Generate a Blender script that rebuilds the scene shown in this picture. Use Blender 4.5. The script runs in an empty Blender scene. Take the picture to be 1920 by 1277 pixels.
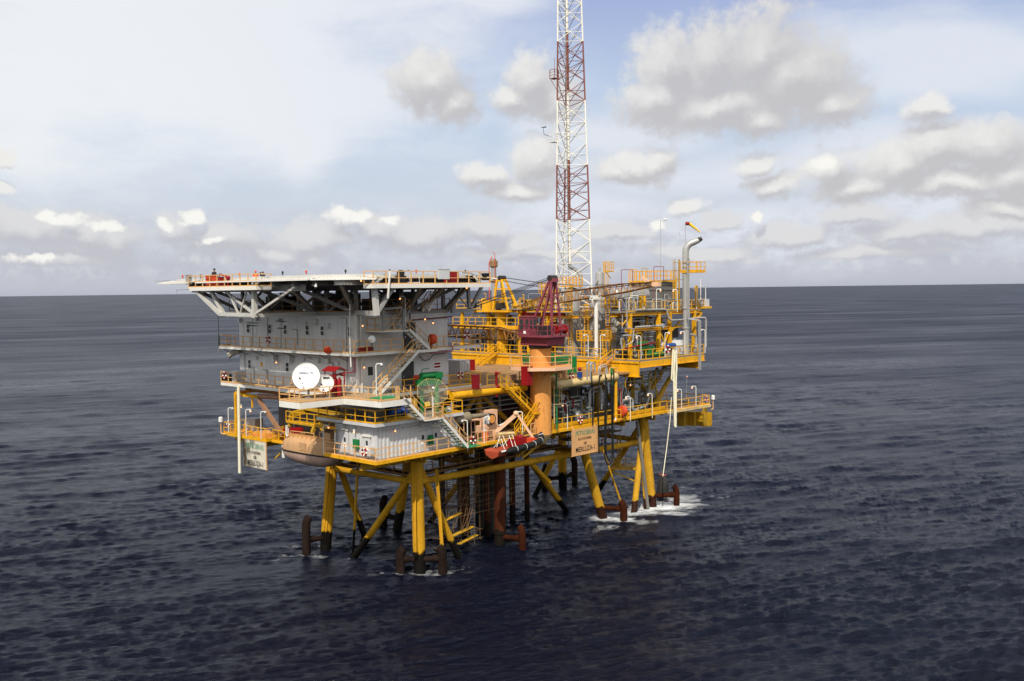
import bpy, bmesh, math, random
import numpy as np
from mathutils import Vector, Matrix
rnd = random.Random(7)
sc = bpy.context.scene
COL = sc.collection
R = math.radians
# ---------------------------------------------------------------- camera (metres; X along the long front of the platform, Y along its left face)
CAM = Vector((-51.73, -64.28, 26.0))
F = 1810.0
HEAD, PITCH, ROLL = R(43.0), R(3.02), math.atan(0.0125)
fw0 = Vector((math.cos(HEAD), math.sin(HEAD), 0)); rt0 = fw0.cross(Vector((0, 0, 1)))
fwd = fw0 * math.cos(PITCH) - Vector((0, 0, 1)) * math.sin(PITCH)
upv = Vector((0, 0, 1)) * math.cos(PITCH) + fw0 * math.sin(PITCH)
ir = rt0 * math.cos(ROLL) - upv * math.sin(ROLL)
iu = upv * math.cos(ROLL) + rt0 * math.sin(ROLL)
cd = bpy.data.cameras.new('camera'); cam = bpy.data.objects.new('camera', cd); COL.objects.link(cam)
cd.sensor_width = 36; cd.lens = 36 * F / 1920; cd.clip_start = 1; cd.clip_end = 120000
m = Matrix.Identity(4)
for i in range(3):
    m[i][0] = ir[i]; m[i][1] = iu[i]; m[i][2] = -fwd[i]; m[i][3] = CAM[i]
cam.matrix_world = m
sc.camera = cam
def ray(px, py): return fwd + ir * ((px - 960) / F) - iu * ((py - 638.5) / F)
def fz(px, py, z): d = ray(px, py); return CAM + d * ((z - CAM.z) / d.z)      # survey points read off the photo onto known planes
def fy(px, py, y): d = ray(px, py); return CAM + d * ((y - CAM.y) / d.y)
def fx(px, py, x): d = ray(px, py); return CAM + d * ((x - CAM.x) / d.x)

# ---------------------------------------------------------------- mesh builder
class MB:
    def __init__(s): s.v = []; s.f = []; s.marks = []
    def add(s, vs, fs):
        s.marks.append((len(s.v), len(s.f))); o = len(s.v); s.v += [tuple(v) for v in vs]; s.f += [tuple(i + o for i in f) for f in fs]; return s
    def box(s, x0, y0, z0, x1, y1, z1):
        x0, x1 = min(x0, x1), max(x0, x1); y0, y1 = min(y0, y1), max(y0, y1); z0, z1 = min(z0, z1), max(z0, z1)
        return s.add([(x0,y0,z0),(x1,y0,z0),(x1,y1,z0),(x0,y1,z0),(x0,y0,z1),(x1,y0,z1),(x1,y1,z1),(x0,y1,z1)],
                     [(0,3,2,1),(4,5,6,7),(0,1,5,4),(1,2,6,5),(2,3,7,6),(3,0,4,7)])
    def beam(s, p, q, w, h, up=(0, 0, 1)):
        p, q = Vector(p), Vector(q); d = (q - p).normalized(); u = Vector(up)
        if abs(d.dot(u)) > .98: u = Vector((1, 0, 0))
        a = d.cross(u).normalized() * (w / 2); b = a.cross(d).normalized() * (h / 2)
        vs = [p-a-b, p+a-b, p+a+b, p-a+b, q-a-b, q+a-b, q+a+b, q-a+b]
        return s.add(vs, [(0,1,2,3),(7,6,5,4),(0,4,5,1),(1,5,6,2),(2,6,7,3),(3,7,4,0)])
    def ibeam(s, p, q, w, h, t=.03, up=(0, 0, 1)):
        p, q = Vector(p), Vector(q); d = (q - p).normalized(); u = Vector(up)
        if abs(d.dot(u)) > .98: u = Vector((1, 0, 0))
        a = d.cross(u).normalized(); b = a.cross(d).normalized()
        s.beam(p + b*(h/2-t/2), q + b*(h/2-t/2), w, t, up); s.beam(p - b*(h/2-t/2), q - b*(h/2-t/2), w, t, up)
        return s.beam(p, q, t, h - 2*t - .002, up)
    def tube(s, p, q, r, r2=None, n=10, caps=True): return s.sweep([p, q], r, n, caps, r2)
    def sweep(s, pts, r, n=8, caps=True, r2=None):
        s.marks.append((len(s.v), len(s.f))); pts = [Vector(p) for p in pts]; N = len(pts); o = len(s.v)
        t0 = (pts[1] - pts[0]).normalized(); u = Vector((0, 0, 1)) if abs(t0.z) < .9 else Vector((1, 0, 0))
        a = t0.cross(u).normalized()
        for i, p in enumerate(pts):
            t = (pts[min(i+1, N-1)] - pts[max(i-1, 0)]).normalized()
            a = (a - t * a.dot(t)).normalized(); b = t.cross(a)
            rr = r[i] if isinstance(r, (list, tuple)) else (r if r2 is None else r + (r2 - r) * i / (N - 1))
            for k in range(n):
                c = 2 * math.pi * k / n
                s.v.append(tuple(p + (a * math.cos(c) + b * math.sin(c)) * rr))
        for i in range(N - 1):
            for k in range(n):
                k2 = (k + 1) % n
                s.f.append((o+i*n+k, o+i*n+k2, o+(i+1)*n+k2, o+(i+1)*n+k))
        if caps:
            s.f.append(tuple(o + k for k in range(n))[::-1]); s.f.append(tuple(o + (N-1)*n + k for k in range(n)))
        return s
    def pipe(s, pts, r, n=8, bend=None):
        pts = [Vector(p) for p in pts]; bend = bend or r * 3; out = [pts[0]]
        for i in range(1, len(pts) - 1):
            a, b, c = pts[i-1], pts[i], pts[i+1]; d1 = (a - b); d2 = (c - b)
            L = min(bend, d1.length * .45, d2.length * .45); e1 = b + d1.normalized() * L; e2 = b + d2.normalized() * L
            for k in range(5):
                t = k / 4; out.append(e1 * (1-t)**2 + b * 2*t*(1-t) + e2 * t*t)
        out.append(pts[-1]); return s.sweep(out, r, n)
    def lathe(s, p, axis, prof, n=20):                       # prof: (distance along axis, radius)
        s.marks.append((len(s.v), len(s.f))); p = Vector(p); ax = Vector(axis).normalized(); u = Vector((0, 0, 1)) if abs(ax.z) < .9 else Vector((1, 0, 0))
        a = ax.cross(u).normalized(); b = ax.cross(a); o = len(s.v); N = len(prof)
        for h, r in prof:
            for k in range(n):
                c = 2 * math.pi * k / n; s.v.append(tuple(p + ax * h + (a * math.cos(c) + b * math.sin(c)) * max(r, 1e-4)))
        for i in range(N - 1):
            for k in range(n):
                k2 = (k + 1) % n; s.f.append((o+i*n+k, o+i*n+k2, o+(i+1)*n+k2, o+(i+1)*n+k))
        s.f.append(tuple(o + k for k in range(n))[::-1]); s.f.append(tuple(o + (N-1)*n + k for k in range(n)))
        return s
    def vessel(s, p, q, r, n=24):                            # cylinder with domed ends
        p, q = Vector(p), Vector(q); L = (q - p).length
        pr = [(r*.45*(1-math.cos(t)), r*math.sin(t)) for t in [k*math.pi/12 for k in range(0, 7)]]
        pr2 = [(L-h, rr) for h, rr in pr[::-1]]
        return s.lathe(p, q - p, pr + pr2, n)
    def prism(s, poly, z0, z1):
        n = len(poly); ar = sum(poly[i][0]*poly[(i+1)%n][1]-poly[(i+1)%n][0]*poly[i][1] for i in range(n))
        if ar < 0: poly = poly[::-1]
        vs = [(x, y, z0) for x, y in poly] + [(x, y, z1) for x, y in poly]
        return s.add(vs, [tuple(range(n))[::-1], tuple(range(n, 2*n))] + [(i, (i+1)%n, n+(i+1)%n, n+i) for i in range(n)])
    def extr(s, poly3, vec):
        n = len(poly3); vec = Vector(vec); vs = [Vector(p) for p in poly3]; vs += [p + vec for p in vs[:n]]
        return s.add(vs, [tuple(range(n))[::-1], tuple(range(n, 2*n))] + [(i, (i+1)%n, n+(i+1)%n, n+i) for i in range(n)])
    def ball(s, c, r, n=10, sz=1.0):
        c = Vector(c); return s.lathe(c - Vector((0,0,r*sz)), (0,0,1), [(r*sz*(1-math.cos(math.pi*k/n)), r*math.sin(math.pi*k/n)) for k in range(n+1)], n+4)
    def torus(s, c, axis, R0, r, n=20, m_=8, a0=0, a1=2*math.pi):
        c = Vector(c); ax = Vector(axis).normalized(); u = Vector((0,0,1)) if abs(ax.z) < .9 else Vector((1,0,0))
        a = ax.cross(u).normalized(); b = ax.cross(a); full = abs(a1-a0-2*math.pi) < 1e-4
        pts = [c + (a*math.cos(a0+(a1-a0)*k/n) + b*math.sin(a0+(a1-a0)*k/n))*R0 for k in range(n+1)]
        return s.sweep(pts, r, m_, caps=not full)
    def truss(s, A, B, r, rb, n, pattern='w'):               # lattice between two parallel chords (lists of points) 
        A0, A1 = Vector(A[0]), Vector(A[1]); B0, B1 = Vector(B[0]), Vector(B[1])
        s.tube(A0, A1, r, n=6); s.tube(B0, B1, r, n=6)
        for i in range(n):
            a = A0.lerp(A1, i/n); a2 = A0.lerp(A1, (i+1)/n); b = B0.lerp(B1, i/n); b2 = B0.lerp(B1, (i+1)/n)
            if pattern == 'w': s.tube(a, B0.lerp(B1, (i+.5)/n), rb, n=5); s.tube(B0.lerp(B1, (i+.5)/n), a2, rb, n=5)
            elif pattern == 'x': s.tube(a, b2, rb, n=5); s.tube(b, a2, rb, n=5); s.tube(a, b, rb, n=5)
            else: s.tube(a, b2 if i % 2 else b2, rb, n=5); s.tube(a, b, rb, n=5)
        return s
    def rail(s, pts, h=1.1, step=1.45, r=.036, mids=(.5,), toe=.12, closed=False):
        pts = [Vector(p) for p in pts]; 
        if closed: pts = pts + [pts[0]]
        for si, (a, b) in enumerate(zip(pts[:-1], pts[1:])):
            L = (b - a).length; n = max(1, round(L / step)); dz = Vector((0, 0, .003*(si % 2)))
            up = Vector((0, 0, h)); s.beam(a + up + dz, b + up + dz, 2*r, 2*r)
            for mi in mids: s.beam(a + up*mi + dz, b + up*mi + dz, 1.5*r, 1.5*r)
            if toe: s.beam(a + Vector((0,0,toe/2+.01)), b + Vector((0,0,toe/2+.01)), .015, toe)
            for k in range(1 if si else 0, n if closed and si == len(pts)-2 else n + 1):
                p = a.lerp(b, k/n); s.beam(p - Vector((0,0,.05)), p + up - Vector((0,0,r*.3)), 2.1*r, 2.1*r, (b-a))
        return s
    def cage_ladder(s, p, h, out, w=.5, cage=True):            # vertical ladder at p, out = unit vector away from the wall
        p = Vector(p); o = Vector(out).normalized(); a = o.cross(Vector((0,0,1))).normalized()*(w/2)
        s.beam(p+a, p+a+Vector((0,0,h)), .07, .07); s.beam(p-a, p-a+Vector((0,0,h)), .07, .07)
        for k in range(1, int(h/.33)): z = Vector((0,0,k*.33)); s.beam(p+a+z, p-a+z, .04, .04)
        if cage:
            z = 2.0
            while z < h:
                s.sweep([p+a+Vector((0,0,z))] + [p + o*.75*math.sin(t) + a*1.4*math.cos(t) + Vector((0,0,z)) for t in [k*math.pi/6 for k in range(1,6)]] + [p-a+Vector((0,0,z))], .025, 4); z += .9
            if h > 2.5:
                for t in (.25, .5, .75): q = p + o*.75*math.sin(t*math.pi) + a*1.4*math.cos(t*math.pi); s.beam(q+Vector((0,0,2)), q+Vector((0,0,h)), .04, .04)
        return s
    def build(s, name, mat, parent=None, smooth=35):
        me = bpy.data.meshes.new(name); o = bpy.data.objects.new(name, me); COL.objects.link(o)
        off = ROOT.get(parent.name, Vector()) if parent else Vector()
        me.from_pydata([(x-off.x, y-off.y, z-off.z) for x, y, z in s.v], [], s.f)
        if not s.f: print('EMPTY MESH', name)
        me.materials.append(mat)
        if smooth:
            me.polygons.foreach_set('use_smooth', [True]*len(me.polygons))
            try: me.set_sharp_from_angle(angle=R(smooth))
            except Exception: pass
        me.update()
        if parent: o.parent = parent; ROOT[o.name] = off
        else: ROOT[o.name] = Vector()
        return o
    def each(s, name, mat, parent=None, smooth=35, n=1):     # every primitive becomes a part of its own (n primitives per part)
        mk = s.marks[::n] + [(len(s.v), len(s.f))]; out = []
        for (a, fa), (b, fb) in zip(mk[:-1], mk[1:]):
            q = MB(); q.v = s.v[a:b]; q.f = [tuple(i-a for i in f) for f in s.f[fa:fb]]; out.append(q.build(name, mat, parent, smooth))
        return out
ROOT = {}
def tag(o, label=None, cat=None, group=None, kind=None):
    if label: o['label'] = label
    if cat: o['category'] = cat
    if group: o['group'] = group
    if kind: o['kind'] = kind
    return o
def thing(name, label, cat, loc=(0,0,0), group=None):
    o = bpy.data.objects.new(name, None); o.empty_display_size = .3; COL.objects.link(o); o.location = loc
    ROOT[o.name] = Vector(loc); return tag(o, label, cat, group)
def copy_thing(root, loc, rotz=None, label=None, group=None, scale=None):
    def cp(o, par):
        c = o.copy(); COL.objects.link(c); c.parent = par
        for ch in list(o.children): cp(ch, c)
        return c
    c = cp(root, None); c.location = loc
    if rotz is not None: c.rotation_euler.z = rotz
    if scale: c.scale = (scale,)*3
    if label: c['label'] = label
    if group: c['group'] = group
    return c
def one(mb, name, mat, label, cat, group=None, smooth=35):
    return tag(mb.build(name, mat, None, smooth), label, cat, group)

# ---------------------------------------------------------------- materials
def nd(nt, t, **kw):
    n = nt.nodes.new(t)
    for k, v in kw.items(): setattr(n, k, v)
    return n
def paint(name, col, rough=.45, metal=0.0, var=.18, rust=0.0, rustcol=(.10,.035,.012), scale=1.0, streak=True, bump=0.0, spec=.2):
    M = bpy.data.materials.new(name); M.use_nodes = True; nt = M.node_tree; b = nt.nodes['Principled BSDF']
    L = nt.links.new
    g = nd(nt, 'ShaderNodeNewGeometry'); mp = nd(nt, 'ShaderNodeMapping'); L(g.outputs['Position'], mp.inputs[0])
    mp.inputs['Scale'].default_value = (scale, scale, scale*.35 if streak else scale)
    n1 = nd(nt, 'ShaderNodeTexNoise'); n1.inputs['Scale'].default_value = .9; n1.inputs['Detail'].default_value = 6; n1.inputs['Roughness'].default_value = .65; L(mp.outputs[0], n1.inputs[0])
    n2 = nd(nt, 'ShaderNodeTexNoise'); n2.inputs['Scale'].default_value = 7; n2.inputs['Detail'].default_value = 4; L(mp.outputs[0], n2.inputs[0])
    add = nd(nt, 'ShaderNodeMath', operation='MULTIPLY_ADD'); add.inputs[1].default_value = .35; L(n2.outputs[0], add.inputs[0]); L(n1.outputs[0], add.inputs[2])
    r = nd(nt, 'ShaderNodeMapRange'); r.inputs[1].default_value = .35; r.inputs[2].default_value = 1.0; r.inputs[3].default_value = 1 - var*1.6; r.inputs[4].default_value = 1 + var*.5; L(add.outputs[0], r.inputs[0])
    mul = nd(nt, 'ShaderNodeMixRGB', blend_type='MULTIPLY'); mul.inputs[0].default_value = 1; mul.inputs[1].default_value = (*col, 1); L(r.outputs[0], mul.inputs[2])
    out = mul.outputs[0]
    if rust > 0:
        n3 = nd(nt, 'ShaderNodeTexNoise'); n3.inputs['Scale'].default_value = 1.7; n3.inputs['Detail'].default_value = 8; n3.inputs['Roughness'].default_value = .72; L(mp.outputs[0], n3.inputs[0])
        rr = nd(nt, 'ShaderNodeMapRange'); rr.inputs[1].default_value = .70 - rust*.35; rr.inputs[2].default_value = .78 - rust*.25; L(n3.outputs[0], rr.inputs[0])
        mx = nd(nt, 'ShaderNodeMixRGB'); mx.inputs[2].default_value = (*rustcol, 1); L(rr.outputs[0], mx.inputs[0]); L(out, mx.inputs[1]); out = mx.outputs[0]
    L(out, b.inputs['Base Color']); b.inputs['Metallic'].default_value = metal
    rg = nd(nt, 'ShaderNodeMapRange'); rg.inputs[3].default_value = rough*.75; rg.inputs[4].default_value = min(1, rough*1.3); L(n1.outputs[0], rg.inputs[0]); L(rg.outputs[0], b.inputs['Roughness'])
    b.inputs['Specular IOR Level'].default_value = spec
    if bump:
        bp = nd(nt, 'ShaderNodeBump'); bp.inputs['Strength'].default_value = bump; bp.inputs['Distance'].default_value = .02; L(n2.outputs[0], bp.inputs['Height']); L(bp.outputs[0], b.inputs['Normal'])
    return M
def emit(name, col, s):
    M = bpy.data.materials.new(name); M.use_nodes = True; b = M.node_tree.nodes['Principled BSDF']
    M.cycles.emission_sampling = 'NONE'; b.inputs['Base Color'].default_value = (*col, 1); b.inputs['Emission Color'].default_value = (*col, 1); b.inputs['Emission Strength'].default_value = s; return M
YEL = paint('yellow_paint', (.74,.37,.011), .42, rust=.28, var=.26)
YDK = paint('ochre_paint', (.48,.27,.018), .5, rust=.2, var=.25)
CREAM = paint('cream_weathered_paint', (.60,.44,.20), .5, rust=.25, var=.25)
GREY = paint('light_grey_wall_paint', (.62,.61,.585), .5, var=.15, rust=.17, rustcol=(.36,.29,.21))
GREY2 = paint('pale_grey_cabin_paint', (.52,.52,.515), .5, var=.10, rust=.06, rustcol=(.25,.2,.16))
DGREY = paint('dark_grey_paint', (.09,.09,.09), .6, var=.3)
WHITE = paint('white_steel_paint', (.68,.66,.60), .45, var=.12, rust=.14, rustcol=(.30,.18,.10))
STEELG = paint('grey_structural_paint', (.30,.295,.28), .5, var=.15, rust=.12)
TAN = paint('tan_railing_paint', (.66,.38,.15), .5, var=.15, rust=.15)
ORTAN = paint('orange_tan_paint', (.70,.305,.075), .55, var=.24, rust=.24, rustcol=(.30,.10,.03))
PEACH = paint('peach_paint', (.70,.43,.27), .5, var=.15, rust=.12)
MAROON = paint('maroon_paint', (.24,.055,.075), .45, var=.22, rust=.05)
BROWN = paint('boom_brown_paint', (.36,.17,.05), .55, var=.25, rust=.15)
RED = paint('red_paint', (.25,.008,.011), .35, var=.15)
ORANGE = paint('orange_red_cover', (.60,.07,.025), .55, var=.2)
GREEN = paint('green_paint', (.011,.17,.045), .4, var=.2, rust=.05)
DGREEN = paint('dark_green_paint', (.02,.16,.05), .45, var=.2)
BLUE = paint('blue_paint', (.015,.06,.24), .45, var=.2)
STEEL = paint('brushed_steel', (.42,.415,.395), .38, metal=.35, var=.18)
ALU = paint('aluminium_cladding', (.36,.355,.34), .36, metal=.35, var=.10)
PIPEG = paint('grey_pipe_paint', (.34,.35,.35), .45, metal=.2, var=.18, rust=.06)
DARKST = paint('oily_dark_steel', (.035,.032,.03), .5, var=.4)
RUST = paint('rusty_pipe', (.09,.022,.009), .8, var=.45, rust=.35, rustcol=(.035,.016,.01), bump=.5)
RUSTB = paint('fouled_bumper', (.022,.013,.010), .85, var=.5, rust=.3, rustcol=(.05,.018,.01), bump=.5, spec=.05)
RUBBER = paint('black_rubber', (.012,.012,.011), .6, var=.3)
TARP = paint('brown_deck_plate', (.33,.19,.09), .75, var=.35, rust=.22, rustcol=(.16,.10,.06), streak=False)
GRATE = paint('grey_deck_plate', (.22,.20,.17), .75, var=.3, rust=.2, streak=False)
GRDECK = paint('green_deck_paint', (.03,.24,.09), .6, var=.25, streak=False)
HULLT = paint('tan_boat_canopy', (.50,.29,.14), .6, var=.24, rust=.22, rustcol=(.35,.18,.08))
HULLB = paint('faded_pink_hull', (.46,.31,.24), .6, var=.22, rust=.2, rustcol=(.28,.17,.12))
DISHW = paint('white_dish_paint', (.86,.86,.83), .4, var=.03)
DISHG = paint('pale_grey_dish_paint', (.62,.62,.60), .45, var=.06)
ROPE = paint('pale_rope', (.72,.68,.50), .8, var=.12)
GLASS = paint('dark_window_glass', (.045,.05,.052), .12, var=.25)
PERSO = paint('orange_coverall', (.85,.12,.02), .7, var=.1)
PERSD = paint('dark_coverall', (.03,.028,.03), .7, var=.2)
SKIN = paint('skin', (.30,.15,.09), .55, var=.08)
TOWW = paint('white_tower_paint', (.72,.70,.62), .45, var=.12, rust=.10, rustcol=(.40,.22,.12))
TOWR = paint('faded_red_tower_paint', (.22,.075,.055), .5, var=.2, rust=.1)
LIT = emit('lit_lamp', (1, .36, .12), 3.0)
TXTK = paint('black_lettering', (.02,.02,.02), .6, var=.1)
TXTG = paint('faded_green_lettering', (.07,.25,.15), .6, var=.3)
TXTL = paint('grey_blue_lettering', (.20,.22,.34), .6, var=.2)
YSOCK = paint('yellow_fabric', (.85,.52,.03), .8, var=.08)
MESH_ = None
def text(name, s, size, loc, xdir, mat, parent, bold=0.0, ydir=(0,0,1), sx=1.0):
    cu = bpy.data.curves.new(name, 'FONT'); cu.body = s; cu.size = size; cu.align_x = 'CENTER'; cu.align_y = 'CENTER'; cu.extrude = .004; cu.offset = bold
    o = bpy.data.objects.new(name, cu); COL.objects.link(o)
    dg = bpy.context.evaluated_depsgraph_get(); me = bpy.data.meshes.new_from_object(o.evaluated_get(dg)); bpy.data.objects.remove(o); 
    x = Vector(xdir).normalized(); y = Vector(ydir); z = x.cross(y)
    off = ROOT.get(parent.name, Vector()); L0 = Vector(loc)
    for v in me.vertices: v.co = L0 + x*v.co.x*sx + y*v.co.y + z*v.co.z - off
    me.name = name; me.materials.clear(); me.materials.append(mat)
    o = bpy.data.objects.new(name, me); COL.objects.link(o); o.parent = parent; ROOT[o.name] = off
    return o
# ---------------------------------------------------------------- sun, sky, sea
SUN_AZ = R(215.0); SUN_EL = R(49)       # azimuth of the sun from +X: behind the camera
sd = Vector((math.cos(SUN_AZ)*math.cos(SUN_EL), math.sin(SUN_AZ)*math.cos(SUN_EL), math.sin(SUN_EL)))
ld = bpy.data.lights.new('sun', 'SUN'); ld.energy = 5.0; ld.angle = R(.6); ld.color = (1, .93, .82)
lo = bpy.data.objects.new('sun', ld); COL.objects.link(lo); lo.location = (-40, -60, 90); lo.rotation_euler = (-sd).to_track_quat('-Z', 'Y').to_euler()
W = bpy.data.worlds.new('World'); sc.world = W; W.use_nodes = True; nt = W.node_tree; L = nt.links.new
bg = nt.nodes['Background']; bg.inputs['Strength'].default_value = .1
sky = nd(nt, 'ShaderNodeTexSky', sky_type='NISHITA'); sky.sun_disc = False; sky.sun_elevation = SUN_EL; sky.sun_rotation = math.atan2(sd.x, sd.y); sky.air_density = 1.0; sky.dust_density = 1.6; sky.ozone_density = 1.5
tc = nd(nt, 'ShaderNodeTexCoord'); DIR = tc.outputs['Generated']
def math_(op, a, b=None, c=None, clamp=False):
    n = nd(nt, 'ShaderNodeMath', operation=op); n.use_clamp = clamp
    for i, x in enumerate((a, b, c)):
        if x is None: continue
        if isinstance(x, (int, float)): n.inputs[i].default_value = x
        else: L(x, n.inputs[i])
    return n.outputs[0]
def vmath(op, a, b=None, c=None):
    n = nd(nt, 'ShaderNodeVectorMath', operation=op)
    for i, x in enumerate((a, b, c)):
        if x is None: continue
        if isinstance(x, (tuple, list)): n.inputs[i].default_value = x
        else: L(x, n.inputs[i])
    return n.outputs['Value' if op in ('LENGTH', 'DOT_PRODUCT') else 'Vector']
def smooth(x, a, b, lo_=0.0, hi=1.0):
    n = nd(nt, 'ShaderNodeMapRange', interpolation_type='SMOOTHSTEP'); L(x, n.inputs[0])
    for i, v in enumerate((a, b, lo_, hi)): n.inputs[i+1].default_value = v
    return n.outputs[0]
def mix(f, a, b, bt='MIX'):
    n = nd(nt, 'ShaderNodeMixRGB', blend_type=bt)
    for i, x in enumerate((f, a, b)):
        if isinstance(x, (int, float)): n.inputs[i].default_value = x
        elif isinstance(x, tuple): n.inputs[i].default_value = (*x, 1)
        else: L(x, n.inputs[i])
    return n.outputs[0]
def noise(vec, scale, detail=8, rough=.55, color=False):
    n = nd(nt, 'ShaderNodeTexNoise'); n.inputs['Scale'].default_value = scale; n.inputs['Detail'].default_value = detail; n.inputs['Roughness'].default_value = rough; L(vec, n.inputs[0])
    return n.outputs['Color' if color else 0]
D_ = vmath('NORMALIZE', DIR)
along = vmath('DOT_PRODUCT', D_, tuple(fw0)); right = vmath('DOT_PRODUCT', D_, tuple(rt0)); sp = nd(nt, 'ShaderNodeSeparateXYZ'); L(D_, sp.inputs[0]); zz = sp.outputs[2]
AZ = math_('MULTIPLY', math_('ARCTAN2', right, along), 57.2958)           # compass bearing in degrees, 0 = north-east of the platform
EL = math_('MULTIPLY', math_('ARCSINE', zz), 57.2958)
cmb = nd(nt, 'ShaderNodeCombineXYZ'); L(AZ, cmb.inputs[0]); L(EL, cmb.inputs[1]); AE = cmb.outputs[0]
def azel(px, py):
    d = ray(px, py).normalized(); return math.degrees(math.atan2(d.dot(rt0), d.dot(fw0))), math.degrees(math.asin(d.z))
DEG = .0312
w1 = vmath('SUBTRACT', noise(AE, .22, 5, .62, True), (.5, .5, .5)); w2 = vmath('SUBTRACT', noise(AE, .07, 2, .5, True), (.5,.5,.5))
AEW = vmath('ADD', vmath('ADD', AE, vmath('MULTIPLY', w1, (3.2, 2.4, 0))), vmath('MULTIPLY', w2, (2.0, 1.2, 0)))
def blobs(vec, lst):
    cur = None
    for px, py, rx, ry in lst:
        a, e = azel(px, py); rx *= DEG*1.25; ry *= DEG*1.3
        ln = vmath('LENGTH', vmath('MULTIPLY_ADD', vec, (1/rx, 1/ry, 0), (-a/rx, -e/ry, 0)))
        cur = ln if cur is None else math_('SMOOTH_MIN', cur, ln, .35)
    return cur
CUM = [(1250,130,60,70),(1230,180,70,45),(1330,125,95,85),(1425,105,95,90),(1490,150,95,75),(1555,195,55,40),(1340,205,150,40),(1430,232,70,30),
 (805,150,70,55),(845,195,45,40),(1000,150,55,50),(960,190,45,30),(1040,185,60,45),
 (1190,308,80,34),(1150,322,50,24),(1235,300,38,32),
 (900,325,55,24),(965,358,75,24),(1005,300,45,45),
 (1555,318,48,34),(1600,352,75,30),(1680,308,75,45),(1760,280,85,48),(1845,275,70,50),(1890,330,70,42),(1790,345,110,26),
 (1735,200,45,22),(1450,350,55,22),(1415,312,50,22),(1280,385,34,16),(1890,385,60,22),
 (10,300,24,13),(8,355,24,10)]
BRI = [(85,402,20,9),(125,410,32,10),(205,424,26,10),(366,401,20,13),(312,418,18,10),(650,403,40,13),(735,412,18,8),(1222,418,16,9),(1417,410,11,9),(1550,308,30,18),(62,485,26,8),(400,455,25,8)]
LOW = [(60,430,95,36),(165,438,70,34),(120,408,40,14),(215,450,50,30),(335,425,42,28),(366,402,22,15),(430,448,80,34),(650,405,42,14),(590,445,80,32),(715,428,50,26),(800,440,75,28),(900,428,50,22),(960,455,60,20),
 (1225,418,18,10),(1417,410,13,10),(1150,440,60,18),(1350,410,40,14),(1480,440,80,20),(1610,408,70,18),(1700,440,90,20),(1840,430,80,26),(520,470,70,14),(120,485,120,14),(1000,470,150,12),(1300,470,120,14),(1650,475,160,13)]
sky_c = vmath('SCALE', sky.outputs[0]); nt.nodes[-1].inputs['Scale'].default_value = 1.0
def S(*c):                                                     # radiance as sky units (strength 0.1)
    return tuple(((v/255/12.92) if v/255 < .04045 else ((v/255+.055)/1.055)**2.4)*10 for v in c)
# clear air: pale near the sea, lavender blue higher, deep blue overhead
g1 = smooth(EL, 0.0, 5.0); g2 = smooth(EL, 4.0, 11.0); g3 = smooth(EL, 10.0, 18.0)
air = mix(g1, S(191,194,204), S(205,214,226)); air = mix(g2, air, S(190,208,232)); air = mix(g3, air, S(160,176,218))
air = mix(smooth(EL, 19.0, 38.0), air, vmath('MULTIPLY', sky.outputs[0], (.62,.62,.66)))
# high thin veil
veilN = noise(vmath('MULTIPLY', AEW, (.5, 1.5, 1)), .16, 5, .6)
VE = [(330,60,520,190),(80,150,300,150),(600,190,190,110),(640,270,60,60),(860,20,150,30),(1800,100,240,70),(1700,160,160,40),(1600,420,600,60),(1500,300,500,40),(1050,420,200,60),(1120,245,180,35)]
vd = blobs(vmath('ADD', AE, vmath('MULTIPLY', w2, (14, 6, 0))), VE)
vdm = math_('SUBTRACT', 1.25, vd); veil = smooth(math_('ADD', vdm, math_('MULTIPLY', math_('SUBTRACT', veilN, .5), 1.7)), -.1, .95)
ve_far = math_('MULTIPLY', smooth(veilN, .38, .68), smooth(EL, 20.0, 30.0, 0, .45)); veil = math_('MAXIMUM', veil, ve_far)
colr = mix(math_('MULTIPLY', veil, .93), air, mix(smooth(AZ, -25.0, 10.0), S(240,243,246), S(225,230,240)))
# low stratus bank over the horizon
bankN = noise(vmath('MULTIPLY', AEW, (.35, 1.6, 1)), .5, 5, .6)
bank = math_('MULTIPLY', smooth(bankN, .36, .62), math_('MULTIPLY', smooth(EL, 5.6, 2.4), smooth(EL, .2, 1.6)))
colr = mix(math_('MULTIPLY', bank, .75), colr, mix(smooth(noise(AE, .9, 4, .6), .40, .66), S(191,193,203), S(218,219,223)))
def clouds(colr, lst, soft, amp, dark, lite, wvec=AEW):
    d = blobs(wvec, lst); du = blobs(vmath('ADD', wvec, (-.35, .8, 0)), lst)
    fine = noise(AE, 1.0, 9, .62)
    den = math_('ADD', math_('SUBTRACT', 1.1, d), math_('MULTIPLY', math_('SUBTRACT', fine, .5), amp))
    mask = smooth(den, 0.0, soft)
    top = math_('SUBTRACT', du, d)
    sh = math_('ADD', math_('MULTIPLY', top, 1.25), math_('MULTIPLY', math_('SUBTRACT', fine, .5), .6))
    return mix(math_('MULTIPLY', mask, .94), colr, mix(smooth(sh, -.25, .75), dark, lite))
colr = clouds(colr, LOW, .6, 1.1, S(194,195,203), S(222,222,223))
colr = clouds(colr, CUM, .62, 1.1, S(196,195,198), S(238,237,234))
colr = clouds(colr, BRI, .7, 1.9, S(226,226,226), S(250,249,244))
colr = mix(smooth(EL, -.2, .5), S(182,186,200), colr)
# away from the photographed part of the sky: scattered cloud over blue
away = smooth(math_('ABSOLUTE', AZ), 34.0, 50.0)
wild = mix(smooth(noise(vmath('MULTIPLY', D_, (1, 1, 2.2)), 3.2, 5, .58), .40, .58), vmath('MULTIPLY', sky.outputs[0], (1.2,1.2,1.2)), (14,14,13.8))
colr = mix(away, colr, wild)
L(colr, bg.inputs[0])

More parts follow.
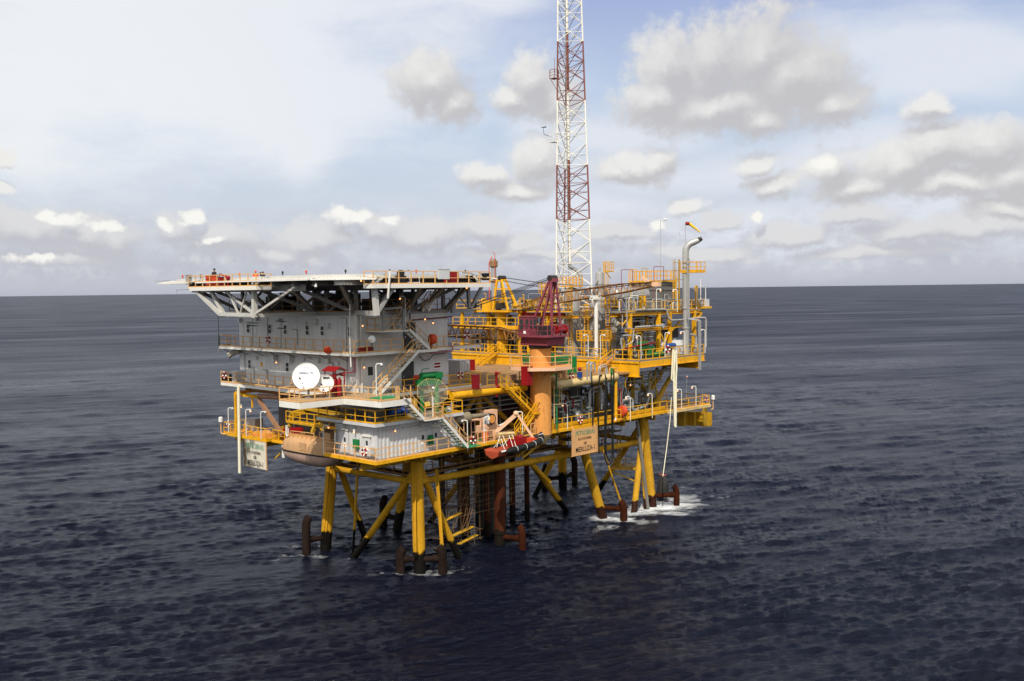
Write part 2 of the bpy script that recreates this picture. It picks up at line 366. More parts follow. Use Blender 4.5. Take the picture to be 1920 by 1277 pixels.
# sea: one sheet of real waves, fine near the platform, reaching the horizon
def sea():
    rs = np.random.RandomState(5)
    base = HEAD
    fine = np.linspace(R(-36), R(36), 900); coarse = np.linspace(R(36), R(324), 220)[1:-1]
    ang = np.concatenate([fine, coarse]); na = len(ang)
    th = np.concatenate([np.linspace(R(70), R(24), 40)[:-1], np.linspace(R(24), R(.55), 560)])
    rad = CAM.z / np.tan(th); rad = np.concatenate([rad, np.geomspace(rad[-1], 60000, 26)[1:]]); nr = len(rad)
    A, RR = np.meshgrid(ang, rad)                                   # rows = radius
    Xb = CAM.x + RR*np.cos(base - A); Yb = CAM.y + RR*np.sin(base - A)
    dr = np.gradient(rad)[:, None]; step = np.maximum(dr, RR*np.where(np.abs(A) <= R(36.1), R(.08), R(1.3)))
    Z = np.zeros_like(Xb); DX = np.zeros_like(Xb); DY = np.zeros_like(Xb)
    lam = np.concatenate([np.geomspace(.5, 1.9, 60), np.geomspace(1.9, 7, 50), np.geomspace(7, 38, 26)])
    for l in lam:
        k = 2*math.pi/l; th_ = R(243) + rs.normal(0, .24 if l > 4 else .34)
        a = .0105*l**.85 if l < 7 else .0105*7**.85*(7/l)**.5
        a *= rs.uniform(.5, 1.3)*(.46 if l > 6 else .42 if l > 2.5 else .52 if l > 1.2 else .85)
        wgt = np.clip((l/step - .9)/1.3, 0, 1)
        ph = k*(Xb*math.cos(th_) + Yb*math.sin(th_)) + rs.uniform(0, 6.28)
        Z += a*wgt*np.cos(ph); s_ = -.8*a*wgt*np.sin(ph); DX += s_*math.cos(th_); DY += s_*math.sin(th_)
    # patchiness of the wind
    g_ = (np.sin(Xb*.21+Yb*.13+1)*np.sin(Yb*.19-Xb*.09+2)+np.sin(Xb*.083-Yb*.06)*np.sin(Yb*.071+Xb*.043+.6)+.6*np.sin(Xb*.47+Yb*.31)*np.sin(Yb*.39-Xb*.28+4))
    amp = np.clip(.95 + .26*g_, .4, 1.6)
    Z *= amp; DX *= amp; DY *= amp
    P = np.stack([Xb+DX, Yb+DY, Z], -1).reshape(-1, 3)
    i = np.arange(nr-1)[:, None]*na; j = np.arange(na)[None, :]; j2 = (j+1) % na
    q = np.stack([i+j, i+j2, i+na+j2, i+na+j], -1).reshape(-1, 4)
    q = q[:, ::-1]
    # foam: broken water round the legs
    foam = np.zeros(nr*na)
    for (fx_, fy_, rr, am) in FOAM:
        dx = P[:,0]-fx_; dy = P[:,1]-fy_
        d = np.sqrt((dx*.75+dy*.66)**2*1.2 + (dx*.66-dy*.75)**2*.55)/rr; foam = np.maximum(foam, am*np.clip(1.3-d, 0, 1))
    nv = len(P); P = np.vstack([P, [[CAM.x, CAM.y, 0]]])             # centre under the camera closes the sheet
    tri = [(int(a), int(b), nv) for a, b in zip(np.roll(np.arange(na), -1), np.arange(na))]
    me = bpy.data.meshes.new('sea')
    me.vertices.add(len(P)); me.vertices.foreach_set('co', P.astype(np.float32).ravel())
    nl = q.size + 3*len(tri); me.loops.add(nl); me.loops.foreach_set('vertex_index', np.concatenate([q.ravel(), np.array(tri).ravel()]).astype(np.int32))
    me.polygons.add(len(q)+len(tri)); ls = np.concatenate([np.arange(len(q))*4, q.size+np.arange(len(tri))*3]); me.polygons.foreach_set('loop_start', ls.astype(np.int32))
    me.polygons.foreach_set('use_smooth', np.ones(len(q)+len(tri), bool)); me.update(calc_edges=True); me.validate()
    ch = me.attributes.new('chop', 'FLOAT', 'POINT'); dd = np.hypot(P[:,0]-20, P[:,1]-8); ch.data.foreach_set('value', np.clip((dd-50)/420, 0, 1).astype(np.float32)**.55)
    at = me.attributes.new('foam', 'FLOAT', 'POINT'); at.data.foreach_set('value', np.append(foam, 0).astype(np.float32))
    o = bpy.data.objects.new('sea', me); COL.objects.link(o); tag(o, 'dark navy choppy open sea around the platform', 'sea', kind='structure')
    M = bpy.data.materials.new('sea_water'); M.use_nodes = True; t = M.node_tree; b = t.nodes['Principled BSDF']; LL = t.links.new
    b.inputs['IOR'].default_value = 1.333; b.inputs['Specular IOR Level'].default_value = .235
    g = nd(t, 'ShaderNodeNewGeometry')
    def nz(sc_, det, ro, stretch=(1,1,1), rot=0):
        mp = nd(t, 'ShaderNodeMapping'); mp.inputs['Scale'].default_value = stretch; mp.vector_type = 'TEXTURE'; mp.inputs['Rotation'].default_value[2] = rot; LL(g.outputs['Position'], mp.inputs[0])
        n = nd(t, 'ShaderNodeTexNoise'); n.inputs['Scale'].default_value = sc_; n.inputs['Detail'].default_value = det; n.inputs['Roughness'].default_value = ro; LL(mp.outputs[0], n.inputs[0]); return n.outputs[0]
    b1 = nd(t, 'ShaderNodeBump'); b1.inputs['Strength'].default_value = 1; b1.inputs['Distance'].default_value = .17; LL(nz(3.2, 6, .68, (3.0, 1, 1), R(148)), b1.inputs['Height'])
    b2 = nd(t, 'ShaderNodeBump'); b2.inputs['Strength'].default_value = 1; b2.inputs['Distance'].default_value = .20; LL(nz(.9, 8, .68, (4.5, 1, 1), R(153)), b2.inputs['Height']); LL(b1.outputs[0], b2.inputs['Normal'])
    b3 = nd(t, 'ShaderNodeBump'); b3.inputs['Strength'].default_value = 1; b3.inputs['Distance'].default_value = 1.5; LL(nz(.05, 8, .62, (2.4, 1, 1), R(156)), b3.inputs['Height']); LL(b2.outputs[0], b3.inputs['Normal'])
    LL(b3.outputs[0], b.inputs['Normal'])
    fo = nd(t, 'ShaderNodeAttribute'); fo.attribute_name = 'foam'
    fn = nz(1.0, 14, .84, (2.2,1,1), R(153)); a1 = nd(t, 'ShaderNodeMath', operation='ADD'); LL(fo.outputs['Fac'], a1.inputs[0]); LL(fn, a1.inputs[1])
    fr = nd(t, 'ShaderNodeMapRange'); fr.inputs[1].default_value = 1.05; fr.inputs[2].default_value = 1.40; LL(a1.outputs[0], fr.inputs[0])
    # a few small breaking crests out at sea
    wc = nz(.075, 12, .74, (2, 1, 1), R(153)); wr = nd(t, 'ShaderNodeMapRange'); wr.inputs[1].default_value = .80; wr.inputs[2].default_value = .83; LL(wc, wr.inputs[0])
    mxm = nd(t, 'ShaderNodeMath', operation='MAXIMUM'); LL(fr.outputs[0], mxm.inputs[0]); LL(wr.outputs[0], mxm.inputs[1])
    cm = nd(t, 'ShaderNodeMixRGB'); cm.inputs[1].default_value = (.0022,.0033,.0095,1); cm.inputs[2].default_value = (.70,.72,.72,1); LL(mxm.outputs[0], cm.inputs[0]); LL(cm.outputs[0], b.inputs['Base Color'])
    rm = nd(t, 'ShaderNodeMapRange'); rm.inputs[4].default_value = .8; LL(mxm.outputs[0], rm.inputs[0])
    ca = nd(t, 'ShaderNodeAttribute'); ca.attribute_name = 'chop'; cr_ = nd(t, 'ShaderNodeMapRange'); cr_.inputs[3].default_value = .13; cr_.inputs[4].default_value = .35; LL(ca.outputs['Fac'], cr_.inputs[0]); gu = nd(t, 'ShaderNodeMapRange'); gu.inputs[1].default_value = .35; gu.inputs[2].default_value = .65; gu.inputs[3].default_value = -.05; gu.inputs[4].default_value = .13; LL(nz(.022, 9, .68, (3.5, 1, 1), R(150)), gu.inputs[0]); ga = nd(t, 'ShaderNodeMath', operation='ADD'); LL(cr_.outputs[0], ga.inputs[0]); LL(gu.outputs[0], ga.inputs[1]); LL(ga.outputs[0], rm.inputs[3]); LL(rm.outputs[0], b.inputs['Roughness'])
    me.materials.append(M)
FOAM = [(50,1.5,3.5,.62),(54,4.5,4.5,.55),(47,4.5,3,.5),(36,-2.5,3,.6),(30,-1,2.5,.55),(10.5,0,4,.52),(3.5,4.5,3,.5),(1.5,16,3.5,.55),(20.5,0,4,.5),(6.8,2.2,2.6,.60),(5.3,3.3,1.6,.60),(8.0,.6,2.2,.62),(9.5,-.5,2.5,.4),(5.7,15.6,2.6,.55),(3.7,15.8,3.0,.55),(2.5,17,2.5,.42),(6.5,11.5,1.7,.55),(18.5,2.6,2.2,.45),(18.7,.5,1.6,.5),(14,3,3.5,.33),
 (34.4,1.6,3.2,.75),(34.9,-.3,2.2,.72),(38.8,.8,4.2,.78),(42.5,.6,4.5,.85),(45.1,-.4,4.2,.82),(48.5,.8,4.0,.66),(52,3.5,4.0,.5),(41,-3,2.6,.7),(31.5,-.5,2.4,.6),(12,2.6,1.4,.4),(15.9,16.2,1.2,.3)]
FOAM += [(fz(px,py,0).x, fz(px,py,0).y, rr, am) for px,py,rr,am in ((855,1211,1.2,.36),(1345,931,3.2,.52),(1310,948,2.6,.6),(1285,960,2.2,.6),(870,1075,1.6,.5),(600,1040,1.5,.6),(545,1025,1.8,.55))]
sea(); W.cycles.sampling_method = 'NONE'
sc.view_settings.view_transform = 'Standard'; sc.view_settings.look = 'None'; sc.view_settings.exposure = 0; sc.view_settings.gamma = 1
sc.cycles.max_bounces = 6; sc.cycles.diffuse_bounces = 3; sc.cycles.glossy_bounces = 3; sc.cycles.caustics_reflective = False; sc.cycles.caustics_refractive = False; sc.cycles.use_denoising = True; sc.cycles.use_adaptive_sampling = False; sc.cycles.use_light_tree = False; sc.cycles.sample_clamp_indirect = 4; sc.cycles.sample_clamp_direct = 2.5
sc.render.resolution_x = 1024; sc.render.resolution_y = 681
# ---------------------------------------------------------------- steel jacket
def fouled(name, base, dark=(.006,.005,.004), zc=1.9):
    M = paint(name, base, .6, var=.28, rust=.26, spec=.08); nt = M.node_tree; b = nt.nodes['Principled BSDF']; L = nt.links.new
    src = b.inputs['Base Color'].links[0].from_socket
    g = nd(nt, 'ShaderNodeNewGeometry'); s = nd(nt, 'ShaderNodeSeparateXYZ'); L(g.outputs['Position'], s.inputs[0])
    n = nd(nt, 'ShaderNodeTexNoise'); n.inputs['Scale'].default_value = 1.6; n.inputs['Detail'].default_value = 6; L(g.outputs['Position'], n.inputs[0])
    m1 = nd(nt, 'ShaderNodeMath', operation='MULTIPLY_ADD'); m1.inputs[1].default_value = 1.3; L(n.outputs[0], m1.inputs[0]); L(s.outputs[2], m1.inputs[2])
    r = nd(nt, 'ShaderNodeMapRange'); r.inputs[1].default_value = zc+.65; r.inputs[2].default_value = zc+.85; r.inputs[3].default_value = 1; r.inputs[4].default_value = 0; L(m1.outputs[0], r.inputs[0])
    mx = nd(nt, 'ShaderNodeMixRGB'); L(r.outputs[0], mx.inputs[0]); L(src, mx.inputs[1]); mx.inputs[2].default_value = (*dark, 1); L(mx.outputs[0], b.inputs['Base Color'])
    return M
LEGP = fouled('jacket_leg_paint', (.52,.27,.016)); LEGR = fouled('jacket_leg_rust_foot', (.50,.27,.020), (.028,.010,.006), 1.3)
CONDP = fouled('conductor_rust_paint', (.062,.017,.007), (.010,.007,.005), 1.6)
J = thing('platform_jacket', 'yellow tubular steel jacket with black splash-zone feet carrying the whole platform above the sea', 'steel jacket', (25, 9, 0))
def leg(a, b, r, mat=LEGP, sleeve=True):
    m = MB(); a, b = Vector(a), Vector(b); d = (b-a).normalized(); m.tube(a - d*6, b, r, n=20)
    if sleeve: m.tube(a.lerp(b, .80), b, r*1.09, n=20)
    return m.build('leg', mat, J)
leg((6.75,2.3,0), (7.1,2.9,11), .58); leg((5.75,15.5,0), (6.5,14.7,11), .56); leg((43.0,1.5,0), (42.1,2.2,11), .55, LEGR)
leg((34.3,2.2,0), (30.3,2.6,11), .52, LEGR); leg((44.9,17,0), (43.6,16,11), .56); leg((15.9,16.3,0), (17.3,15,11), .5); leg((31.5,16.5,0), (31.2,15.5,11), .5)
def brace(a, b, r=.33, ext=5, mat=LEGP):
    a, b = Vector(a), Vector(b); d = (b-a).normalized(); MB().tube(a - d*ext, b, r, n=14).build('brace', mat, J)
brace((6.5,11.5,0), (6.95,2.9,9.4)); brace((11.5,16.4,0), (6.6,14.8,9.8)); brace((12.1,2.6,0), (7.2,2.8,10)); brace((38.6,1.0,0), (42.2,2.1,10), .36, 5, LEGR)
brace((34.4,7.6,0), (22.6,2.8,8.2), .34); brace((44.2,10.9,0), (42.4,3,9.2), .34); brace((38.1,15.9,0), (44,16,6.5), .34); brace((20.5,16,0), (31,15.6,9), .32); brace((25.6,2.6,5.4), (22.6,2.8,8.0), .24, 0)
for a, b, r in (((7,2.7,8.3), (42.3,2.3,7.75), .34), ((6.9,2.8,8.3), (6.4,14.8,8.25), .30), ((6.4,14.9,8.2), (43.6,16.1,7.9), .3), ((42.4,2.4,7.8), (43.8,16,7.8), .3), ((18.4,2.6,8.1), (17.2,15.2,8.1), .26), ((30.9,2.6,8), (31.2,15.6,8), .28)):
    MB().tube(a, b, r, n=12).build('horizontal_brace', LEGP, J)
# twin flat fender rails on the corner legs, small risers
for (p, q) in (((6.1,14.35,10.4),(5.35,15.1,.8)), ((6.35,2.4,10.4),(5.95,2.0,1.6)), ((8.5,1.7,9.4),(8.7,1.2,.6))):
    MB().ibeam(p, q, .28, .3, .05, (1,-1,0)).build('fender_rail', LEGP, J)
MB().tube((7.2,13.2,-3),(7.8,12.4,9.9),.13,n=8).build('riser', LEGP, J)
MB().tube((41.5,.6,-3),(39.9,1.4,10.5),.2,n=10).build('riser', paint('riser_grey',(.16,.15,.13),.5,rust=.3), J)
MB().tube((36.9,.5,-1),(33.6,1.6,8),.1,n=8).tube((36.9,.5,1.0),(35.2,2.0,1.0),.08).build('riser', LEGP, J)
m = MB(); m.tube((41.2,1.0,-3),(40.7,1.2,4.5),.17,n=8); m.tube((41.1,1.0,1.1),(43,1.5,1.1),.14); m.build('riser', LEGR, J)
# node platform with rail on the far corner leg
m = MB(); m.prism([(39.8,5.5),(42.5,2.4),(43.6,3.2),(43.6,5.8)], 4.3, 4.5); m.rail([(42.5,2.4,4.5),(39.8,5.5,4.5),(43.6,5.8,4.5)], 1.1, 1.2, .03); m.beam((39.8,5.5,4.3),(42.2,2.3,2.6),.14,.14); m.cage_ladder((40.6,4.6,4.5), 4, (-.7,-.7,0), .4); m.build('node_platform', YDK, J)
# boat bumpers: hooked pipes on stub arms
def bumper(p, lg, h, mat=RUSTB, r=.42, zs=1.3, two=True):
    p, l = Vector((*p, 0)), Vector((*lg, 0)); inn = (l - p).normalized()
    pts = [p + Vector((0,0,-3)), p + Vector((0,0,h-1.1))]
    for k in range(1, 6): t = k*math.pi/12; pts.append(p + inn*(.5*(1-math.cos(t))) + Vector((0,0,h-1.1+.95*math.sin(t))))
    b = MB().sweep(pts, r, 14).build('boat_bumper', mat, J)
    MB().tube(l + Vector((0,0,zs-.1)), p + Vector((0,0,zs)), .27, n=12).tube(p + inn*.85 + Vector((0,0,zs)), p + inn*.3 + Vector((0,0,zs)), .36, n=12).build('stub_arm', mat, b)
bumper((5.27,3.3),(6.75,2.3),2.5); bumper((8.04,.58),(6.75,2.3),2.5); bumper((3.67,15.76),(5.75,15.5),3.7); bumper((15.6,18.3),(15.9,16.3),3.4)
bumper((47.5,17.1),(44.9,17),3.6); bumper((42.2,17.8),(44.9,17),3.2)
RB = paint('orange_rust_bumper', (.045,.012,.005), .9, var=.5, rust=.4, rustcol=(.015,.007,.005), bump=.6, spec=.05)
bumper((34.8,-.35),(34.3,2.2),2.3,RB); bumper((45.06,-.6),(43,1.5),2.5,RB,.36,1.3); bumper((18.75,.35),(18.3,3.2),2.4,RB,.36,1.0)
# drooping chains / hoses from the bumper hooks
for a, b in (((4.4,15.7,4.2),(5.6,15.4,5.2)), ((46.7,17,3.6),(45,17,5)), ((45.0,-.2,3.0),(43.2,1.3,4.4))):
    a, b = Vector(a), Vector(b); MB().sweep([a.lerp(b, k/8) - Vector((0,0,1))*.6*math.sin(math.pi*k/8) for k in range(9)], .04, 5).build('chain', DARKST, J)
# catwalks inside the jacket
m = MB()
for (x0,y0,x1,y1) in ((7.2,3.6,8.4,14.4),(8.4,3.6,30,4.9),(17,4.9,18.2,14.5),(8.4,13.2,31,14.4),(33,6,43,7.4)): m.box(x0,y0,8.55,x1,y1,8.65)
m.build('catwalk', paint('catwalk_steel', (.09,.055,.03), .7, rust=.3), J)
m = MB()
for pts in ([(7.2,14.4,8.65),(7.2,3.6,8.65),(30,3.6,8.65)], [(8.4,14.4,8.65),(8.4,4.9,8.65),(17,4.9,8.65)], [(8.4,13.2,8.65),(31,13.2,8.65)], [(18.2,4.9,8.65),(30,4.9,8.65)], [(33,6,8.65),(36,5.6,8.65),(43,6,8.65)], [(33,7.4,8.65),(43,7.4,8.65)]): m.rail(pts, 1.1, 1.3, .026)
m.build('catwalk_railing', paint('catwalk_rail', (.25,.13,.04), .6, rust=.3), J)
# conductors and the big red caisson
for i, (x, y, r) in enumerate(((19.5,9.1,.38),(22.5,9.8,.40),(24.2,8.6,.34),(26.9,9.3,.36),(20.9,11.5,.34),(25.5,11.8,.34),(18.3,8.2,.30),(21.4,7.2,.36),(23.4,11.2,.36),(27.6,11.4,.34),(17.2,10.4,.32),(28.6,8.6,.3),(19.8,6.3,.34))):
    one(MB().tube((x,y,-4),(x,y,11.3),r,n=14), 'conductor_pipe', DARKST if i % 3 == 1 else CONDP, 'rust-brown vertical conductor pipe in the cluster under the middle of the deck', 'pipe', 'conductor pipes under the deck')
one(MB().tube((18.2,3.0,-4),(18.45,3.1,11.2),.58,n=20).tube((18.25,3.02,1.2),(18.27,3.02,1.6),.63,n=20), 'caisson_pipe', CONDP, 'thickest red-brown caisson pipe standing in the sea under the hanging rescue boat', 'pipe')
# access scaffold beside the near corner leg
m = MB(); rs = random.Random(3)
for x in (10.2,11.1,12.0,13.0,13.9,14.8,15.6,16.9,18.6,20.2):
    for y in (3.2, 5.2, 7.0): m.tube((x,y,(.7 if x < 16 else 3.5)+rs.random()),(x,y,8.6),.026,n=5)
for z in (1.2,2.2,3.9,4.9,5.6,6.5,7.2,7.9):
    for y in (3.2,5.2,7.0): m.tube((9.9,y,z+rs.uniform(-.1,.1)),(16 if z < 3 else 20.8,y,z+rs.uniform(-.1,.1)),.026,n=5)
    for x in (10.2,12,13.9,15.6): m.tube((x,3,z),(x,5.4,z),.03,n=5)
for k in range(8): x = rs.uniform(10,14); m.tube((x,3.2,rs.uniform(1,4)),(x+1.8,3.2,rs.uniform(4,8)),.03,n=5)
sf = thing('scaffold', 'rusty tube scaffold with plank decks beside the yellow corner leg', 'scaffold', (13,4,1))
m.build('scaffold_tubes', paint('scaffold_tube',(.13,.075,.035),.6,rust=.3), sf)
for (x0,y0,x1,y1,z) in ((10.5,3.0,13.2,3.9,3.95),(11.6,3.0,14.9,3.9,2.28),(12.5,3.1,15.5,4,1.3)): MB().beam((x0,y0,z),(x1,y0+.5,z+.25),.5,.06).build('plank', YDK, sf)
# stair from the lower deck down to the catwalk
def stair(name, label, p, q, w, side, mat_s, mat_t, mat_r, rails=(1,1), step=.27, group=None):
    p, q = Vector(p), Vector(q); t = thing(name, label, 'stairs', p, group); d = q - p; sd_ = Vector(side).normalized()*(w/2)
    m = MB()
    for s_ in (-1, 1): m.beam(p+sd_*s_, q+sd_*s_, .07, .26)
    m.build('stringer', mat_s, t)
    m = MB(); n = max(3, int(abs(d.z)/step)); f = Vector((d.x,d.y,0)).normalized()*.14
    for k in range(1, n):
        c = p.lerp(q, k/n); m.extr([c-sd_*.94-f, c+sd_*.94-f, c+sd_*.94+f, c-sd_*.94+f], (0,0,.035))
    m.build('treads', mat_t, t)
    for s_, on in zip((-1,1), rails):
        if not on: continue
        m = MB(); a, b = p+sd_*s_, q+sd_*s_; L = d.length; up = Vector((0,0,1.0))
        m.beam(a+up, b+up, .06,.06); m.beam(a+up*.5, b+up*.5, .05,.05); k = max(2, round(L/1.3))
        for i in range(k+1): c = a.lerp(b, i/k); m.beam(c, c+up, .06,.06)
        m.build('handrail', mat_r, t)
    return t
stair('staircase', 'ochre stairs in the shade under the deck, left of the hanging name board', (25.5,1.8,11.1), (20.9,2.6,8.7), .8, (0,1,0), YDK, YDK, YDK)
# ---------------------------------------------------------------- lower deck
LD = thing('lower_deck', 'yellow-edged lower deck spanning the jacket legs, with rails all round', 'platform deck', (25, 10, 11.3))
P1 = [(0,0),(44,0),(44,24),(5.2,24),(5.2,7.3),(0,7.3)]
MB().prism(P1, 11.32, 11.45).build('floor', TARP, LD)
MB().prism([(44,.3),(53.4,.1),(53.4,6.5),(44,6.5)], 11.2, 11.32).build('floor', TARP, LD)
m = MB()
for a, b in (((0,0),(20.6,0)),((23,0),(44,0)),((0,0),(0,7.3)),((0,7.3),(5.2,7.3))): m.beam((*a,11.33),(*b,11.33),.14,.3)
m.build('edge_beam', YEL, LD)
m = MB(); m.beam((23.3,.25,11.75),(44,.25,11.75),.06,.55); m.build('kick_plate', YEL, LD)
MB().box(23.6,.45,11.46,33.4,1.6,11.48).box(34.8,.45,11.46,43.6,1.4,11.48).build('walkway_strip', GRDECK, LD)
m = MB(); m.beam((44,.1,11.2),(53.5,-.05,11.15),.3,.34); m.beam((53.5,0,11.15),(53.5,6.5,11.15),.2,.3); m.build('edge_beam', CREAM, LD)
m = MB()
for y in (2.6,8,14,20): m.ibeam((.4 if y<7 else 5.4,y,10.8),(44,y,10.8),.4,.9,.05)
for x in (6,12,18,24,30,36,42): m.ibeam((x,.3,10.85),(x,24,10.85),.35,.7,.05)
for x in np.arange(1.5,44,1.9): m.beam((x,.1,11.1),(x,7 if x<5 else 23,11.1),.12,.24)
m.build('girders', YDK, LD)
m = MB(); m.extr([fy(1271,772,3.2), fy(1271,797,3.2), fy(1324,799,3.2), fy(1324,771,3.2)], (0,.12,0)); 
for px in (1271,1290,1306,1322): a = fy(px,772,3.2); b = fy(px,798,3.2); m.box(a.x-.08,2.2,min(a.z,b.z),a.x+.08,3.2,max(a.z,b.z))
a = fy(1306,772,3.2); b = fy(1324,798,2.3); m.box(a.x,2.2,7.95,b.x+.1,2.32,10.9); m.build('box_girder', YDK, LD)
m = MB(); m.rail([(9.9,0,11.45),(0,0,11.45),(0,7.25,11.45),(2.2,7.25,11.45)]); m.build('railing', TAN, LD)
MB().rail([(12.3,0,11.45),(14.6,0,11.45)]).build('railing', TAN, LD); MB().rail([(19.8,0,11.45),(20.5,0,11.45)]).build('railing', TAN, LD)
m = MB(); m.rail([(23.2,0,11.45),(33.8,0,11.45)], 1.15); m.rail([(35.2,0,11.45),(44,0,11.45),(44.1,.1,11.35),(53.4,0,11.3),(53.4,6.4,11.3),(46,6.4,11.3)], 1.15); m.rail([(33.8,0,11.45),(34.2,-.5,11.45),(35.1,-.5,11.45),(35.2,0,11.45)], 1.15, 1); m.build('railing', YEL, LD)
MB().tube((34.0,.05,11.4),(34.0,.05,16.4),.2,n=14).build('column', YEL, LD)
# inside: columns, diagonal braces, dark bulkheads
m = MB()
for x, y in ((6.5,9),(7.2,3.2),(17.5,5),(24,5),(30.5,5.5),(37,5),(42.5,4),(17,14),(30,14),(43,14)): m.tube((x,y,11.4),(x,y,16),.34,n=12)
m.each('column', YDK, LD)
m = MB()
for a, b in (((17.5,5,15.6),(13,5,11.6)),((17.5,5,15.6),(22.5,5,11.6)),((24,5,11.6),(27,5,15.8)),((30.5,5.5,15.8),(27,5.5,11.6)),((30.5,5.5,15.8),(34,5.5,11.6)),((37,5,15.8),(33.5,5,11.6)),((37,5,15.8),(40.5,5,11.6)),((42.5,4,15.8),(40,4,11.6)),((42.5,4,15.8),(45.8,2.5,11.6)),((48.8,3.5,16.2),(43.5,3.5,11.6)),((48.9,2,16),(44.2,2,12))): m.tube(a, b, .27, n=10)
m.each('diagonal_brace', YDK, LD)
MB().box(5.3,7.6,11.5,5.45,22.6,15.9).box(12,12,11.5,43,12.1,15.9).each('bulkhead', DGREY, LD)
MB().box(12.8,8.2,11.5,20,10,12.3).box(21,9,11.5,29,10,13).each('machinery_skid', paint('dark_red_skid',(.10,.015,.012),.6,rust=.2), LD)
m = MB()
for k in range(14): y = 2.2+k*.16; m.beam((13,y+3,15.2),(22,y+1.6,15.25),.05,.04)
m.build('cable_tray', paint('cable_tray_blue_green',(.02,.09,.12),.5,var=.4), LD)
m = MB(); m.tube((12.5,4.2,15.35),(24.5,4.5,15.5),.1,n=8); m.tube((12.3,3.2,12.2),(12.3,3.2,14.9),.1,n=8); m.tube((12.3,3.2,14.9),(10.9,3.2,15.1),.1,n=8); m.build('fire_water_pipe', paint('dark_red_pipe',(.22,.02,.03),.45), LD)
for z in (13.6,14.1,14.6,15.1,15.6): MB().tube((11.2,3.6,z+.1),(22.5,4.2,z),.06,n=6).build('conduit', PIPEG, LD)
# dense pipework between lower and main deck
rs = random.Random(11)
def zpipe(x0, x1, y0, y1, z0, z1, n, parent, mats, rr=(.05,.14), name='pipe'):
    for k in range(n):
        x = rs.uniform(x0,x1); y = rs.uniform(y0,y1); r = rs.uniform(*rr); t = rs.random(); m = MB()
        if t < .40: zt = rs.uniform(z0+(z1-z0)*.4,z1); m.pipe([(x,y,z0),(x,y,zt),(x+rs.uniform(-2.5,2.5),y,zt)], r)
        elif t < .7: z = rs.uniform(z0+.3,z1); L_ = rs.uniform(1.5,5); m.pipe([(x,y,z),(min(x1+1,x+L_),y,z),(min(x1+1,x+L_),y+.8,z)], r)
        else: zt = rs.uniform(z0+.8,z1-.3); m.pipe([(x,y,z0),(x,y,zt),(x+rs.uniform(.5,1.5),y,zt),(x+1.5,y,z0)], r)
        m.build(name, rs.choice(mats), parent)
def valve(p, s, parent, mat, name='valve', horiz=False):
    p = Vector(p); ax = Vector((1,0,0)) if horiz else Vector((0,0,1)); m = MB()
    m.lathe(p, ax, [(0,s*.9),(s*.25,s*.9),(s*.25,s*.5),(s*.6,s*.75),(s*1.2,s*.85),(s*1.8,s*.75),(s*2.1,s*.5),(s*2.1,s*.9),(s*2.35,s*.9)], 12)
    c = p + ax*s*1.2; o = Vector((0,-1,0)); m.tube(c, c+o*s*1.6, s*.2, n=6); m.torus(c+o*s*1.6, o, s*.7, s*.09, 14, 5)
    return m.build(name, mat, parent)
W1 = thing('wellhead_piping', 'dense grey pipes and valves in the dark bay right of the orange crane pedestal', 'piping', (28,2.5,11.45))
zpipe(24,33.3,1.9,4.2,11.5,15.4,42,W1,[PIPEG,PIPEG,STEEL,DARKST,PIPEG])
for k in range(12): valve((rs.uniform(24.3,33),rs.uniform(1.8,2.6),rs.uniform(11.6,13.4)),rs.uniform(.14,.24),W1,rs.choice([PIPEG,STEEL,PIPEG]),'valve',rs.random()<.3)
for x, z0, z1 in ((27.2,12.6,14.3),(28.6,13.2,14.2),(26.0,12.4,13.9)): MB().tube((x,1.7,z0),(x,1.7,z1),.09,n=8).build('pipe', RED, W1)
for a in (26.5,28.3,31.2): MB().pipe([(a,1.2,11.5),(a,1.2,13.0),(a-.9,1.2,13.05)],.07).build('vent_pipe', PIPEG, W1)
MB().pipe([(31.0,1.4,11.6),(31.0,1.4,15.0),(33.1,1.4,15.2)],.14,10,.6).build('pipe', STEEL, W1); MB().tube((33.0,1.3,12.6),(33.0,1.3,15.1),.12,n=8).build('pipe', STEEL, W1)
valve((31.0,1.4,12.4),.26,W1,STEEL); valve((28.9,1.4,11.9),.36,W1,STEEL); MB().box(26.4,1.5,14.2,26.9,1.8,14.8).build('junction_box', PIPEG, W1)
W2 = thing('manifold_piping', 'grey manifold of pipes and valves in the bay under the overhanging yellow process deck', 'piping', (39,2.5,11.45))
zpipe(35,44.5,1.8,4.5,11.5,15.6,42,W2,[PIPEG,PIPEG,STEEL,DARKST,PIPEG,YDK])
for k in range(11): valve((rs.uniform(35.5,43.5),rs.uniform(1.6,2.4),rs.uniform(11.6,13.6)),rs.uniform(.15,.26),W2,rs.choice([PIPEG,STEEL]),'valve',rs.random()<.3)
MB().pipe([(35.0,.9,14.6),(36.2,.9,14.6),(36.2,.9,11.6)],.07).build('pipe', RED, W2); MB().tube((36.2,.95,11.6),(36.2,.95,14.4),.06,n=8).build('pipe', WHITE, W2)
MB().pipe([(37.0,1.3,13.2),(38.9,1.3,13.3),(38.9,1.3,11.8),(41.6,1.3,12.2),(42.2,1.3,13),(42.2,1.3,15.9),(47,1.5,16.2),(47.2,1.5,15.3)],.15,10,.5).build('pipe', PIPEG, W2)
MB().pipe([(41,2.4,14.9),(43.9,2.4,14.9),(43.9,2.4,12)],.2,10,.6).build('pipe', PIPEG, W2); valve((42.2,1.3,13.2),.3,W2,PIPEG); valve((37.6,1.5,12),.3,W2,STEEL)
for z, r in ((15.9,.07),(16.15,.09),(15.3,.06)): MB().tube((34.5,.9,z),(47,.9,z+.1),r,n=6).build('pipe', PIPEG, W2)
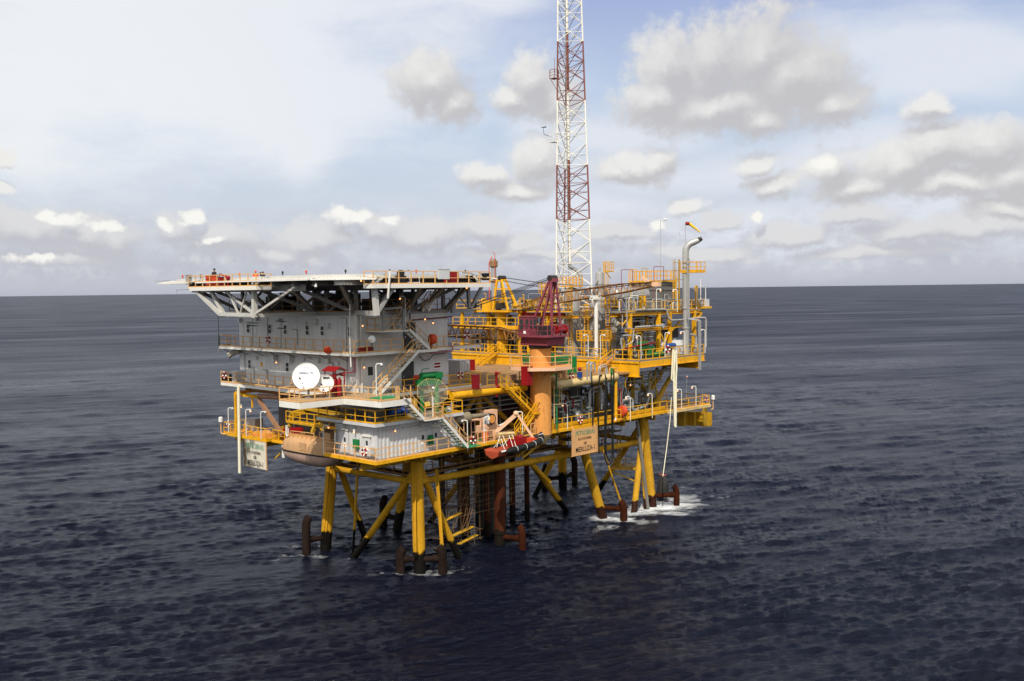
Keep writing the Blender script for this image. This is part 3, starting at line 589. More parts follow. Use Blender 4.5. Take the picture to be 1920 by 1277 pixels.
for x in (36.7,37.6,38.4,40,41.5,42.6,43.8): MB().beam((x,.7,14.2+rs.random()),(x,.7,16.3),.1,.1).build('hanger', YDK, W2)
W3 = thing('utility_piping', 'dim pipes and cable runs under the accommodation behind the tan lifeboat and rescue boat', 'piping', (14,6,11.45))
zpipe(11.5,22,5.5,7.8,11.5,15.6,20,W3,[DARKST,PIPEG,YDK])
# ---------------------------------------------------------------- corrugated cabin on the near corner
CB = thing('equipment_cabin', 'pale grey corrugated steel cabin on the near corner of the lower deck', 'cabin', (.8,.8,11.45))
m = MB()
def corr(m, a, b, z0, z1, out, per=.46, d=.07):
    a, b = Vector((*a,0)), Vector((*b,0)); L_ = (b-a).length; n = round(L_/per); o = Vector(out); pts = []
    for k in range(n):
        for t, dd in ((0,0),(.42,0),(.52,1),(.9,1)): pts.append(a.lerp(b, (k+t)/n) + o*d*dd)
    pts.append(b)
    vs = [(p.x,p.y,z0) for p in pts] + [(p.x,p.y,z1) for p in pts]; N = len(pts)
    m.add(vs, [(i,i+1,N+i+1,N+i) for i in range(N-1)])
corr(m,(.8,.8),(10.4,.8),11.46,14.3,(0,-1,0)); corr(m,(.8,6.6),(.8,.8),11.46,14.3,(-1,0,0)); corr(m,(10.4,.8),(10.4,6.6),11.46,14.3,(1,0,0)); corr(m,(10.4,6.6),(.8,6.6),11.46,14.3,(0,1,0))
m.build('wall', GREY2, CB, None)
MB().box(.72,.72,11.46,.9,.9,14.3).box(.72,.72,14.22,10.5,.86,14.34).box(.72,.72,14.22,.86,6.7,14.34).build('corner_trim', GREY2, CB)
r = MB().prism([(.15,.2),(10.7,.2),(10.7,8.6),(.15,8.6)], 14.36, 14.62).build('roof', GREY2, CB)
MB().prism([(.3,.35),(10.6,.35),(10.6,8.5),(.3,8.5)], 14.622, 14.64).build('roof_deck', GRATE, r)
m = MB(); m.rail([(.25,8.5,14.64),(.25,.3,14.64),(4.8,.3,14.64)], 1.12, 1.3); m.rail([(7.0,.3,14.64),(10.6,.3,14.64),(10.6,6,14.64)], 1.12, 1.3); m.build('railing', YEL, r)
def door(y0, y1, z0, z1, face):
    m = MB()
    if face == 'L': m.box(.69,y0,z0,.78,y1,z1)
    else: m.box(y0,.69,z0,y1,.78,z1)
    d = m.build('door', GREY2, CB); h = MB(); w = MB(); s = MB(); yc = (y0+y1)/2
    if face == 'L': h.box(.6,y0-.1,z1+.05,.8,y1+.1,z1+.25); w.box(.67,yc-.14,z0+1.1,.69,yc+.14,z0+1.5); s.box(.665,yc-.2,z0+.65,.69,yc+.2,z0+.98)
    else: h.box(y0-.1,.6,z1+.05,y1+.1,.8,z1+.25); w.box(yc-.14,.67,z0+1.1,yc+.14,.69,z0+1.5); s.box(yc-.2,.665,z0+.65,yc+.2,.69,z0+.98)
    h.build('hood', WHITE, d); w.build('door_window', GLASS, d); s.build('notice', DISHW, d)
door(1.6,2.5,11.5,13.3,'L'); door(4.7,5.7,11.5,13.6,'L'); door(5.6,6.4,11.5,13.4,'R'); door(7.2,7.95,11.5,13.5,'R')
for (x,y,z,w) in ((.25,5.0,13.75,0),(5.7,.2,13.65,1),(8.2,.3,13.9,1)):
    m = MB(); m.box(x,y,z,x+(.5 if not w else .9),y+(.9 if not w else .5),z+.5); a = m.build('air_conditioner', GREY2, CB)
    m = MB()
    for k in range(5):
        if w: m.box(x+.06,y-.02,z+.07+k*.08,x+.84,y,z+.1+k*.08)
        else: m.box(x-.02,y+.06,z+.07+k*.08,x,y+.84,z+.1+k*.08)
    m.build('grille', DGREY, a)
MB().box(.45,3.1,12.2,.72,3.75,13.0).build('equipment_box', GREEN, CB); MB().box(.44,3.3,12.35,.452,3.6,12.85).build('box_window', DGREEN, CB)
MB().box(6.6,.42,12.1,7.05,.72,12.9).build('equipment_box', GREEN, CB)
m = MB(); 
for k in range(9): m.box(.6,1.0,11.7+k*.11,.7,1.5,11.75+k*.11)
m.build('louver', WHITE, CB)
m = MB(); m.pipe([(.6,6.3,11.5),(.6,6.3,14.1),(.6,5.7,14.1)],.05); m.pipe([(.5,.5,14.0),(4,.55,13.95),(9,.6,14.1)],.03); m.build('conduit', PIPEG, CB)
# things on the cabin roof
t = thing('storage_tank', 'dull grey horizontal cylinder tank on the cabin roof behind yellow rails', 'tank', (3,4,14.64))
MB().vessel((2.2,7.2,15.5),(2.2,1.8,15.5),.62).build('shell', paint('dull_grey_tank',(.17,.16,.14),.4,metal=.3,var=.25), t); MB().box(1.8,5.5,14.64,2.6,5.8,15.1).box(1.8,2.9,14.64,2.6,3.2,15.1).each('saddle', STEELG, t)
t = thing('blue_vessel', 'dark blue horizontal vessel behind the grey roof tank', 'tank', (4.5,4,14.64))
MB().vessel((4.3,6.5,15.7),(4.3,2.6,15.7),.58).build('shell', paint('dark_blue_vessel',(.008,.035,.10),.4), t); MB().box(3.9,3.2,14.64,4.7,3.5,15.2).box(3.9,5.4,14.64,4.7,5.7,15.2).each('saddle', DARKST, t)
t = thing('pump_skid', 'bright blue motor and pump skid on the cabin roof beside the zigzag stairs', 'pump', (3.2,1.4,14.64))
MB().vessel((2.9,1.6,15.25),(4.1,1.6,15.25),.34).build('motor', BLUE, t); MB().lathe((4.2,1.6,15.25),(1,0,0),[(0,.2),(.2,.42),(.5,.42),(.6,.2)],14).pipe([(4.5,1.6,15.6),(4.5,1.6,16.2),(4.9,2.2,16.2)],.1).build('pump', BLUE, t); MB().box(2.6,1.2,14.64,5,2,14.85).build('skid_frame', YDK, t)
t = thing('exhaust_silencer', 'grey-brown exhaust silencer drum sticking out past the cabin end', 'silencer', (10.7,1.6,13.7))
MB().lathe((10.0,1.0,13.95),(1,-.12,.02),[(0,.15),(.25,.5),(1.9,.52),(2.2,.24),(2.8,.22),(3.9,.2),(4.0,.14)],18).build('drum', paint('lagged_silencer',(.22,.18,.12),.7,var=.2,bump=.4), t)
MB().tube((10.2,1.0,13.9),(10.2,2.2,14.3),.1).build('bracket', STEELG, t)
# ---------------------------------------------------------------- zigzag stairs from the main deck to the lower deck
stair('staircase', 'white-stringer stairs with green treads from the dish platform to the small mid landing', (4.9,-.45,14.6), (2.5,-.45,16.75), .85, (0,1,0), WHITE, DGREEN, TAN)
t = stair('staircase', 'white-stringer stairs with green treads from the mid landing down to the lower deck', (10.15,-.45,11.5), (6.95,-.45,14.6), .85, (0,1,0), WHITE, DGREEN, TAN)
t = thing('stair_landing', 'small white landing halfway down the front stairs with tan rails', 'landing', (5.9,-.4,14.6))
MB().box(4.85,-.95,14.5,7.0,.15,14.62).build('floor', WHITE, t); MB().rail([(4.9,-.9,14.62),(6.95,-.9,14.62)],1.05,1).build('railing', TAN, t)
MB().box(10.0,-.9,11.45,11.9,1.2,11.5).build('deck_patch', GRDECK, LD)
# ---------------------------------------------------------------- main deck
MD = thing('main_deck', 'rust-brown main deck plate running under the grey living block to the yellow process module', 'platform deck', (20,12,16.6))
PM = [(2.6,26),(2.6,5.7),(3.4,3.5),(11.5,3.4),(12,2.4),(22.5,1.6),(24,.6),(34,.3),(37,.3),(37,26)]
MB().prism(PM, 16.32, 16.5).build('floor', TARP, MD)
m = MB()
for y in (6,11,16,21): m.ibeam((6,y,15.9),(37,y,15.9),.4,.8,.05)
for x in (6,12,18,24,30,36): m.ibeam((x,4.2 if x<22 else 1.5,15.95),(x,25,15.95),.35,.7,.05)
m.build('girders', YDK, MD)
MB().tube((11.2,2.35,15.95),(21.4,2.1,15.95),.36,n=18).build('edge_tube', YEL, MD)
MB().tube((23.9,.35,16.05),(34.1,.1,16.2),.44,n=18).build('edge_tube', CREAM, MD)
m = MB(); m.beam((11,3.2,16.2),(23,2.6,16.2),.15,.4); m.build('edge_beam', YEL, MD)
m = MB(); m.rail([(16.3,2.6,16.5),(19.2,2.3,16.5)]); m.rail([(20.6,2.2,16.5),(22.5,1.8,16.5)]); m.rail([(24,.7,16.5),(33.6,.35,16.5)],1.1,1.6,.03); m.build('railing', paint('dull_ochre_rail',(.42,.24,.05),.5,rust=.2), MD)
# white walkway round the living block and the dish platform
MW = thing('main_walkway', 'white-edged walkway round the foot of the grey living block carrying the satellite dishes', 'walkway', (0,8,16.6))
PA = [(1.3,27),(1.3,7),(-4.8,7),(-4.8,4),(-.3,3.85),(0,-.85),(3.3,-.85),(3.3,3.5),(2.6,5.7),(2.6,27)]
MB().prism(PA, 16.62, 16.72).build('floor', paint('tan_walkway_plate',(.42,.28,.16),.7,rust=.2,streak=False), MW)
MB().box(.4,-.6,16.722,3.2,2.2,16.735).build('green_plate', GRDECK, MW)
m = MB(); E_ = [(1.3,27),(1.3,7),(-4.8,7),(-4.8,4),(-.3,3.85),(0,-.85),(3.3,-.85)]
for a, b in zip(E_[:-1], E_[1:]): h = .5 if a[0] < 1 or b[0] < .5 else .3; m.beam((*a,16.6-h/2+.06),(*b,16.6-h/2+.06),.12,h)
m.build('edge_beam', WHITE, MW)
m = MB(); m.rail([(x,y,16.72) for x,y in E_]+[(2.0,-.85,16.72)],1.1,1.45); m.build('railing', TAN, MW)
m = MB(); m.prism([(3.3,3.5),(16.3,3.5),(16.3,5.65),(3.3,5.65)],16.62,16.72); m.build('floor', GRATE, MW)
m = MB(); m.beam((3.3,3.45,16.52),(16.3,3.45,16.52),.12,.3); m.beam((16.3,3.45,16.52),(16.3,5.6,16.52),.12,.3); m.build('edge_beam', WHITE, MW)
m = MB(); m.rail([(4.9,3.5,16.72),(16.25,3.5,16.72),(16.25,5.6,16.72)]); m.build('railing', YEL, MW)
# ---------------------------------------------------------------- living block
AB = thing('accommodation_block', 'two-storey grey steel living block with small windows under the helideck', 'living quarters', (2.6,5.7,16.7))
AX0,AY0,AX1,AY1 = 2.6,5.7,14.0,25.4
MB().box(AX0,AY0,16.72,AX1,AY1,20.4).build('lower_storey', GREY, AB)
MB().box(AX0+.02,AY0+.02,20.5,AX1-.02,AY1-.02,24.0).build('upper_storey', GREY, AB)
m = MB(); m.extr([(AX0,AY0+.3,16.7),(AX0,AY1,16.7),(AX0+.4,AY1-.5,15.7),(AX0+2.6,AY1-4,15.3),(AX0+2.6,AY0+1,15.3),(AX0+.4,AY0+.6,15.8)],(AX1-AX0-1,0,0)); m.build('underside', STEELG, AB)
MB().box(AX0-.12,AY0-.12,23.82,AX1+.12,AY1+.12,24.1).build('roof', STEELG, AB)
m = MB()
for z in (18.0,19.2,21.8): m.box(AX0-.012,AY0,z,AX0,AY1,z+.012)
for y in np.arange(7.7,25,2.4): m.box(AX0-.012,y,16.75,AX0,y+.02,23.8)
m.build('plate_seams', GREY, AB)
def window(face, u, z, w=.62, h=.98, shade=False):
    f = MB(); g = MB()
    if face == 'L':
        x = AX0
        f.box(x-.05,u,z,x+.02,u+w,z+.07).box(x-.05,u,z+h-.07,x+.02,u+w,z+h).box(x-.05,u,z+.07,x+.02,u+.07,z+h-.07).box(x-.05,u+w-.07,z+.07,x+.02,u+w,z+h-.07).box(x-.045,u+.07,z+h*.48,x+.02,u+w-.07,z+h*.48+.06)
        g.box(x-.02,u+.07,z+.07,x+.0,u+w-.07,z+h*.48-.002).box(x-.02,u+.07,z+h*.48+.062,x+.0,u+w-.07,z+h-.07)
    else:
        y = AY0
        f.box(u,y-.05,z,u+w,y+.02,z+.07).box(u,y-.05,z+h-.07,u+w,y+.02,z+h).box(u,y-.05,z+.07,u+.07,y+.02,z+h-.07).box(u+w-.07,y-.05,z+.07,u+w,y+.02,z+h-.07); g.box(u+.07,y-.02,z+.07,u+w-.07,y,z+h-.07)
    w_ = g.build('window', GLASS, AB); f.build('window_frame', WHITE, w_)
for u in (23.3,19.3,16.6,12.9,10.5,6.3): window('L',u,21.85)
for u in (23.2,16.4): window('L',u,18.15)
window('F',3.75,18.2,.75,.95)
for x, z0 in ((7.9,16.75),(8.2,20.52)): d = MB().box(x,AY0-.06,z0,x+1.5,AY0,z0+2.5).build('door', paint('dark_doorway',(.06,.06,.06),.6), AB); MB().box(x+.1,AY0-.1,z0+1.0,x+.2,AY0-.06,z0+1.2).build('handle', STEEL, d)
m = MB(); m.tube((2.55,5.6,16.8),(2.5,5.62,24),.12,n=10); m.tube((3.0,5.5,16.8),(3.0,5.55,24),.06,n=8); m.build('corner_pipe', WHITE, AB)
for (y,z,h,d) in ((18.4,19.1,.7,.5),(15.6,19.15,.7,.5),(11.2,19.3,.5,.3),(9.6,19.35,.5,.35),(13.6,19.4,.35,.25),(8.3,19.2,.35,.2),(21.9,19.2,.35,.2),(11.5,22.9,.55,.3),(13.2,22.8,.35,.25),(21.6,23.2,.4,.3),(17.5,23.1,.4,.3),(9.6,22.6,.5,.25),(24.8,23.0,.4,.3)):
    b = MB().box(AX0-d,y,z,AX0-.005,y+.55,z+h).build('wall_box', GREY2, AB); MB().box(AX0-d-.02,y+.06,z+.05,AX0-d,y+.2,z+h-.1).build('cover', WHITE, b)
MB().box(AX0-.05,21.1,18.5,AX0-.01,21.45,18.9).build('sign_plate', YEL, AB)
f = MB().box(12.0,AY0-.04,18.35,12.95,AY0-.01,18.98).build('notice_plate', DISHW, AB)
for z in (18.72,18.42): MB().box(12.06,AY0-.05,z,12.89,AY0-.04,z+.2).build('notice_print', RED, f)
for k, (y0,z0,z1) in enumerate(((19.9,20.9,24),(14.8,20.9,22.4),(7.0,17,23.6),(24.3,17.2,19.8),(20.2,17.1,18.2),(22.6,17.1,18.4),(9.2,17,19.4))): MB().pipe([(AX0-.1,y0,z0),(AX0-.1,y0,z1),(AX0-.1,y0+.8,z1)],.04).build('conduit', STEELG, AB)
MB().pipe([(10.1,5.6,19.7),(10.6,5.5,19.25),(11.3,5.5,19.3),(11.9,5.6,19.75),(13.5,5.6,19.8)],.035).build('cable', DARKST, AB)
m = MB(); m.pipe([(8.9,5.5,23.9),(8.9,5.5,23.2),(14.5,5.5,23.4)],.06); m.build('fire_pipe', paint('dull_maroon_pipe',(.16,.04,.035),.5), AB)
m = MB(); m.pipe([(9.9,3.9,20.05),(12.9,3.9,20.1),(12.9,3.9,20.6),(12.5,3.9,20.6)],.06); m.build('fire_pipe', paint('pink_pipe',(.36,.12,.14),.5), AB)
m = MB(); m.lathe((2.4,25.2,20.0),(-.66,.5,-.35),[(0,.3),(.9,.3),(1.2,.42),(1.22,.36),(1.0,.28)],18); m.build('vent_cowl', paint('beige_vent',(.46,.42,.34),.5,rust=.1), AB)
# first-floor walkway
W2_ = [(1.2,27),(1.2,4.2),(6.9,4.2),(7.1,3.3),(10.4,3.3),(10.4,4.2),(17,4.2)]
a = MB().prism(W2_+[(17,5.68),(2.58,5.68),(2.58,27)],20.4,20.5).build('walkway', paint('rusty_walkway_plate',(.36,.22,.11),.7,rust=.25,streak=False), AB)
m = MB()
for p, q in zip(W2_[:-1],W2_[1:]): m.beam((*p,20.36),(*q,20.36),.1,.26)
m.build('edge_beam', WHITE, a)
m = MB(); m.rail([(1.2,27,20.5)]+[(x,y,20.5) for x,y in W2_[1:3]],1.1,1.55); m.rail([(9.7,3.35,20.5),(10.35,3.35,20.5),(10.4,4.2,20.5),(17,4.2,20.5),(17,5.6,20.5)],1.1,1.55); m.rail([(2.5,27,20.5),(1.2,27,20.5)]); m.build('railing', TAN, a)
m = MB()
for y in np.arange(7,27,2.8): m.beam((2.6,y,19.6),(1.3,y,20.25),.07,.07)
m.build('bracket', STEELG, a)
m = MB(); m.rail([(2.5,27,24.1),(2.5,5.6,24.1),(14.2,5.6,24.1)],1.1,1.7,.03); m.build('roof_railing', paint('brown_rail',(.30,.15,.05),.6,rust=.25), AB)
# upper landing and its stairs
ul = thing('stair_landing', 'grey framed landing with tan rails high on the front wall of the living block', 'landing', (5.2,4.4,22.4))
MB().box(3.7,3.2,22.3,7.0,5.6,22.42).build('floor', WHITE, ul)
m = MB(); m.rail([(3.75,5.5,22.42),(3.75,3.25,22.42),(6.2,3.25,22.42)],1.1,1.2); m.build('railing', TAN, ul)
m = MB()
for x in (3.75,6.1): m.beam((x,3.22,22.42),(x,3.22,24.6),.2,.2,(0,1,0))
m.beam((3.7,3.22,24.4),(6.2,3.22,24.5),.2,.2); m.beam((3.8,3.22,24.3),(6.0,3.22,22.5),.08,.08); m.beam((3.8,3.22,22.5),(6.0,3.22,24.3),.05,.05); m.build('frame', STEELG, ul)
stair('staircase', 'white-stringer stairs from the dish walkway up to the first-floor walkway', (2.7,3.1,16.8), (7.5,3.1,20.5), .85, (0,1,0), WHITE, GRATE, TAN)
stair('staircase', 'grey-stringer stairs from the framed landing down to the first-floor walkway', (9.4,3.75,20.5), (6.95,3.75,22.42), .8, (0,1,0), WHITE, GRATE, TAN)
stair('staircase', 'shaded grey stairs from the framed landing up to the block roof', (6.1,4.6,22.42), (7.8,4.6,24.2), .8, (0,1,0), STEELG, GRATE, TAN)
stair('staircase', 'topmost white stairs in the dark space beneath the helideck up to its walkway', (9.0,3.4,24.1), (11.0,3.4,26.4), .8, (0,1,0), WHITE, GRATE, TAN)
# ---------------------------------------------------------------- helideck
HD = thing('helideck', 'wide white-rimmed helideck with safety net and raking struts over the grey living block', 'helideck', (7,13,27.3))
PH = [(-3.5,26.5),(-3.5,2.8),(-.3,-.5),(12.6,-.5),(18,5),(18,21),(13,26.5)]
MB().prism(PH,27.05,27.35).build('deck_plate', paint('dark_green_heli_deck',(.06,.075,.065),.7,streak=False), HD)
m = MB()
for p, q in zip(PH, PH[1:]+PH[:1]): m.beam((*p,27.30),(*q,27.30),.16,.30)
m.build('rim', paint('dull_white_rim',(.55,.54,.50),.5,rust=.12), HD)
# net panels: frames leaning outwards with cross wires
m = MB(); cx, cy = 7.2, 13
def netrun(p, q, e0=.4, e1=.4):
    m = MB(); p, q = Vector((*p,27.25)), Vector((*q,27.25)); d = (q-p).normalized(); n = Vector((d.y,-d.x,0))
    if n.dot(p - Vector((cx,cy,27.25))) < 0: n = -n
    k = max(2, round((q-p).length/1.5)); o = n*1.4 + Vector((0,0,-.22))
    m.beam(p+o-d*e0, q+o+d*e1, .12, .12); m.beam(p-d*e0*.3, p+o-d*e0, .1, .1); m.beam(q+d*e1*.3, q+o+d*e1, .1, .1)
    for i in range(k+1): c = p.lerp(q,i/k); m.beam(c, c+o, .08, .09)
    for j in range(1,7): m.beam(p+o*(j/7), q+o*(j/7), .045, .03)
    for i in range(k*5): c = p.lerp(q,i/(k*5)); m.beam(c, c+o+d*.25, .045, .03)
    m.build('safety_net', WHITE, HD)
netrun((-3.5,26.5),(-3.5,22.2),1.4); netrun((-3.5,20.5),(-3.5,2.8),0,.5); netrun((-3.5,2.8),(-.3,-.5)); netrun((13,26.5),(-3.5,26.5),.4,1.4); netrun((12.6,-.5),(18,5)); netrun((18,5),(18,21))
m = MB()
for y in (1,4,7,10,13,16,19,22,25): m.ibeam((-3.2,y,26.8),(17.5 if 5<y<22 else 13,y,26.8),.3,.5,.04)
for x in (-2.5,2.6,8,14,17): m.ibeam((x,3.2 if x>-1 and x<13 else 6,26.4),(x,25.5,26.4),.3,.6,.04)
m.build('deck_beams', STEELG, HD)
def strut(a, b, w=.3): MB().ibeam(a, b, w, w, .05).build('strut', STEELG, HD)
for a, b in (((2.7,24.8,24.1),(-2.6,25.5,26.6)),((2.7,19.5,24.1),(-2.6,23,26.6)),((2.7,19.5,24.1),(-2.6,15.5,26.6)),((2.7,12,24.1),(-2.6,14.5,26.6)),((2.7,12,24.1),(-2.6,8.5,26.6)),((2.7,6.2,24.1),(-2.6,8,26.6)),((2.7,6,24.1),(-1.6,2.2,26.6)),((4.4,5.6,24.1),(3.2,.6,26.6)),((8.8,5.6,24.1),(6.2,.6,26.6)),((8.8,5.6,24.1),(11.2,.6,26.6)),((13.7,5.8,24.1),(12.4,.8,26.6)),((13.9,6,24.1),(16.9,6,26.5)),((13.9,12,24.1),(17.2,12,26.5)),((13.9,18,24.1),(17.2,18,26.5)),((10.3,5.6,24.1),(9.2,.6,26.6))): strut(a, b)
for x in (2.9,8.3,13.7):
    for y in (6,10.5,15,20,25): MB().beam((x,y,24.1),(x,y,26.2),.3,.3).build('post', STEELG, HD)
for y in (8,13,18,23): MB().beam((8.3,y-2,24.2),(8.3,y+2,26.3),.2,.2).beam((2.9,y-2,26.3),(2.9,y+2,24.2),.2,.2).each('cross_brace', STEELG, HD)
# outrigger frames at the two visible corners
OX = -4.2; PALE = paint('pale_steel_paint', (.46,.45,.41), .5, var=.15, rust=.15)
MB().beam((OX,11.2,24.0),(OX,17.4,24.05),.28,.34).beam((OX,11.5,23.75),(OX,11.5,26.9),.36,.4).beam((OX,11.5,23.95),(2.6,11.5,24.0),.26,.32).beam((OX,17.2,23.95),(2.6,17.2,24.0),.26,.32).each('outrigger', PALE, HD)
e_ = fx(551,540,-3.6)
MB().beam((OX,11.8,24.2),(OX,16.6,26.3),.2,.2).beam((OX,11.3,24.15),e_,.2,.2).beam((OX,14.2,24.1),(OX-.2,15.6,26.3),.14,.14).beam((OX,13.9,24.1),(OX-.2,12.3,26.3),.14,.14).beam((OX,17.3,24),(OX-.5,20.8,26.3),.32,.3).beam((OX+.3,17.2,24),(OX-.1,18.8,26.3),.3,.3).each('outrigger_brace', PALE, HD)
MB().beam((-.5,-1.1,24.15),(2.5,5.5,24.1),.32,.42).beam((-.42,-1.0,23.98),(-.6,-1.0,26.3),.44,.36).each('outrigger', PALE, HD)
b_ = fy(736,540,-1.0); MB().beam((-.3,-1.0,24.3),b_,.32,.3).each('outrigger_brace', STEELG, HD)
MB().beam((14.0,5.2,23.95),(16.9,5.2,24.0),.3,.4).beam((16.5,5.2,24.1),(16.4,5.2,26.4),.3,.3).each('outrigger', STEELG, HD)
MB().beam((16.7,5.2,24.1),(18.4,5.2,26.4),.28,.28).beam((14.1,5.2,26.3),(16.4,5.2,24.2),.1,.1).beam((14.1,5.2,24.2),(15.5,5.2,26.4),.3,.3).each('outrigger_brace', STEELG, HD)
# stairs and lowered walkways
def hwalk(pts, poly, parts=True):
    f = MB().prism(poly,26.42,26.55).build('side_walkway', GRATE, HD)
    m = MB()
    for p, q in zip(pts[:-1],pts[1:]): m.beam((*p,26.42),(*q,26.42),.14,.34)
    m.build('edge_beam', WHITE, f)
    m = MB(); m.rail([(*p,26.55) for p in pts],1.12,1.35); m.build('railing', TAN, f)
hwalk([(-3.4,21.8),(-4.9,21.8),(-4.9,10.0),(-3.4,10.0)], [(-3.4,21.8),(-4.9,21.8),(-4.9,10),(-3.4,10)])
hwalk([(-1.2,-.4),(-1.2,-1.6),(12.6,-1.6),(12.6,-.3)], [(-1.2,-.4),(-1.2,-1.6),(12.6,-1.6),(12.6,-.4)])
m = MB()
for k in range(5): m.box(-.9+k*.24,-1.4,26.6+k*.16,-.65+k*.24,-.6,26.64+k*.16)
m.beam((-1.1,-1.45,26.5),(.3,-1.45,27.4),.05,.2); m.build('step_ladder', WHITE, HD); m = MB(); m.beam((11.6,-1.45,26.5),(10.4,-1.45,27.5),.05,.2); m.beam((11.6,-.65,26.5),(10.4,-.65,27.5),.05,.2)
for k in range(5): m.box(10.5+k*.22,-1.4,27.4-k*.18,10.7+k*.22,-.7,27.44-k*.18)
m.build('step_ladder', WHITE, HD); m = MB(); m.beam((-4.8,11.0,26.5),(-3.6,12.2,27.3),.05,.25); m.beam((-4.8,10.2,26.5),(-3.6,11.2,27.3),.05,.25); m.build('step_ladder', WHITE, HD)
MB().beam((.5,-1.75,27.7),(.2,-1.75,25.4),.12,.12).build('drain_pipe', WHITE, HD)
# perimeter lights on the rim
for k, (x,y) in enumerate(((-3.5,25.5),(-3.5,22),(-3.5,18.5),(-3.5,15),(-3.5,11.5),(-3.5,8),(-3.5,4.5),(-1.9,1.15),(1.5,-.5),(4.5,-.5),(7.5,-.5),(10.5,-.5))):
    b = MB().tube((x,y,27.5),(x,y,27.66),.05,n=6).lathe((x,y,27.66),(0,0,1),[(0,.09),(.12,.1),(.2,.05)],8).build('perimeter_light', DARKST if k%3 else ORANGE, HD)
# ---------------------------------------------------------------- upper process deck
PD = thing('process_deck', 'bright yellow upper process deck on deep plate girders, right half of the platform', 'process module', (43,10,17.8))
MB().prism([(37,-1),(50.6,-1),(50.6,26),(46,29.5),(37,29.5)],17.72,17.88).build('floor', GRATE, PD)
m = MB(); m.box(37,-.95,16.0,37.14,29.4,17.74); m.box(36.85,-1,15.98,37.35,29.4,16.06); m.box(36.88,-1,17.5,37.0,29.4,17.74)
for y in np.arange(1.5,29,3.1): m.box(36.9,y,16.06,37,y+.08,17.5)
m.box(49.4,-.9,16.2,49.55,26,17.74); m.box(49.2,-.95,16.15,49.8,26,16.22); m.build('plate_girder', YEL, PD)
m = MB(); m.box(37.2,-1.05,17.05,50.6,-.93,17.72); m.box(37.2,-1.2,17.02,50.6,-.75,17.07); m.build('edge_beam', YEL, PD)
m = MB()
for y in (3,8,13,18,24): m.ibeam((37.3,y,17.2),(49.4,y,17.2),.35,.95,.05)
for x in (40,43,46): m.ibeam((x,-.8,17.3),(x,25.5,17.3),.25,.8,.05)
m.build('girders', YDK, PD)
m = MB(); m.rail([(37,29.3,17.9),(37,3.9,17.9)],1.12,1.5); m.rail([(37,2.4,17.9),(37,-.98,17.9),(50.55,-.98,17.9),(50.55,5,17.9)],1.12,1.3); m.build('railing', YEL, PD)
m = MB(); m.beam((48.6,2,16.1),(44.5,2,11.6),.3,.3); m.beam((47.2,3.5,16.1),(43.6,3.5,12.2),.3,.3); m.build('support_brace', YDK, PD)
stair('staircase', 'yellow stairs up to the process deck left of the white vertical pole', (34.2,3.4,16.5), (37.0,3.1,18.0), .85, (0,1,0), ORTAN, ORTAN, YEL)
stair('staircase', 'yellow stairs up to the process deck beside the yellow crane column', (33.9,21.6,16.4), (37.0,21.3,18.1), .85, (0,1,0), YEL, ORTAN, YEL)
stair('staircase', 'yellow stairs dropping from the brown main deck past the big yellow tube', (16.9,.95,16.6), (20.9,.95,13.5), .8, (0,1,0), YEL, YDK, YEL)
stair('staircase', 'yellow stairs with a railed foot landing on the lower deck left of the orange pedestal', (18.6,.7,11.5), (20.9,.7,13.5), .8, (0,1,0), YEL, YDK, YEL)
t = thing('stair_landing', 'small yellow railed landing against the orange crane pedestal', 'landing', (21.2,.9,13.5)); MB().box(20.6,-.1,13.4,21.3,1.5,13.5).build('floor', YEL, t); MB().rail([(20.6,-.1,13.5),(21.3,-.1,13.5)],1.1,.7).build('railing', YEL, t)
m = MB()
# process frame, right
def clutter(parent, x0, x1, y0, y1, z0, z1, n):               # small vessels, boxes, actuators and skids of many sizes
    for k in range(n):
        x, y = rs.uniform(x0,x1), rs.uniform(y0,y1); t = rs.random(); h = rs.uniform(.4,1)*(z1-z0); m_ = rs.choice([PIPEG,DARKST,STEEL,YDK,STEELG,DARKST,ALU]); s_ = rs.uniform(.18,.42)
        if t < .4: MB().vessel((x,y,z0),(x,y,z0+h),s_*.8,12).tube((x,y,z0+h-.05),(x,y,z0+h+.2),.06,n=6).build('small_vessel', m_, parent)
        elif t < .6: MB().vessel((x-s_*2,y,z0+s_*1.4),(x+s_*2,y,z0+s_*1.4),s_,12).box(x-.3,y-.2,z0,x-.2,y+.2,z0+s_).build('small_vessel', m_, parent)
        elif t < .8: MB().box(x-s_,y-s_*.6,z0+h*.3,x+s_,y+s_*.6,z0+h*.3+s_*1.6).tube((x,y,z0),(x,y,z0+h*.3),.05,n=6).build('cabinet', m_, parent)
        else: MB().lathe((x,y,z0+h*.3),(0,0,1),[(0,.1),(.05,s_),(.12,s_),(.2,.14),(.5,.14),(.55,s_*.8),(.8,s_*.8),(.9,.1)],12).tube((x,y,z0),(x,y,z0+h*.3),.1,n=6).build('actuator', m_, parent)
PF = thing('process_skid', 'open yellow two-level steel frame packed with grey pipes at the right end', 'process module', (44,4,17.9))
m = MB()
for x, w in ((37.8,.36),(43.45,.42),(45.8,.42),(51.2,.42)): m.beam((x,.8,17.9),(x,.8,23.1),w,w,(0,1,0))
for x, y in ((45,9),(51.2,9)): m.beam((x,y,17.9),(x,y,23.1),.3,.3,(0,1,0))
m.each('column', YEL, PF)
m = MB()
for z in (21.2,): m.ibeam((36.9,.8,z),(46.0,.8,z),.3,.34,.05); m.ibeam((43.5,9,z),(51,9,z),.3,.34,.05)
m.ibeam((36.9,.75,23.0),(52.4,.75,23.0),.3,.36,.05); m.ibeam((43.5,9,23),(52.4,9,23),.3,.36,.05)
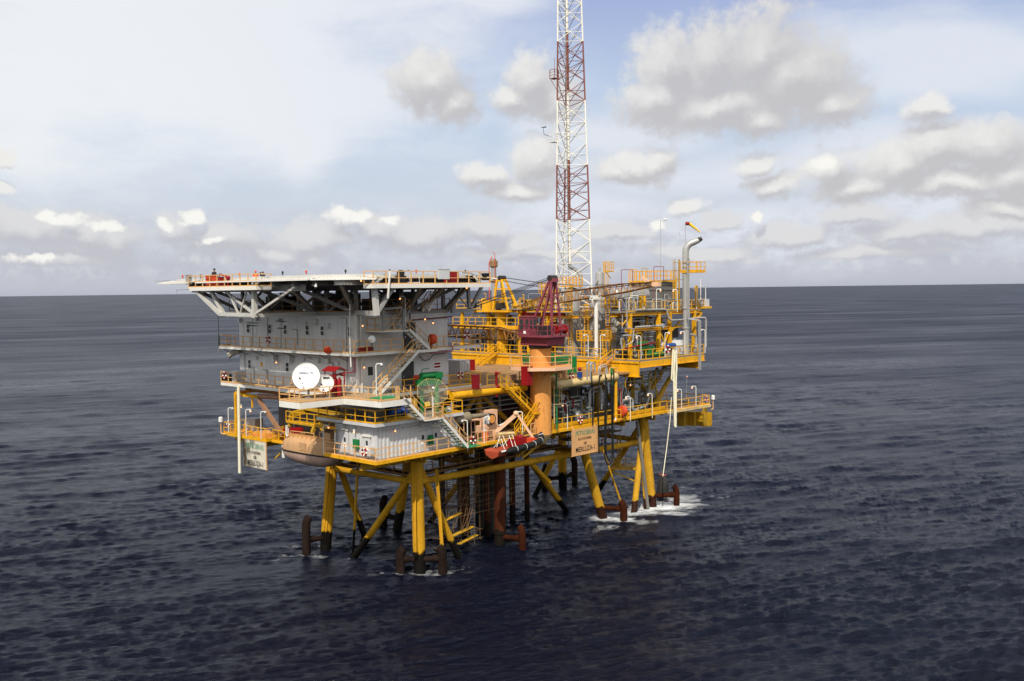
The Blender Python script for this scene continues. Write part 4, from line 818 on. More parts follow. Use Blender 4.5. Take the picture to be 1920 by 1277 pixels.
for x in (37.8,43.45,45.8,51.2): m.ibeam((x,1,22.95),(x,8.9 if x > 44 else 3.4,22.95),.3,.34,.05)
m.build('beams', YEL, PF)
m = MB(); m.beam((43.6,.78,21),(45.7,.78,18),.14,.14); m.beam((45.7,.7,21),(43.6,.7,18),.14,.14); m.beam((36.4,.9,21.8),(37.7,.8,22.8),.1,.1); m.beam((51.2,.9,21.5),(53.0,.9,22.9),.3,.4); m.beam((46.2,1.5,20.2),(50.9,1.5,22.8),.16,.2); m.beam((46.2,1.5,21),(50.9,1.5,21.4),.2,.2); m.each('cross_brace', YEL, PF)
MB().prism([(36.8,.6),(53.4,.6),(53.4,9.2),(43.4,9.2),(43.4,3.6),(36.8,3.6)],23.2,23.32).build('floor', GRATE, PF)
m = MB(); m.rail([(44.6,.65,23.32),(53.3,.65,23.32),(53.3,4,23.32)],1.1,1.5); m.rail([(36.9,.65,23.32),(44.0,.65,23.32)],1.1,1.6,.028); m.build('railing', YEL, PF)
m = MB(); m.beam((39.9,.8,23.3),(39.9,.8,25.1),.22,.22); m.beam((40.7,.8,23.3),(40.7,.8,25.1),.22,.22); m.build('posts', YEL, PF)
zpipe(37.8,43.2,1.2,3.4,18,20.9,36,PF,[PIPEG,STEEL,DARKST,PIPEG,YDK],(.04,.11)); zpipe(37.6,46,1.2,3.4,21.4,22.8,34,PF,[PIPEG,STEEL,DARKST,YEL],(.04,.12))
for k in range(10): valve((rs.uniform(38,45),rs.uniform(1.2,2),rs.choice([18.2,18.6,21.6,22])),rs.uniform(.13,.22),PF,rs.choice([PIPEG,STEEL,DARKST]),'valve',rs.random()<.4)
MB().tube((38.2,.3,21.55),(43.2,.3,21.55),.13,n=10).build('pipe', STEEL, PF); MB().tube((43.9,.4,21.5),(43.9,.55,21.5),.3,n=14).build('pipe_flange', PIPEG, PF)
MB().pipe([(38.5,.45,23.5),(44.2,.45,23.45),(44.6,.4,23.3),(44.9,.3,22.3),(45.3,.3,22.1),(48,.3,22.1),(51.4,-.2,22.25),(52.0,-.4,22.2),(52,-.4,18.6)],.12,10,.5).build('pipe', STEEL, PF)
MB().pipe([(36.2,.2,19.6),(37.5,.2,19.9),(37.7,.2,21.4),(36.6,.3,21.5),(36.4,.3,25.0),(35.6,.3,25.0)],.07).pipe([(36.0,.4,20.7),(38.6,.4,20.6),(38.7,.4,18.4)],.09).build('pipe', STEEL, PF)
MB().pipe([(36,.2,19.2),(39.2,-.2,19.55),(41.2,-.3,19.65)],.07).pipe([(37.4,0,19.35),(38.2,-.1,19.3),(38.3,-.1,18)],.07).build('fire_pipe', RED, PF)
for x in (36.9,37.6,41.0,43.0): MB().tube((x,1.2,21.4),(x,1.2,23),.06,n=6).build('pipe', PIPEG, PF)
clutter(PF,37.6,43.2,1.4,3.4,17.95,20.9,30); clutter(PF,38,46,1.6,3.4,21.4,22.7,20); clutter(PF,44,50,3,8.6,17.95,22.5,24); MB().box(46.4,2.7,19.8,50.6,3,21.2).build('hood', DARKST, PF)
# things on the process deck
t = thing('diesel_engine', 'green diesel engine skid behind the yellow rail at the foot of the process frame', 'engine', (40.5,1,17.9))
MB().vessel((38.6,.2,19.6),(40.3,.2,19.6),.28).vessel((38.3,.2,19.1),(40.4,.2,19.1),.32).build('tanks', paint('leaf_green',(.014,.10,.02),.4), t); MB().box(40.2,-.1,18.2,41,.7,19.3).lathe((41.0,.2,18.9),(1,0,0),[(0,.2),(.3,.35),(.7,.2)],12).build('engine_block', DGREEN, t); MB().vessel((40.9,-.4,18.3),(43.0,-.4,18.3),.3).build('lower_tank', DGREEN, t); MB().box(38,-.6,17.9,43.2,.8,18.05).build('skid_frame', DARKST, t)
t = thing('chemical_tank', 'pale grey box tank with chamfered top beside the vent stack foot', 'tank', (47,1.5,17.9))
m = MB(); m.prism([(46.3,.4),(48.9,.4),(48.9,2.6),(46.3,2.6)],17.95,18.9); m.prism([(46.4,.5),(48.8,.5),(48.8,2.5),(46.4,2.5)],18.9,19.0); m.add([(46.3,.4,19),(48.9,.4,19),(48.9,2.6,19),(46.3,2.6,19),(46.6,.7,19.6),(48.6,.7,19.6),(48.6,2.3,19.6),(46.6,2.3,19.6)],[(4,5,6,7),(0,1,5,4),(1,2,6,5),(2,3,7,6),(3,0,4,7)]); m.build('shell', GREY2, t); MB().lathe((47.8,1.5,19.6),(0,0,1),[(0,.3),(.15,.3)],12).build('hatch', STEELG, t)
t = thing('pressure_vessel', 'short blue vessel tucked left of the pale chemical tank', 'tank', (45,.9,18)); MB().vessel((44.2,.2,19.1),(46.0,.2,19.1),.3).build('shell', BLUE, t); MB().box(44.5,0,17.9,44.7,.4,18.9).box(45.5,0,17.9,45.7,.4,18.9).each('saddle', STEELG, t)
t = thing('relief_valve', 'grey relief valve pipe stub on the far right corner of the process deck', 'valve', (50,0,17.9)); valve((49.9,-.3,18.4),.3,t,PIPEG); MB().pipe([(49.9,-.3,18),(49.9,-.3,20.1),(49.0,-.1,20.3)],.13,10,.4).build('pipe', STEEL, t); valve((49.6,-.3,18.2),.2,t,STEEL,'valve',True)
# vertical vessels behind the left rail
def vvessel(label, x, y, r, z0, z1, mat=ALU, name='separator_vessel'):
    t = thing(name, label, 'pressure vessel', (x,y,z0)); h = z1-z0
    MB().lathe((x,y,z0),(0,0,1),[(0,r*1.02),(.15,r*1.02),(.16,r),(h*.3,r),(h*.3+.05,r*1.02),(h*.3+.1,r),(h*.65,r),(h*.65+.05,r*1.02),(h*.65+.1,r),(h-r*.5,r),(h-r*.3,r*.95),(h-r*.14,r*.75),(h-.02,r*.35),(h,0.05)],28).build('shell', mat, t)
    MB().tube((x,y,z1-.05),(x,y,z1+.45),r*.22,n=10).build('nozzle', STEEL, t)
    m = MB(); 
    for k in range(3): z = z0+h*(.25+.25*k); m.tube((x-r*.9,y-r*.2,z),(x-r*1.5,y-r*.35,z),.09,n=8).tube((x-r*1.5,y-r*.35,z),(x-r*1.55,y-r*.36,z),.16,n=8)
    m.build('flanged_nozzle', STEEL, t); return t
v = vvessel('tallest aluminium-clad column with a domed top just right of the maroon crane mast', 41.2,12.15,.98,17.9,26.15)
MB().cage_ladder((40.25,11.6,17.9),8.3,(-1,-.4,0),.5).build('caged_ladder', YEL, v)
v = vvessel('broad aluminium-clad column behind the white vertical pole', 41.4,8.35,1.0,17.9,24.4); MB().cage_ladder((40.5,7.6,17.9),2.6,(-1,-.4,0),.5,False).build('ladder', YEL, v)
v = vvessel('slim dented aluminium column right of the white vertical pole', 41.0,5.2,.62,17.9,23.75); MB().cage_ladder((40.7,5.9,17.9),3,(-1,.2,0),.5,False).build('ladder', YEL, v)
v = vvessel('narrow short column between the two broad aluminium columns', 41.0,10.05,.42,19.6,23.4)
vvessel('small bright vessel high up above the broad columns beside the yellow cage', 43.2,9.3,.52,23.6,28.1)
vvessel('dull grey column half hidden by the maroon crane mast', 42.2,14.6,.8,17.9,23.0)
one(MB().tube((37.4,5.35,17.9),(37.4,5.35,24.7),.23,n=14).box(36.6,5.0,24.7,38.6,5.7,24.95).box(36.5,5.2,24.95,38.4,5.5,25.2), 'vent_post', WHITE, 'plain white vertical pole with a T head in front of the broad column', 'post')
def platform(label, c, sx, sy, z, ladder=0, name='access_platform'):
    t = thing(name, label, 'platform', (*c,z)); x,y = c
    MB().box(x-sx/2,y-sy/2,z-.14,x+sx/2,y+sy/2,z).build('floor', YEL, t)
    MB().rail([(x-sx/2,y+sy/2,z),(x-sx/2,y-sy/2,z),(x+sx/2,y-sy/2,z),(x+sx/2,y+sy/2,z)],1.1,.6,.032,(.33,.66),0,True).build('railing', YEL, t)
    if ladder: MB().cage_ladder((x-sx/2,y,z-ladder),ladder+1.2,(-1,0,0),.5,ladder>3).build('ladder', YEL, t)
    m = MB(); m.beam((x,y+sy/2,z-.1),(x+1,y+sy/2,z-.9),.08,.08); m.build('bracket', YEL, t); return t
def atx(px,py,x): p = fx(px,py,x); return (x,p.y), p.z
for lab, px, py, x, sx, sy, ld_ in (('yellow railed platform low on the narrow column',1098,637,39.6,1,1.9,2.3),('yellow railed platform low between broad and slim columns',1138,637,39.6,1,1.6,2.3),('yellow railed platform round the head of the slim column',1146,574,40.3,1.4,1.9,2),('yellow railed platform on top of the tallest column',1071,536,41.2,1.8,2.2,0),
    ('yellow railed cage high beside the small bright vessel',1141,508,43.8,.9,.9,2.6),('yellow railed platform at mid height on the narrow column',1104,594,40.4,1,1.2,2),('yellow railed platform right behind the maroon mast',1029,548,39,1.2,2.2,5)):
    c, z = atx(px,py,x); platform(lab, c, sx, sy, z, ld_)
# long horizontal vessel, heat exchanger box and tops
t = thing('horizontal_vessel', 'big grey horizontal drum on the upper frame behind the crane boom tip', 'pressure vessel', (43.5,5,25.2))
MB().vessel((39.9,5,25.2),(46.9,5,25.2),.86,28).build('shell', ALU, t); MB().box(43.7,4.5,23.32,44.0,5.5,24.6).box(45.8,4.5,23.32,46.1,5.5,24.6).each('saddle', STEELG, t)
m = MB(); m.pipe([(45,4.1,24),(45.5,4.1,24),(45.5,4.1,26.2)],.06); m.pipe([(42.5,3.9,23.5),(42.5,3.9,25.4),(43.2,3.9,25.5)],.08); m.build('pipe', STEEL, t)
t = thing('cooler_box', 'square dark grey ribbed cooler box with a railed top at the right end', 'cooler', (50.7,5,24))
m = MB(); m.box(48.7,4.6,23.32,52.9,8.6,26.7)
for z in (24.6,25.7,26.35): m.box(48.6,4.5,z,53,8.7,z+.12)
m.build('casing', paint('cooler_grey',(.17,.165,.15),.5,metal=.2,rust=.06), t); MB().box(48.5,4.4,26.72,53.1,8.8,26.92).build('top_frame', YEL, t); MB().rail([(48.5,8.7,26.92),(48.5,4.45,26.92),(53.0,4.45,26.92),(53.0,8.7,26.92)],1.2,.8,.034,(.5,),0,True).build('railing', YEL, t)
MB().beam((52.2,4.1,23.3),(52.2,4.1,27.2),.16,.16).beam((51.6,4.1,23.3),(51.6,4.1,26.8),.09,.09).build('post', YEL, t); m = MB(); m.pipe([(49.6,4.3,26.98),(54,4,27.05),(54.4,4,28)],.06); m.pipe([(50,4.35,23.4),(50,4.35,25.1),(51,4.35,25.1),(51,4.35,24)],.05); m.build('pipe', STEEL, t)
zpipe(44.5,53,1.2,3.6,23.4,24.6,16,PF,[PIPEG,STEEL,WHITE,DARKST],(.04,.1)); zpipe(38,45,1.2,3.6,23.4,25.2,14,PF,[PIPEG,STEEL,WHITE],(.04,.08))
t = thing('fluid_tank', 'small pale tank on the railed outboard corner at the extreme right of the top deck', 'tank', (53,2,23.5)); MB().box(52.6,.7,23.6,54.6,1.8,24.5).build('shell', GREY2, t); MB().box(52.4,.5,23.33,54.9,2.0,23.58).build('support_frame', YEL, t); MB().pipe([(53.9,.8,24.5),(53.9,.8,26.1),(53.2,.8,26.2)],.05).tube((52.9,.9,24.5),(52.9,.9,27.2),.05).build('pipe', WHITE, t)
one(MB().beam((51.9,.9,23.3),(51.9,.9,26.2),.28,.28).beam((51.9,.9,24.3),(52.4,.9,23.4),.3,.3), 'davit_post', YEL, 'short stout yellow post near the small pale tank at the right end', 'post')
# vent stack
t = thing('vent_stack', 'tall grey vent stack with hooked open top at the right end', 'vent stack', (48.35,.15,17.9))
Rr = Vector((.682,-.731,0)); b0 = Vector((48.35,.15,17.9)); pts = [b0, b0+Vector((0,0,12.4))] + [b0+Vector((0,0,12.4))+Rr*(1.15*(1-math.cos(a)))+Vector((0,0,1.15*math.sin(a))) for a in [k*math.pi/14 for k in range(1,7)]]; pts.append(pts[-1]+Rr*.7+Vector((0,0,.25)))
MB().sweep(pts,[.40]*(len(pts)-1)+[.30],18).build('stack', STEEL, t); q = pts[-1]; MB().tube(q-Rr*.05, q+Rr*.35+Vector((0,0,.22)),.31,.24,n=16).build('flare_tip', DARKST, t)
for z in (21.0,23.4): MB().lathe((48.35,.15,z),(0,0,1),[(0,.42),(.02,.5),(.16,.5),(.18,.42)],18).build('collar', STEEL, t)
p = MB().box(47.9,-1.6,27.75,49.9,.6,27.9).build('platform', YEL, t); MB().rail([(47.9,.6,27.9),(47.9,-1.6,27.9),(49.9,-1.6,27.9),(49.9,.6,27.9)],1.15,.9,.034,(.5,),.2,True).build('railing', YEL, p)
MB().cage_ladder((47.6,.6,23.4),6,(-.7,.7,0),.5).build('caged_ladder', YDK, t)
m = MB()
for k, d in enumerate((.0,.22,.44)): m.pipe([(47.5+d,-.6,30.0-k*.3),(47.5+d,-.6,22.2),(48.6+d,-1.5,22.0),(48.6+d,-1.5,16.0)],.05)
m.build('small_pipes', STEEL, t)
for z in (28.5,29.2,29.8): valve((47.7,-.6,z-.4),.1,t,STEEL)
t = thing('windsock', 'red and yellow windsock drooping on a thin mast above the hooked vent stack', 'windsock', (48.3,.1,31.5))
s0 = Vector((48.35,.15,33.7)); MB().tube((48.3,.15,30.2),(48.3,.15,33.75),.035,n=6).pipe([(48.3,.15,32.3),(47.8,.7,32.3),(47.8,.7,32.7)],.025).build('mast', STEEL, t); e1 = s0+Rr*.45+Vector((0,0,-.02)); MB().tube(s0,e1,.21,.2,n=12).build('red_band', RED, t); MB().tube(e1, s0+Rr*1.75+Vector((0,0,-1.05)),.19,.07,n=12).build('sock', YSOCK, t)
def mast(label, x, y, z0, z1, cross=0): 
    t = thing('antenna_mast', label, 'mast', (x,y,z0)); MB().tube((x,y,z0),(x,y,z1),.035,n=6).build('pole', STEEL, t); 
    m = MB(); m.tube(Vector((x,y,z1))-Rr*.25,Vector((x,y,z1+.03))+Rr*.35,.03,n=5).tube(Vector((x,y,z1))+Rr*.35,Vector((x,y,z1+.03))+Rr*.7,.03,.2,n=8); m.build('wind_vane', WHITE, t)
p = fy(1239,530,5); q = fy(1239,412,5); mast('very thin tall wind vane mast rising from the cooler box top', p.x,5,27,q.z)
# thin safety-shower style goalpost pipes on the top deck
for k, (px, py, w, h, mat) in enumerate(((1165,506,18,30,MAROON),(1204,503,8,22,YDK),(1226,500,16,25,MAROON),(1182,505,10,22,YEL))):
    a = fy(px,py+h,4); b = fy(px,py,4); c = b + Rr*(w*.075); d = a + Rr*(w*.075); one(MB().pipe([(a.x,a.y,23.3),b,c,d],.04,6,.08), 'goalpost_pipe', mat, ('maroon goalpost-shaped thin pipe standing left of the boom tip over the grey drum','short ochre goalpost-shaped thin pipe above the boom tip','maroon goalpost-shaped thin pipe on the left end of the cooler box','yellow goalpost-shaped thin pipe above the middle of the grey drum')[k], 'pipe')
# more yellow tubing, posts and handrails among the vessels
for k in range(34):
    x, y = rs.uniform(42.0,46.5), rs.uniform(9.5,18); z0 = rs.choice([17.9,19,20,21.5]); h = rs.uniform(1.2,4.2)
    if rs.random() < .55: MB().pipe([(x,y,z0),(x,y,z0+h),(x+rs.uniform(-.6,.6),y+rs.uniform(-2,2),z0+h)],rs.uniform(.04,.08),6).build('pipe', rs.choice([YEL,YEL,STEEL,PIPEG,RED]), PD)
    else: MB().rail([(x,y,z0+h*.4),(x,y+rs.uniform(1,2.4),z0+h*.4)],1.05,.6,.03,(.5,),0).build('guard_rail', YEL, PD)
# ---------------------------------------------------------------- lattice tower with vent pipe
TW = thing('lattice_tower', 'tall three-legged lattice tower banded white and red, running out of the top of the photo', 'lattice tower', (44,16,17.9))
def pd(px, py, d): r = ray(px, py); return CAM + r*(d/r.dot(fwd))          # survey point at a known range
Bs = [pd(1043,545,125),pd(1110,545,125),pd(1057,545,130)]; Ts = [pd(1046,0,125),pd(1090,0,125),pd(1063,0,130)]
def lg(i, z): return Bs[i].lerp(Ts[i], (z-Bs[i].z)/(Ts[i].z-Bs[i].z))
def zp(py): return pd(1075,py,126).z
for z0, z1, mat in ((17.95,zp(412),TOWW),(zp(412),zp(311),TOWR),(zp(311),zp(191),TOWW),(zp(191),zp(81),TOWR),(zp(81),zp(-60),TOWW)):
    m = MB(); n = max(1, round((z1-z0)/2.75))
    for i in range(3):
        j = (i+1)%3; m.tube(lg(i,z0),lg(i,z1),.105,n=8)
        for k in range(n):
            a = z0+(z1-z0)*k/n; b = z0+(z1-z0)*(k+1)/n
            m.tube(lg(i,a),lg(j,b),.048,n=5); m.tube(lg(j,a),lg(i,b),.048,n=5); m.tube(lg(i,(a+b)/2),lg(j,(a+b)/2),.038,n=5)
            if k % 2 == 0: m.tube(lg(i,a),lg(j,a),.045,n=5)
    m.build('tower_section', mat, TW)
c0 = pd(1068,495,127); c1 = pd(1062,0,127)
def pc(z): return c0.lerp(c1,(z-c0.z)/(c1.z-c0.z))
for z0, z1, mat in ((zp(495),zp(412),TOWW),(zp(412),zp(298),TOWR),(zp(298),zp(167),TOWW),(zp(167),zp(56),TOWR),(zp(56),zp(-60),TOWW)):
    s_ = MB().tube(pc(z0),pc(z1),.22,n=14).build('vent_pipe', mat, TW); m = MB(); z = z0+.3
    while z < z1: m.tube(pc(z),pc(z+.1),.28,n=12); z += 2.75
    m.build('clamp', mat, s_)
e = pc(zp(495)); MB().pipe([e, e+Vector((0,0,-.25)), e+Rr*1.45+Vector((0,0,-1.2)), e+Rr*1.45+Vector((0,0,-4.5))],.24,14,.6).build('vent_pipe', STEEL, TW)
m = MB(); d = Vector((-.35,-.1,0))
m.beam(pc(18)+d,pc(zp(-40))+d,.05,.1); m.build('cable_run', STEELG, TW)
for z, mat in ((zp(150),TOWR),(zp(268),TOWW)):
    a = lg(0,z); o = Vector((-.68,.73,0)); m = MB(); f = a+o*.35; m.box(f.x-.45,f.y-.35,z-.05,f.x+.35,f.y+.45,z+.03)
    pl = m.build('side_platform', mat, TW); MB().rail([(f.x-.45,f.y+.45,z),(f.x-.45,f.y-.35,z),(f.x+.35,f.y-.35,z)],1.1,.6,.03,(.35,.7),0).tube((f.x-.4,f.y+.4,z-.05),lg(0,z-1.6),.035,n=5).tube((f.x,f.y,z),(f.x,f.y,z+2.6),.03,n=5).build('railing', mat, pl)
f = lg(0,zp(258))+Vector((-.68,.73,0))*.8; m = MB(); m.pipe([f,f+Vector((-.68,.73,0))*.9+Vector((0,0,.3)),f+Vector((-.68,.73,0))*1.0+Vector((0,0,1.2))],.03,5,.1); m.tube(f+Vector((-.68,.73,0))*1.0+Vector((0,0,1.2))-Rr*.3,f+Vector((-.68,.73,0))*1.0+Vector((0,0,1.25))+Rr*.4,.03,.1,n=6); m.build('wind_vane', DARKST, TW)
# ---------------------------------------------------------------- left-rear yellow module and yellow crane
YM = thing('utility_module', 'yellow open-framed utility module at the rear left behind the yellow crane', 'process module', (40,24,17.9))
m = MB()
for x in (38,44):
    for y in (18,23.5,28.4): m.beam((x,y,17.9),(x,y,23.4),.35,.35,(0,1,0))
for y in (18,23.5,28.4): m.ibeam((37.5,y,23.3),(44,y,23.3),.3,.35,.05)
for z in (21.1,23.3): m.ibeam((37.8,17.5,z),(37.8,28.8,z),.3,.35,.05)
m.build('frame', YEL, YM); m = MB()
for a, b in (((38,28.2,18),(38,23.7,21)),((38,23.3,18),(38,18.2,21)),((38,28.2,21.2),(38,25.8,23.2)),((38,23.6,21.2),(38,26,23.2))): m.beam(a,b,.1,.1)
m.each('cross_brace', YDK, YM)
MB().prism([(37.4,17.4),(44,17.4),(44,29),(37.4,29)],23.45,23.58).build('floor', GRATE, YM); MB().prism([(36.4,17.3),(40,17.3),(40,28.6),(36.4,28.6)],21.22,21.36).build('floor', GRATE, YM)
m = MB(); m.beam((36.4,17.3,21.2),(36.4,28.6,21.2),.12,.34); m.beam((36.4,17.3,21.2),(40,17.3,21.2),.12,.34); m.build('edge_beam', YEL, YM)
m = MB(); m.rail([(40,17.35,21.36),(36.45,17.35,21.36),(36.45,28.6,21.36)],1.1,1.4); m.rail([(37.45,24.5,23.58),(37.45,28.9,23.58)],1.1,1.4); m.rail([(44,17.4,23.58),(37.45,17.4,23.58)],1.1,1.4); m.build('railing', YEL, YM)
zpipe(39.5,44,18.5,28,18,21,14,YM,[PIPEG,DARKST,STEEL],(.05,.14)); zpipe(39,43.8,18.5,28,23.6,24.8,14,YM,[PIPEG,DARKST,STEEL,YEL],(.05,.12)); clutter(YM,38.6,43,18.4,28,17.95,20.9,24); clutter(YM,38.5,43.5,18.4,27,21.4,23,14); clutter(YM,38.5,43.5,18,28.5,23.6,24.6,12)
for k in range(26):
    x, y = rs.uniform(37.6,42), rs.uniform(17.6,28.4); z0 = rs.choice([17.9,21.4,23.6]); h = rs.uniform(.9,2.0)
    MB().pipe([(x,y,z0),(x,y,z0+h),(x,y+rs.uniform(-2,2),z0+h)],rs.uniform(.04,.09),6).build('pipe', rs.choice([YEL,YEL,STEEL,PIPEG]), YM)
# centre racks between the two
CR = thing('pipe_rack', 'yellow pipe rack carrying red and grey lines between the yellow crane and the columns', 'pipe rack', (41,16,17.9))
m = MB()
for x in (38.6,43.5):
    for y in (13.9,17.0): m.beam((x,y,17.9),(x,y,23.2),.25,.25,(0,1,0))
m.ibeam((38.6,9,22.6),(38.6,18.2,22.6),.25,.3,.04); m.ibeam((38.6,13.9,20.4),(38.6,17,20.4),.25,.3,.04); m.build('frame', YEL, CR); MB().tube((38.4,11,22.95),(38.4,18.3,22.95),.22,n=10).build('pipe', RED, CR)
zpipe(39,43,13.5,17,18,22.5,24,CR,[PIPEG,DARKST,YEL,RED,STEEL],(.04,.11)); m = MB(); m.rail([(37.4,16.8,20.6),(37.4,11.5,20.6)],1.1,1.2); m.rail([(38,16.8,23.2),(38,9.5,23.2)],1.1,1.2); m.rail([(44,16.8,23.8),(44,9.5,23.8)],1.1,1.2); m.build('railing', YEL, CR); MB().box(37.4,11.5,20.5,39,16.8,20.6).box(38,9.5,23.1,39.4,16.8,23.2).build('floor', GRATE, CR)
m = MB(); m.truss([(44.5,20,25),(44.5,14,25)],[(44.5,20,24),(44.5,14,24)],.06,.04,6); m.build('lattice_beam', YDK, CR)
t = thing('process_stack', 'fat exhaust pipe with orange and lagged bands rising behind the yellow crane', 'exhaust', (43,22.5,23.5)); px_, pz = fx(926,520,42.5).y, fx(926,485,42.5).z
MB().tube((42.5,px_,23.5),(42.5,px_,pz),.34,n=14).build('pipe', ALU, t)
for z0_, z1_ in ((pz-1.2,pz-.2),(pz-3.2,pz-2.4)): MB().lathe((42.5,px_,z0_),(0,0,1),[(0,.36),(.15,.55),(z1_-z0_-.15,.55),(z1_-z0_,.36)],14).build('lagging', paint('brown_lagging',(.25,.16,.08),.8,rust=.2), t)
MB().pipe([(42.1,px_+.5,23.6),(42.1,px_+.5,pz-.6),(42.4,px_+.2,pz+.3)],.06).pipe([(42.1,px_-.6,23.6),(42.1,px_-.6,pz+.7),(42.4,px_+.1,pz+.9)],.04).build('side_pipe', ORANGE, t)
YC = thing('pedestal_crane', 'yellow pedestal crane with A-frame and a long brown lattice boom crossing to the right', 'crane', (38.2,21.2,16))
MB().tube((38.2,21.3,15.9),(38.2,21.3,23.1),.72,n=24).lathe((38.2,21.3,20.2),(0,0,1),[(0,.72),(.03,.78),(.1,.78),(.12,.72)],24).build('pedestal', YEL, YC)
MB().box(36.9,18.9,23.15,39.5,24.6,23.4).lathe((38.2,21.3,22.8),(0,0,1),[(0,.8),(.33,1.2)],24).build('slew_base', YEL, YC); MB().box(37.2,22.5,23.4,39.2,23.9,24.6).build('machine_house', YEL, YC); MB().box(37.4,20.6,23.42,38.6,21.6,24.3).build('winch', DARKST, YC)
m = MB()
for x in (37.2,39.2): m.beam((x,19.3,23.4),(38.2+(x-38.2)*.4,20.9,27.2),.22,.26); m.beam((x,21.9,23.4),(38.2+(x-38.2)*.4,21.7,27.2),.22,.22); m.beam((x,20.2,24.9),(x,22.1,24.9),.18,.18); m.beam((38.2+(x-38.2)*.6,20.3,26.1),(38.2+(x-38.2)*.6,22,26.1),.18,.18)
m.box(37.7,20.8,27.05,38.7,21.8,27.35); m.build('a_frame', YEL, YC); MB().tube((37.7,21.2,27.5),(38.7,21.2,27.5),.32,n=14).build('sheave', DARKST, YC)
def boom4(m, P, Q, w0, h0, w1, h1, r, rb, n, side):
    P, Q = Vector(P), Vector(Q); s_ = Vector(side).normalized(); d = (Q-P).normalized(); u = s_.cross(d); u = u if u.z > 0 else -u
    c = [[P+s_*a*w0/2+u*b*h0/2, Q+s_*a*w1/2+u*b*h1/2] for a in (-1,1) for b in (-1,1)]
    for a, b in ((0,1),(2,3),(0,2),(1,3)): m.truss(c[a],c[b],r,rb,n)
    return m
m = MB(); boom4(m,(38.2,18.6,23.55),(38.2,13.2,24.75),.8,.35,1.0,1.25,.075,.035,6,(1,0,0)); boom4(m,(38.2,13.2,24.75),(38.2,2.0,26.0),1.0,1.25,1.0,1.0,.075,.035,13,(1,0,0)); boom4(m,(38.2,2,26.0),(38.2,-2.2,26.4),1.0,1.0,.5,.4,.07,.035,5,(1,0,0)); m.build('boom', BROWN, YC)
MB().box(37.9,-3.0,26.15,38.5,-2.1,26.65).beam((38.2,-1.5,26.6),(38.2,-.6,27.2),.2,.3).build('boom_head', PEACH, YC)
m = MB()
for dx in (-.3,.3): m.sweep([Vector((38.2+dx,21.2,27.6)).lerp(Vector((38.2+dx,-2.2,26.7)),k/10)-Vector((0,0,.7*math.sin(math.pi*k/10))) for k in range(11)],.025,5); m.sweep([Vector((38.2+dx,21.2,27.2)).lerp(Vector((38.2+dx,-2.2,26.7)),k/10)-Vector((0,0,1.0*math.sin(math.pi*k/10))) for k in range(11)],.025,5)
m.build('pendant_cable', DARKST, YC)
# ---------------------------------------------------------------- maroon crane on the orange pedestal
RC = thing('pedestal_crane', 'maroon crane with cab and raked mast on the fat orange pedestal', 'crane', (22,.55,11))
MB().tube((22,.55,11.2),(22,.55,20.2),1.07,n=36).lathe((22,.55,14.3),(0,0,1),[(0,1.07),(.01,1.085),(.05,1.085),(.06,1.07)],36).build('pedestal', ORTAN, RC); MB().lathe((22,.55,10.2),(0,0,1),[(0,.35),(.5,.8),(1.05,1.1)],24).build('pedestal_cone', CREAM, RC)
oct_ = [(22+3.3*math.cos(math.pi/8+k*math.pi/4),.55+3.3*math.sin(math.pi/8+k*math.pi/4)) for k in range(8)]
f = MB().prism(oct_,18.05,18.2).build('ring_platform', ORTAN, RC); m = MB()
for p, q in zip(oct_,oct_[1:]+oct_[:1]): m.beam((*p,18.08),(*q,18.08),.1,.34)
m.build('edge_beam', PEACH, f); MB().rail([(*p,18.2) for p in oct_],1.15,2.2,.036,(.5,),0,True).build('railing', TAN, f); m = MB()
for k in range(8): a = k*math.pi/4+math.pi/8; m.beam((22+1.05*math.cos(a),.55+1.05*math.sin(a),17.3),(22+2.5*math.cos(a),.55+2.5*math.sin(a),18.0),.1,.14)
m.build('bracket', ORTAN, f)
MB().cage_ladder((23.2,-.2,12.2),4,(.68,-.73,0),.5).build('caged_ladder', CREAM, RC); MB().tube((20.0,1.2,18.2),(19.6,1.2,20.7),.07).build('cable_pipe', ORTAN, RC)
MB().lathe((22,.55,20.0),(0,0,1),[(0,1.1),(.1,1.2),(.35,1.2),(.36,1.1)],28).build('slew_bearing', DARKST, RC)
th = math.atan2(.02,.96); ct, st = math.cos(th), math.sin(th)
def cr(x,y,z): return Vector((22+x*ct-y*st, .55+x*st+y*ct, z))
class LB(MB):
    def build(s, *a, **k): s.v = [tuple(cr(*v)) for v in s.v]; return MB.build(s, *a, **k)
m = LB(); m.add([(-1.3,-2,20.36),(1.3,-2,20.36),(1.3,1.6,20.36),(-1.3,1.6,20.36),(-1.4,-2.1,21.2),(1.4,-2.1,21.2),(1.4,1.3,21.2),(-1.4,1.3,21.2)],[(3,2,1,0),(4,5,6,7),(0,1,5,4),(1,2,6,5),(2,3,7,6),(3,0,4,7)]); m.box(-1.8,-2.5,21.2,1.6,1.4,21.35); m.build('slew_base', MAROON, RC)
cab = LB().box(-1.75,-.1,21.36,-.6,1.3,23.2).box(-1.8,-.15,23.2,-.55,1.35,23.3).build('cab', MAROON, RC); m = LB(); m.box(-1.78,.75,22.0,-1.75,1.25,23.0).box(-1.65,-.13,22.1,-1.35,-.1,23.0).box(-1.15,-.13,22.1,-.75,-.1,23.0).box(-1.78,.05,22.1,-1.75,.4,23.0).box(-1.65,1.3,21.8,-.75,1.33,23.0); m.v = [tuple(cr(*v)) for v in m.v]; m.__class__ = MB; m.each('cab_window', GLASS, cab); LB().box(-1.78,.4,21.55,-1.75,.7,21.85).build('sign_plate', DISHW, cab)
m = LB()
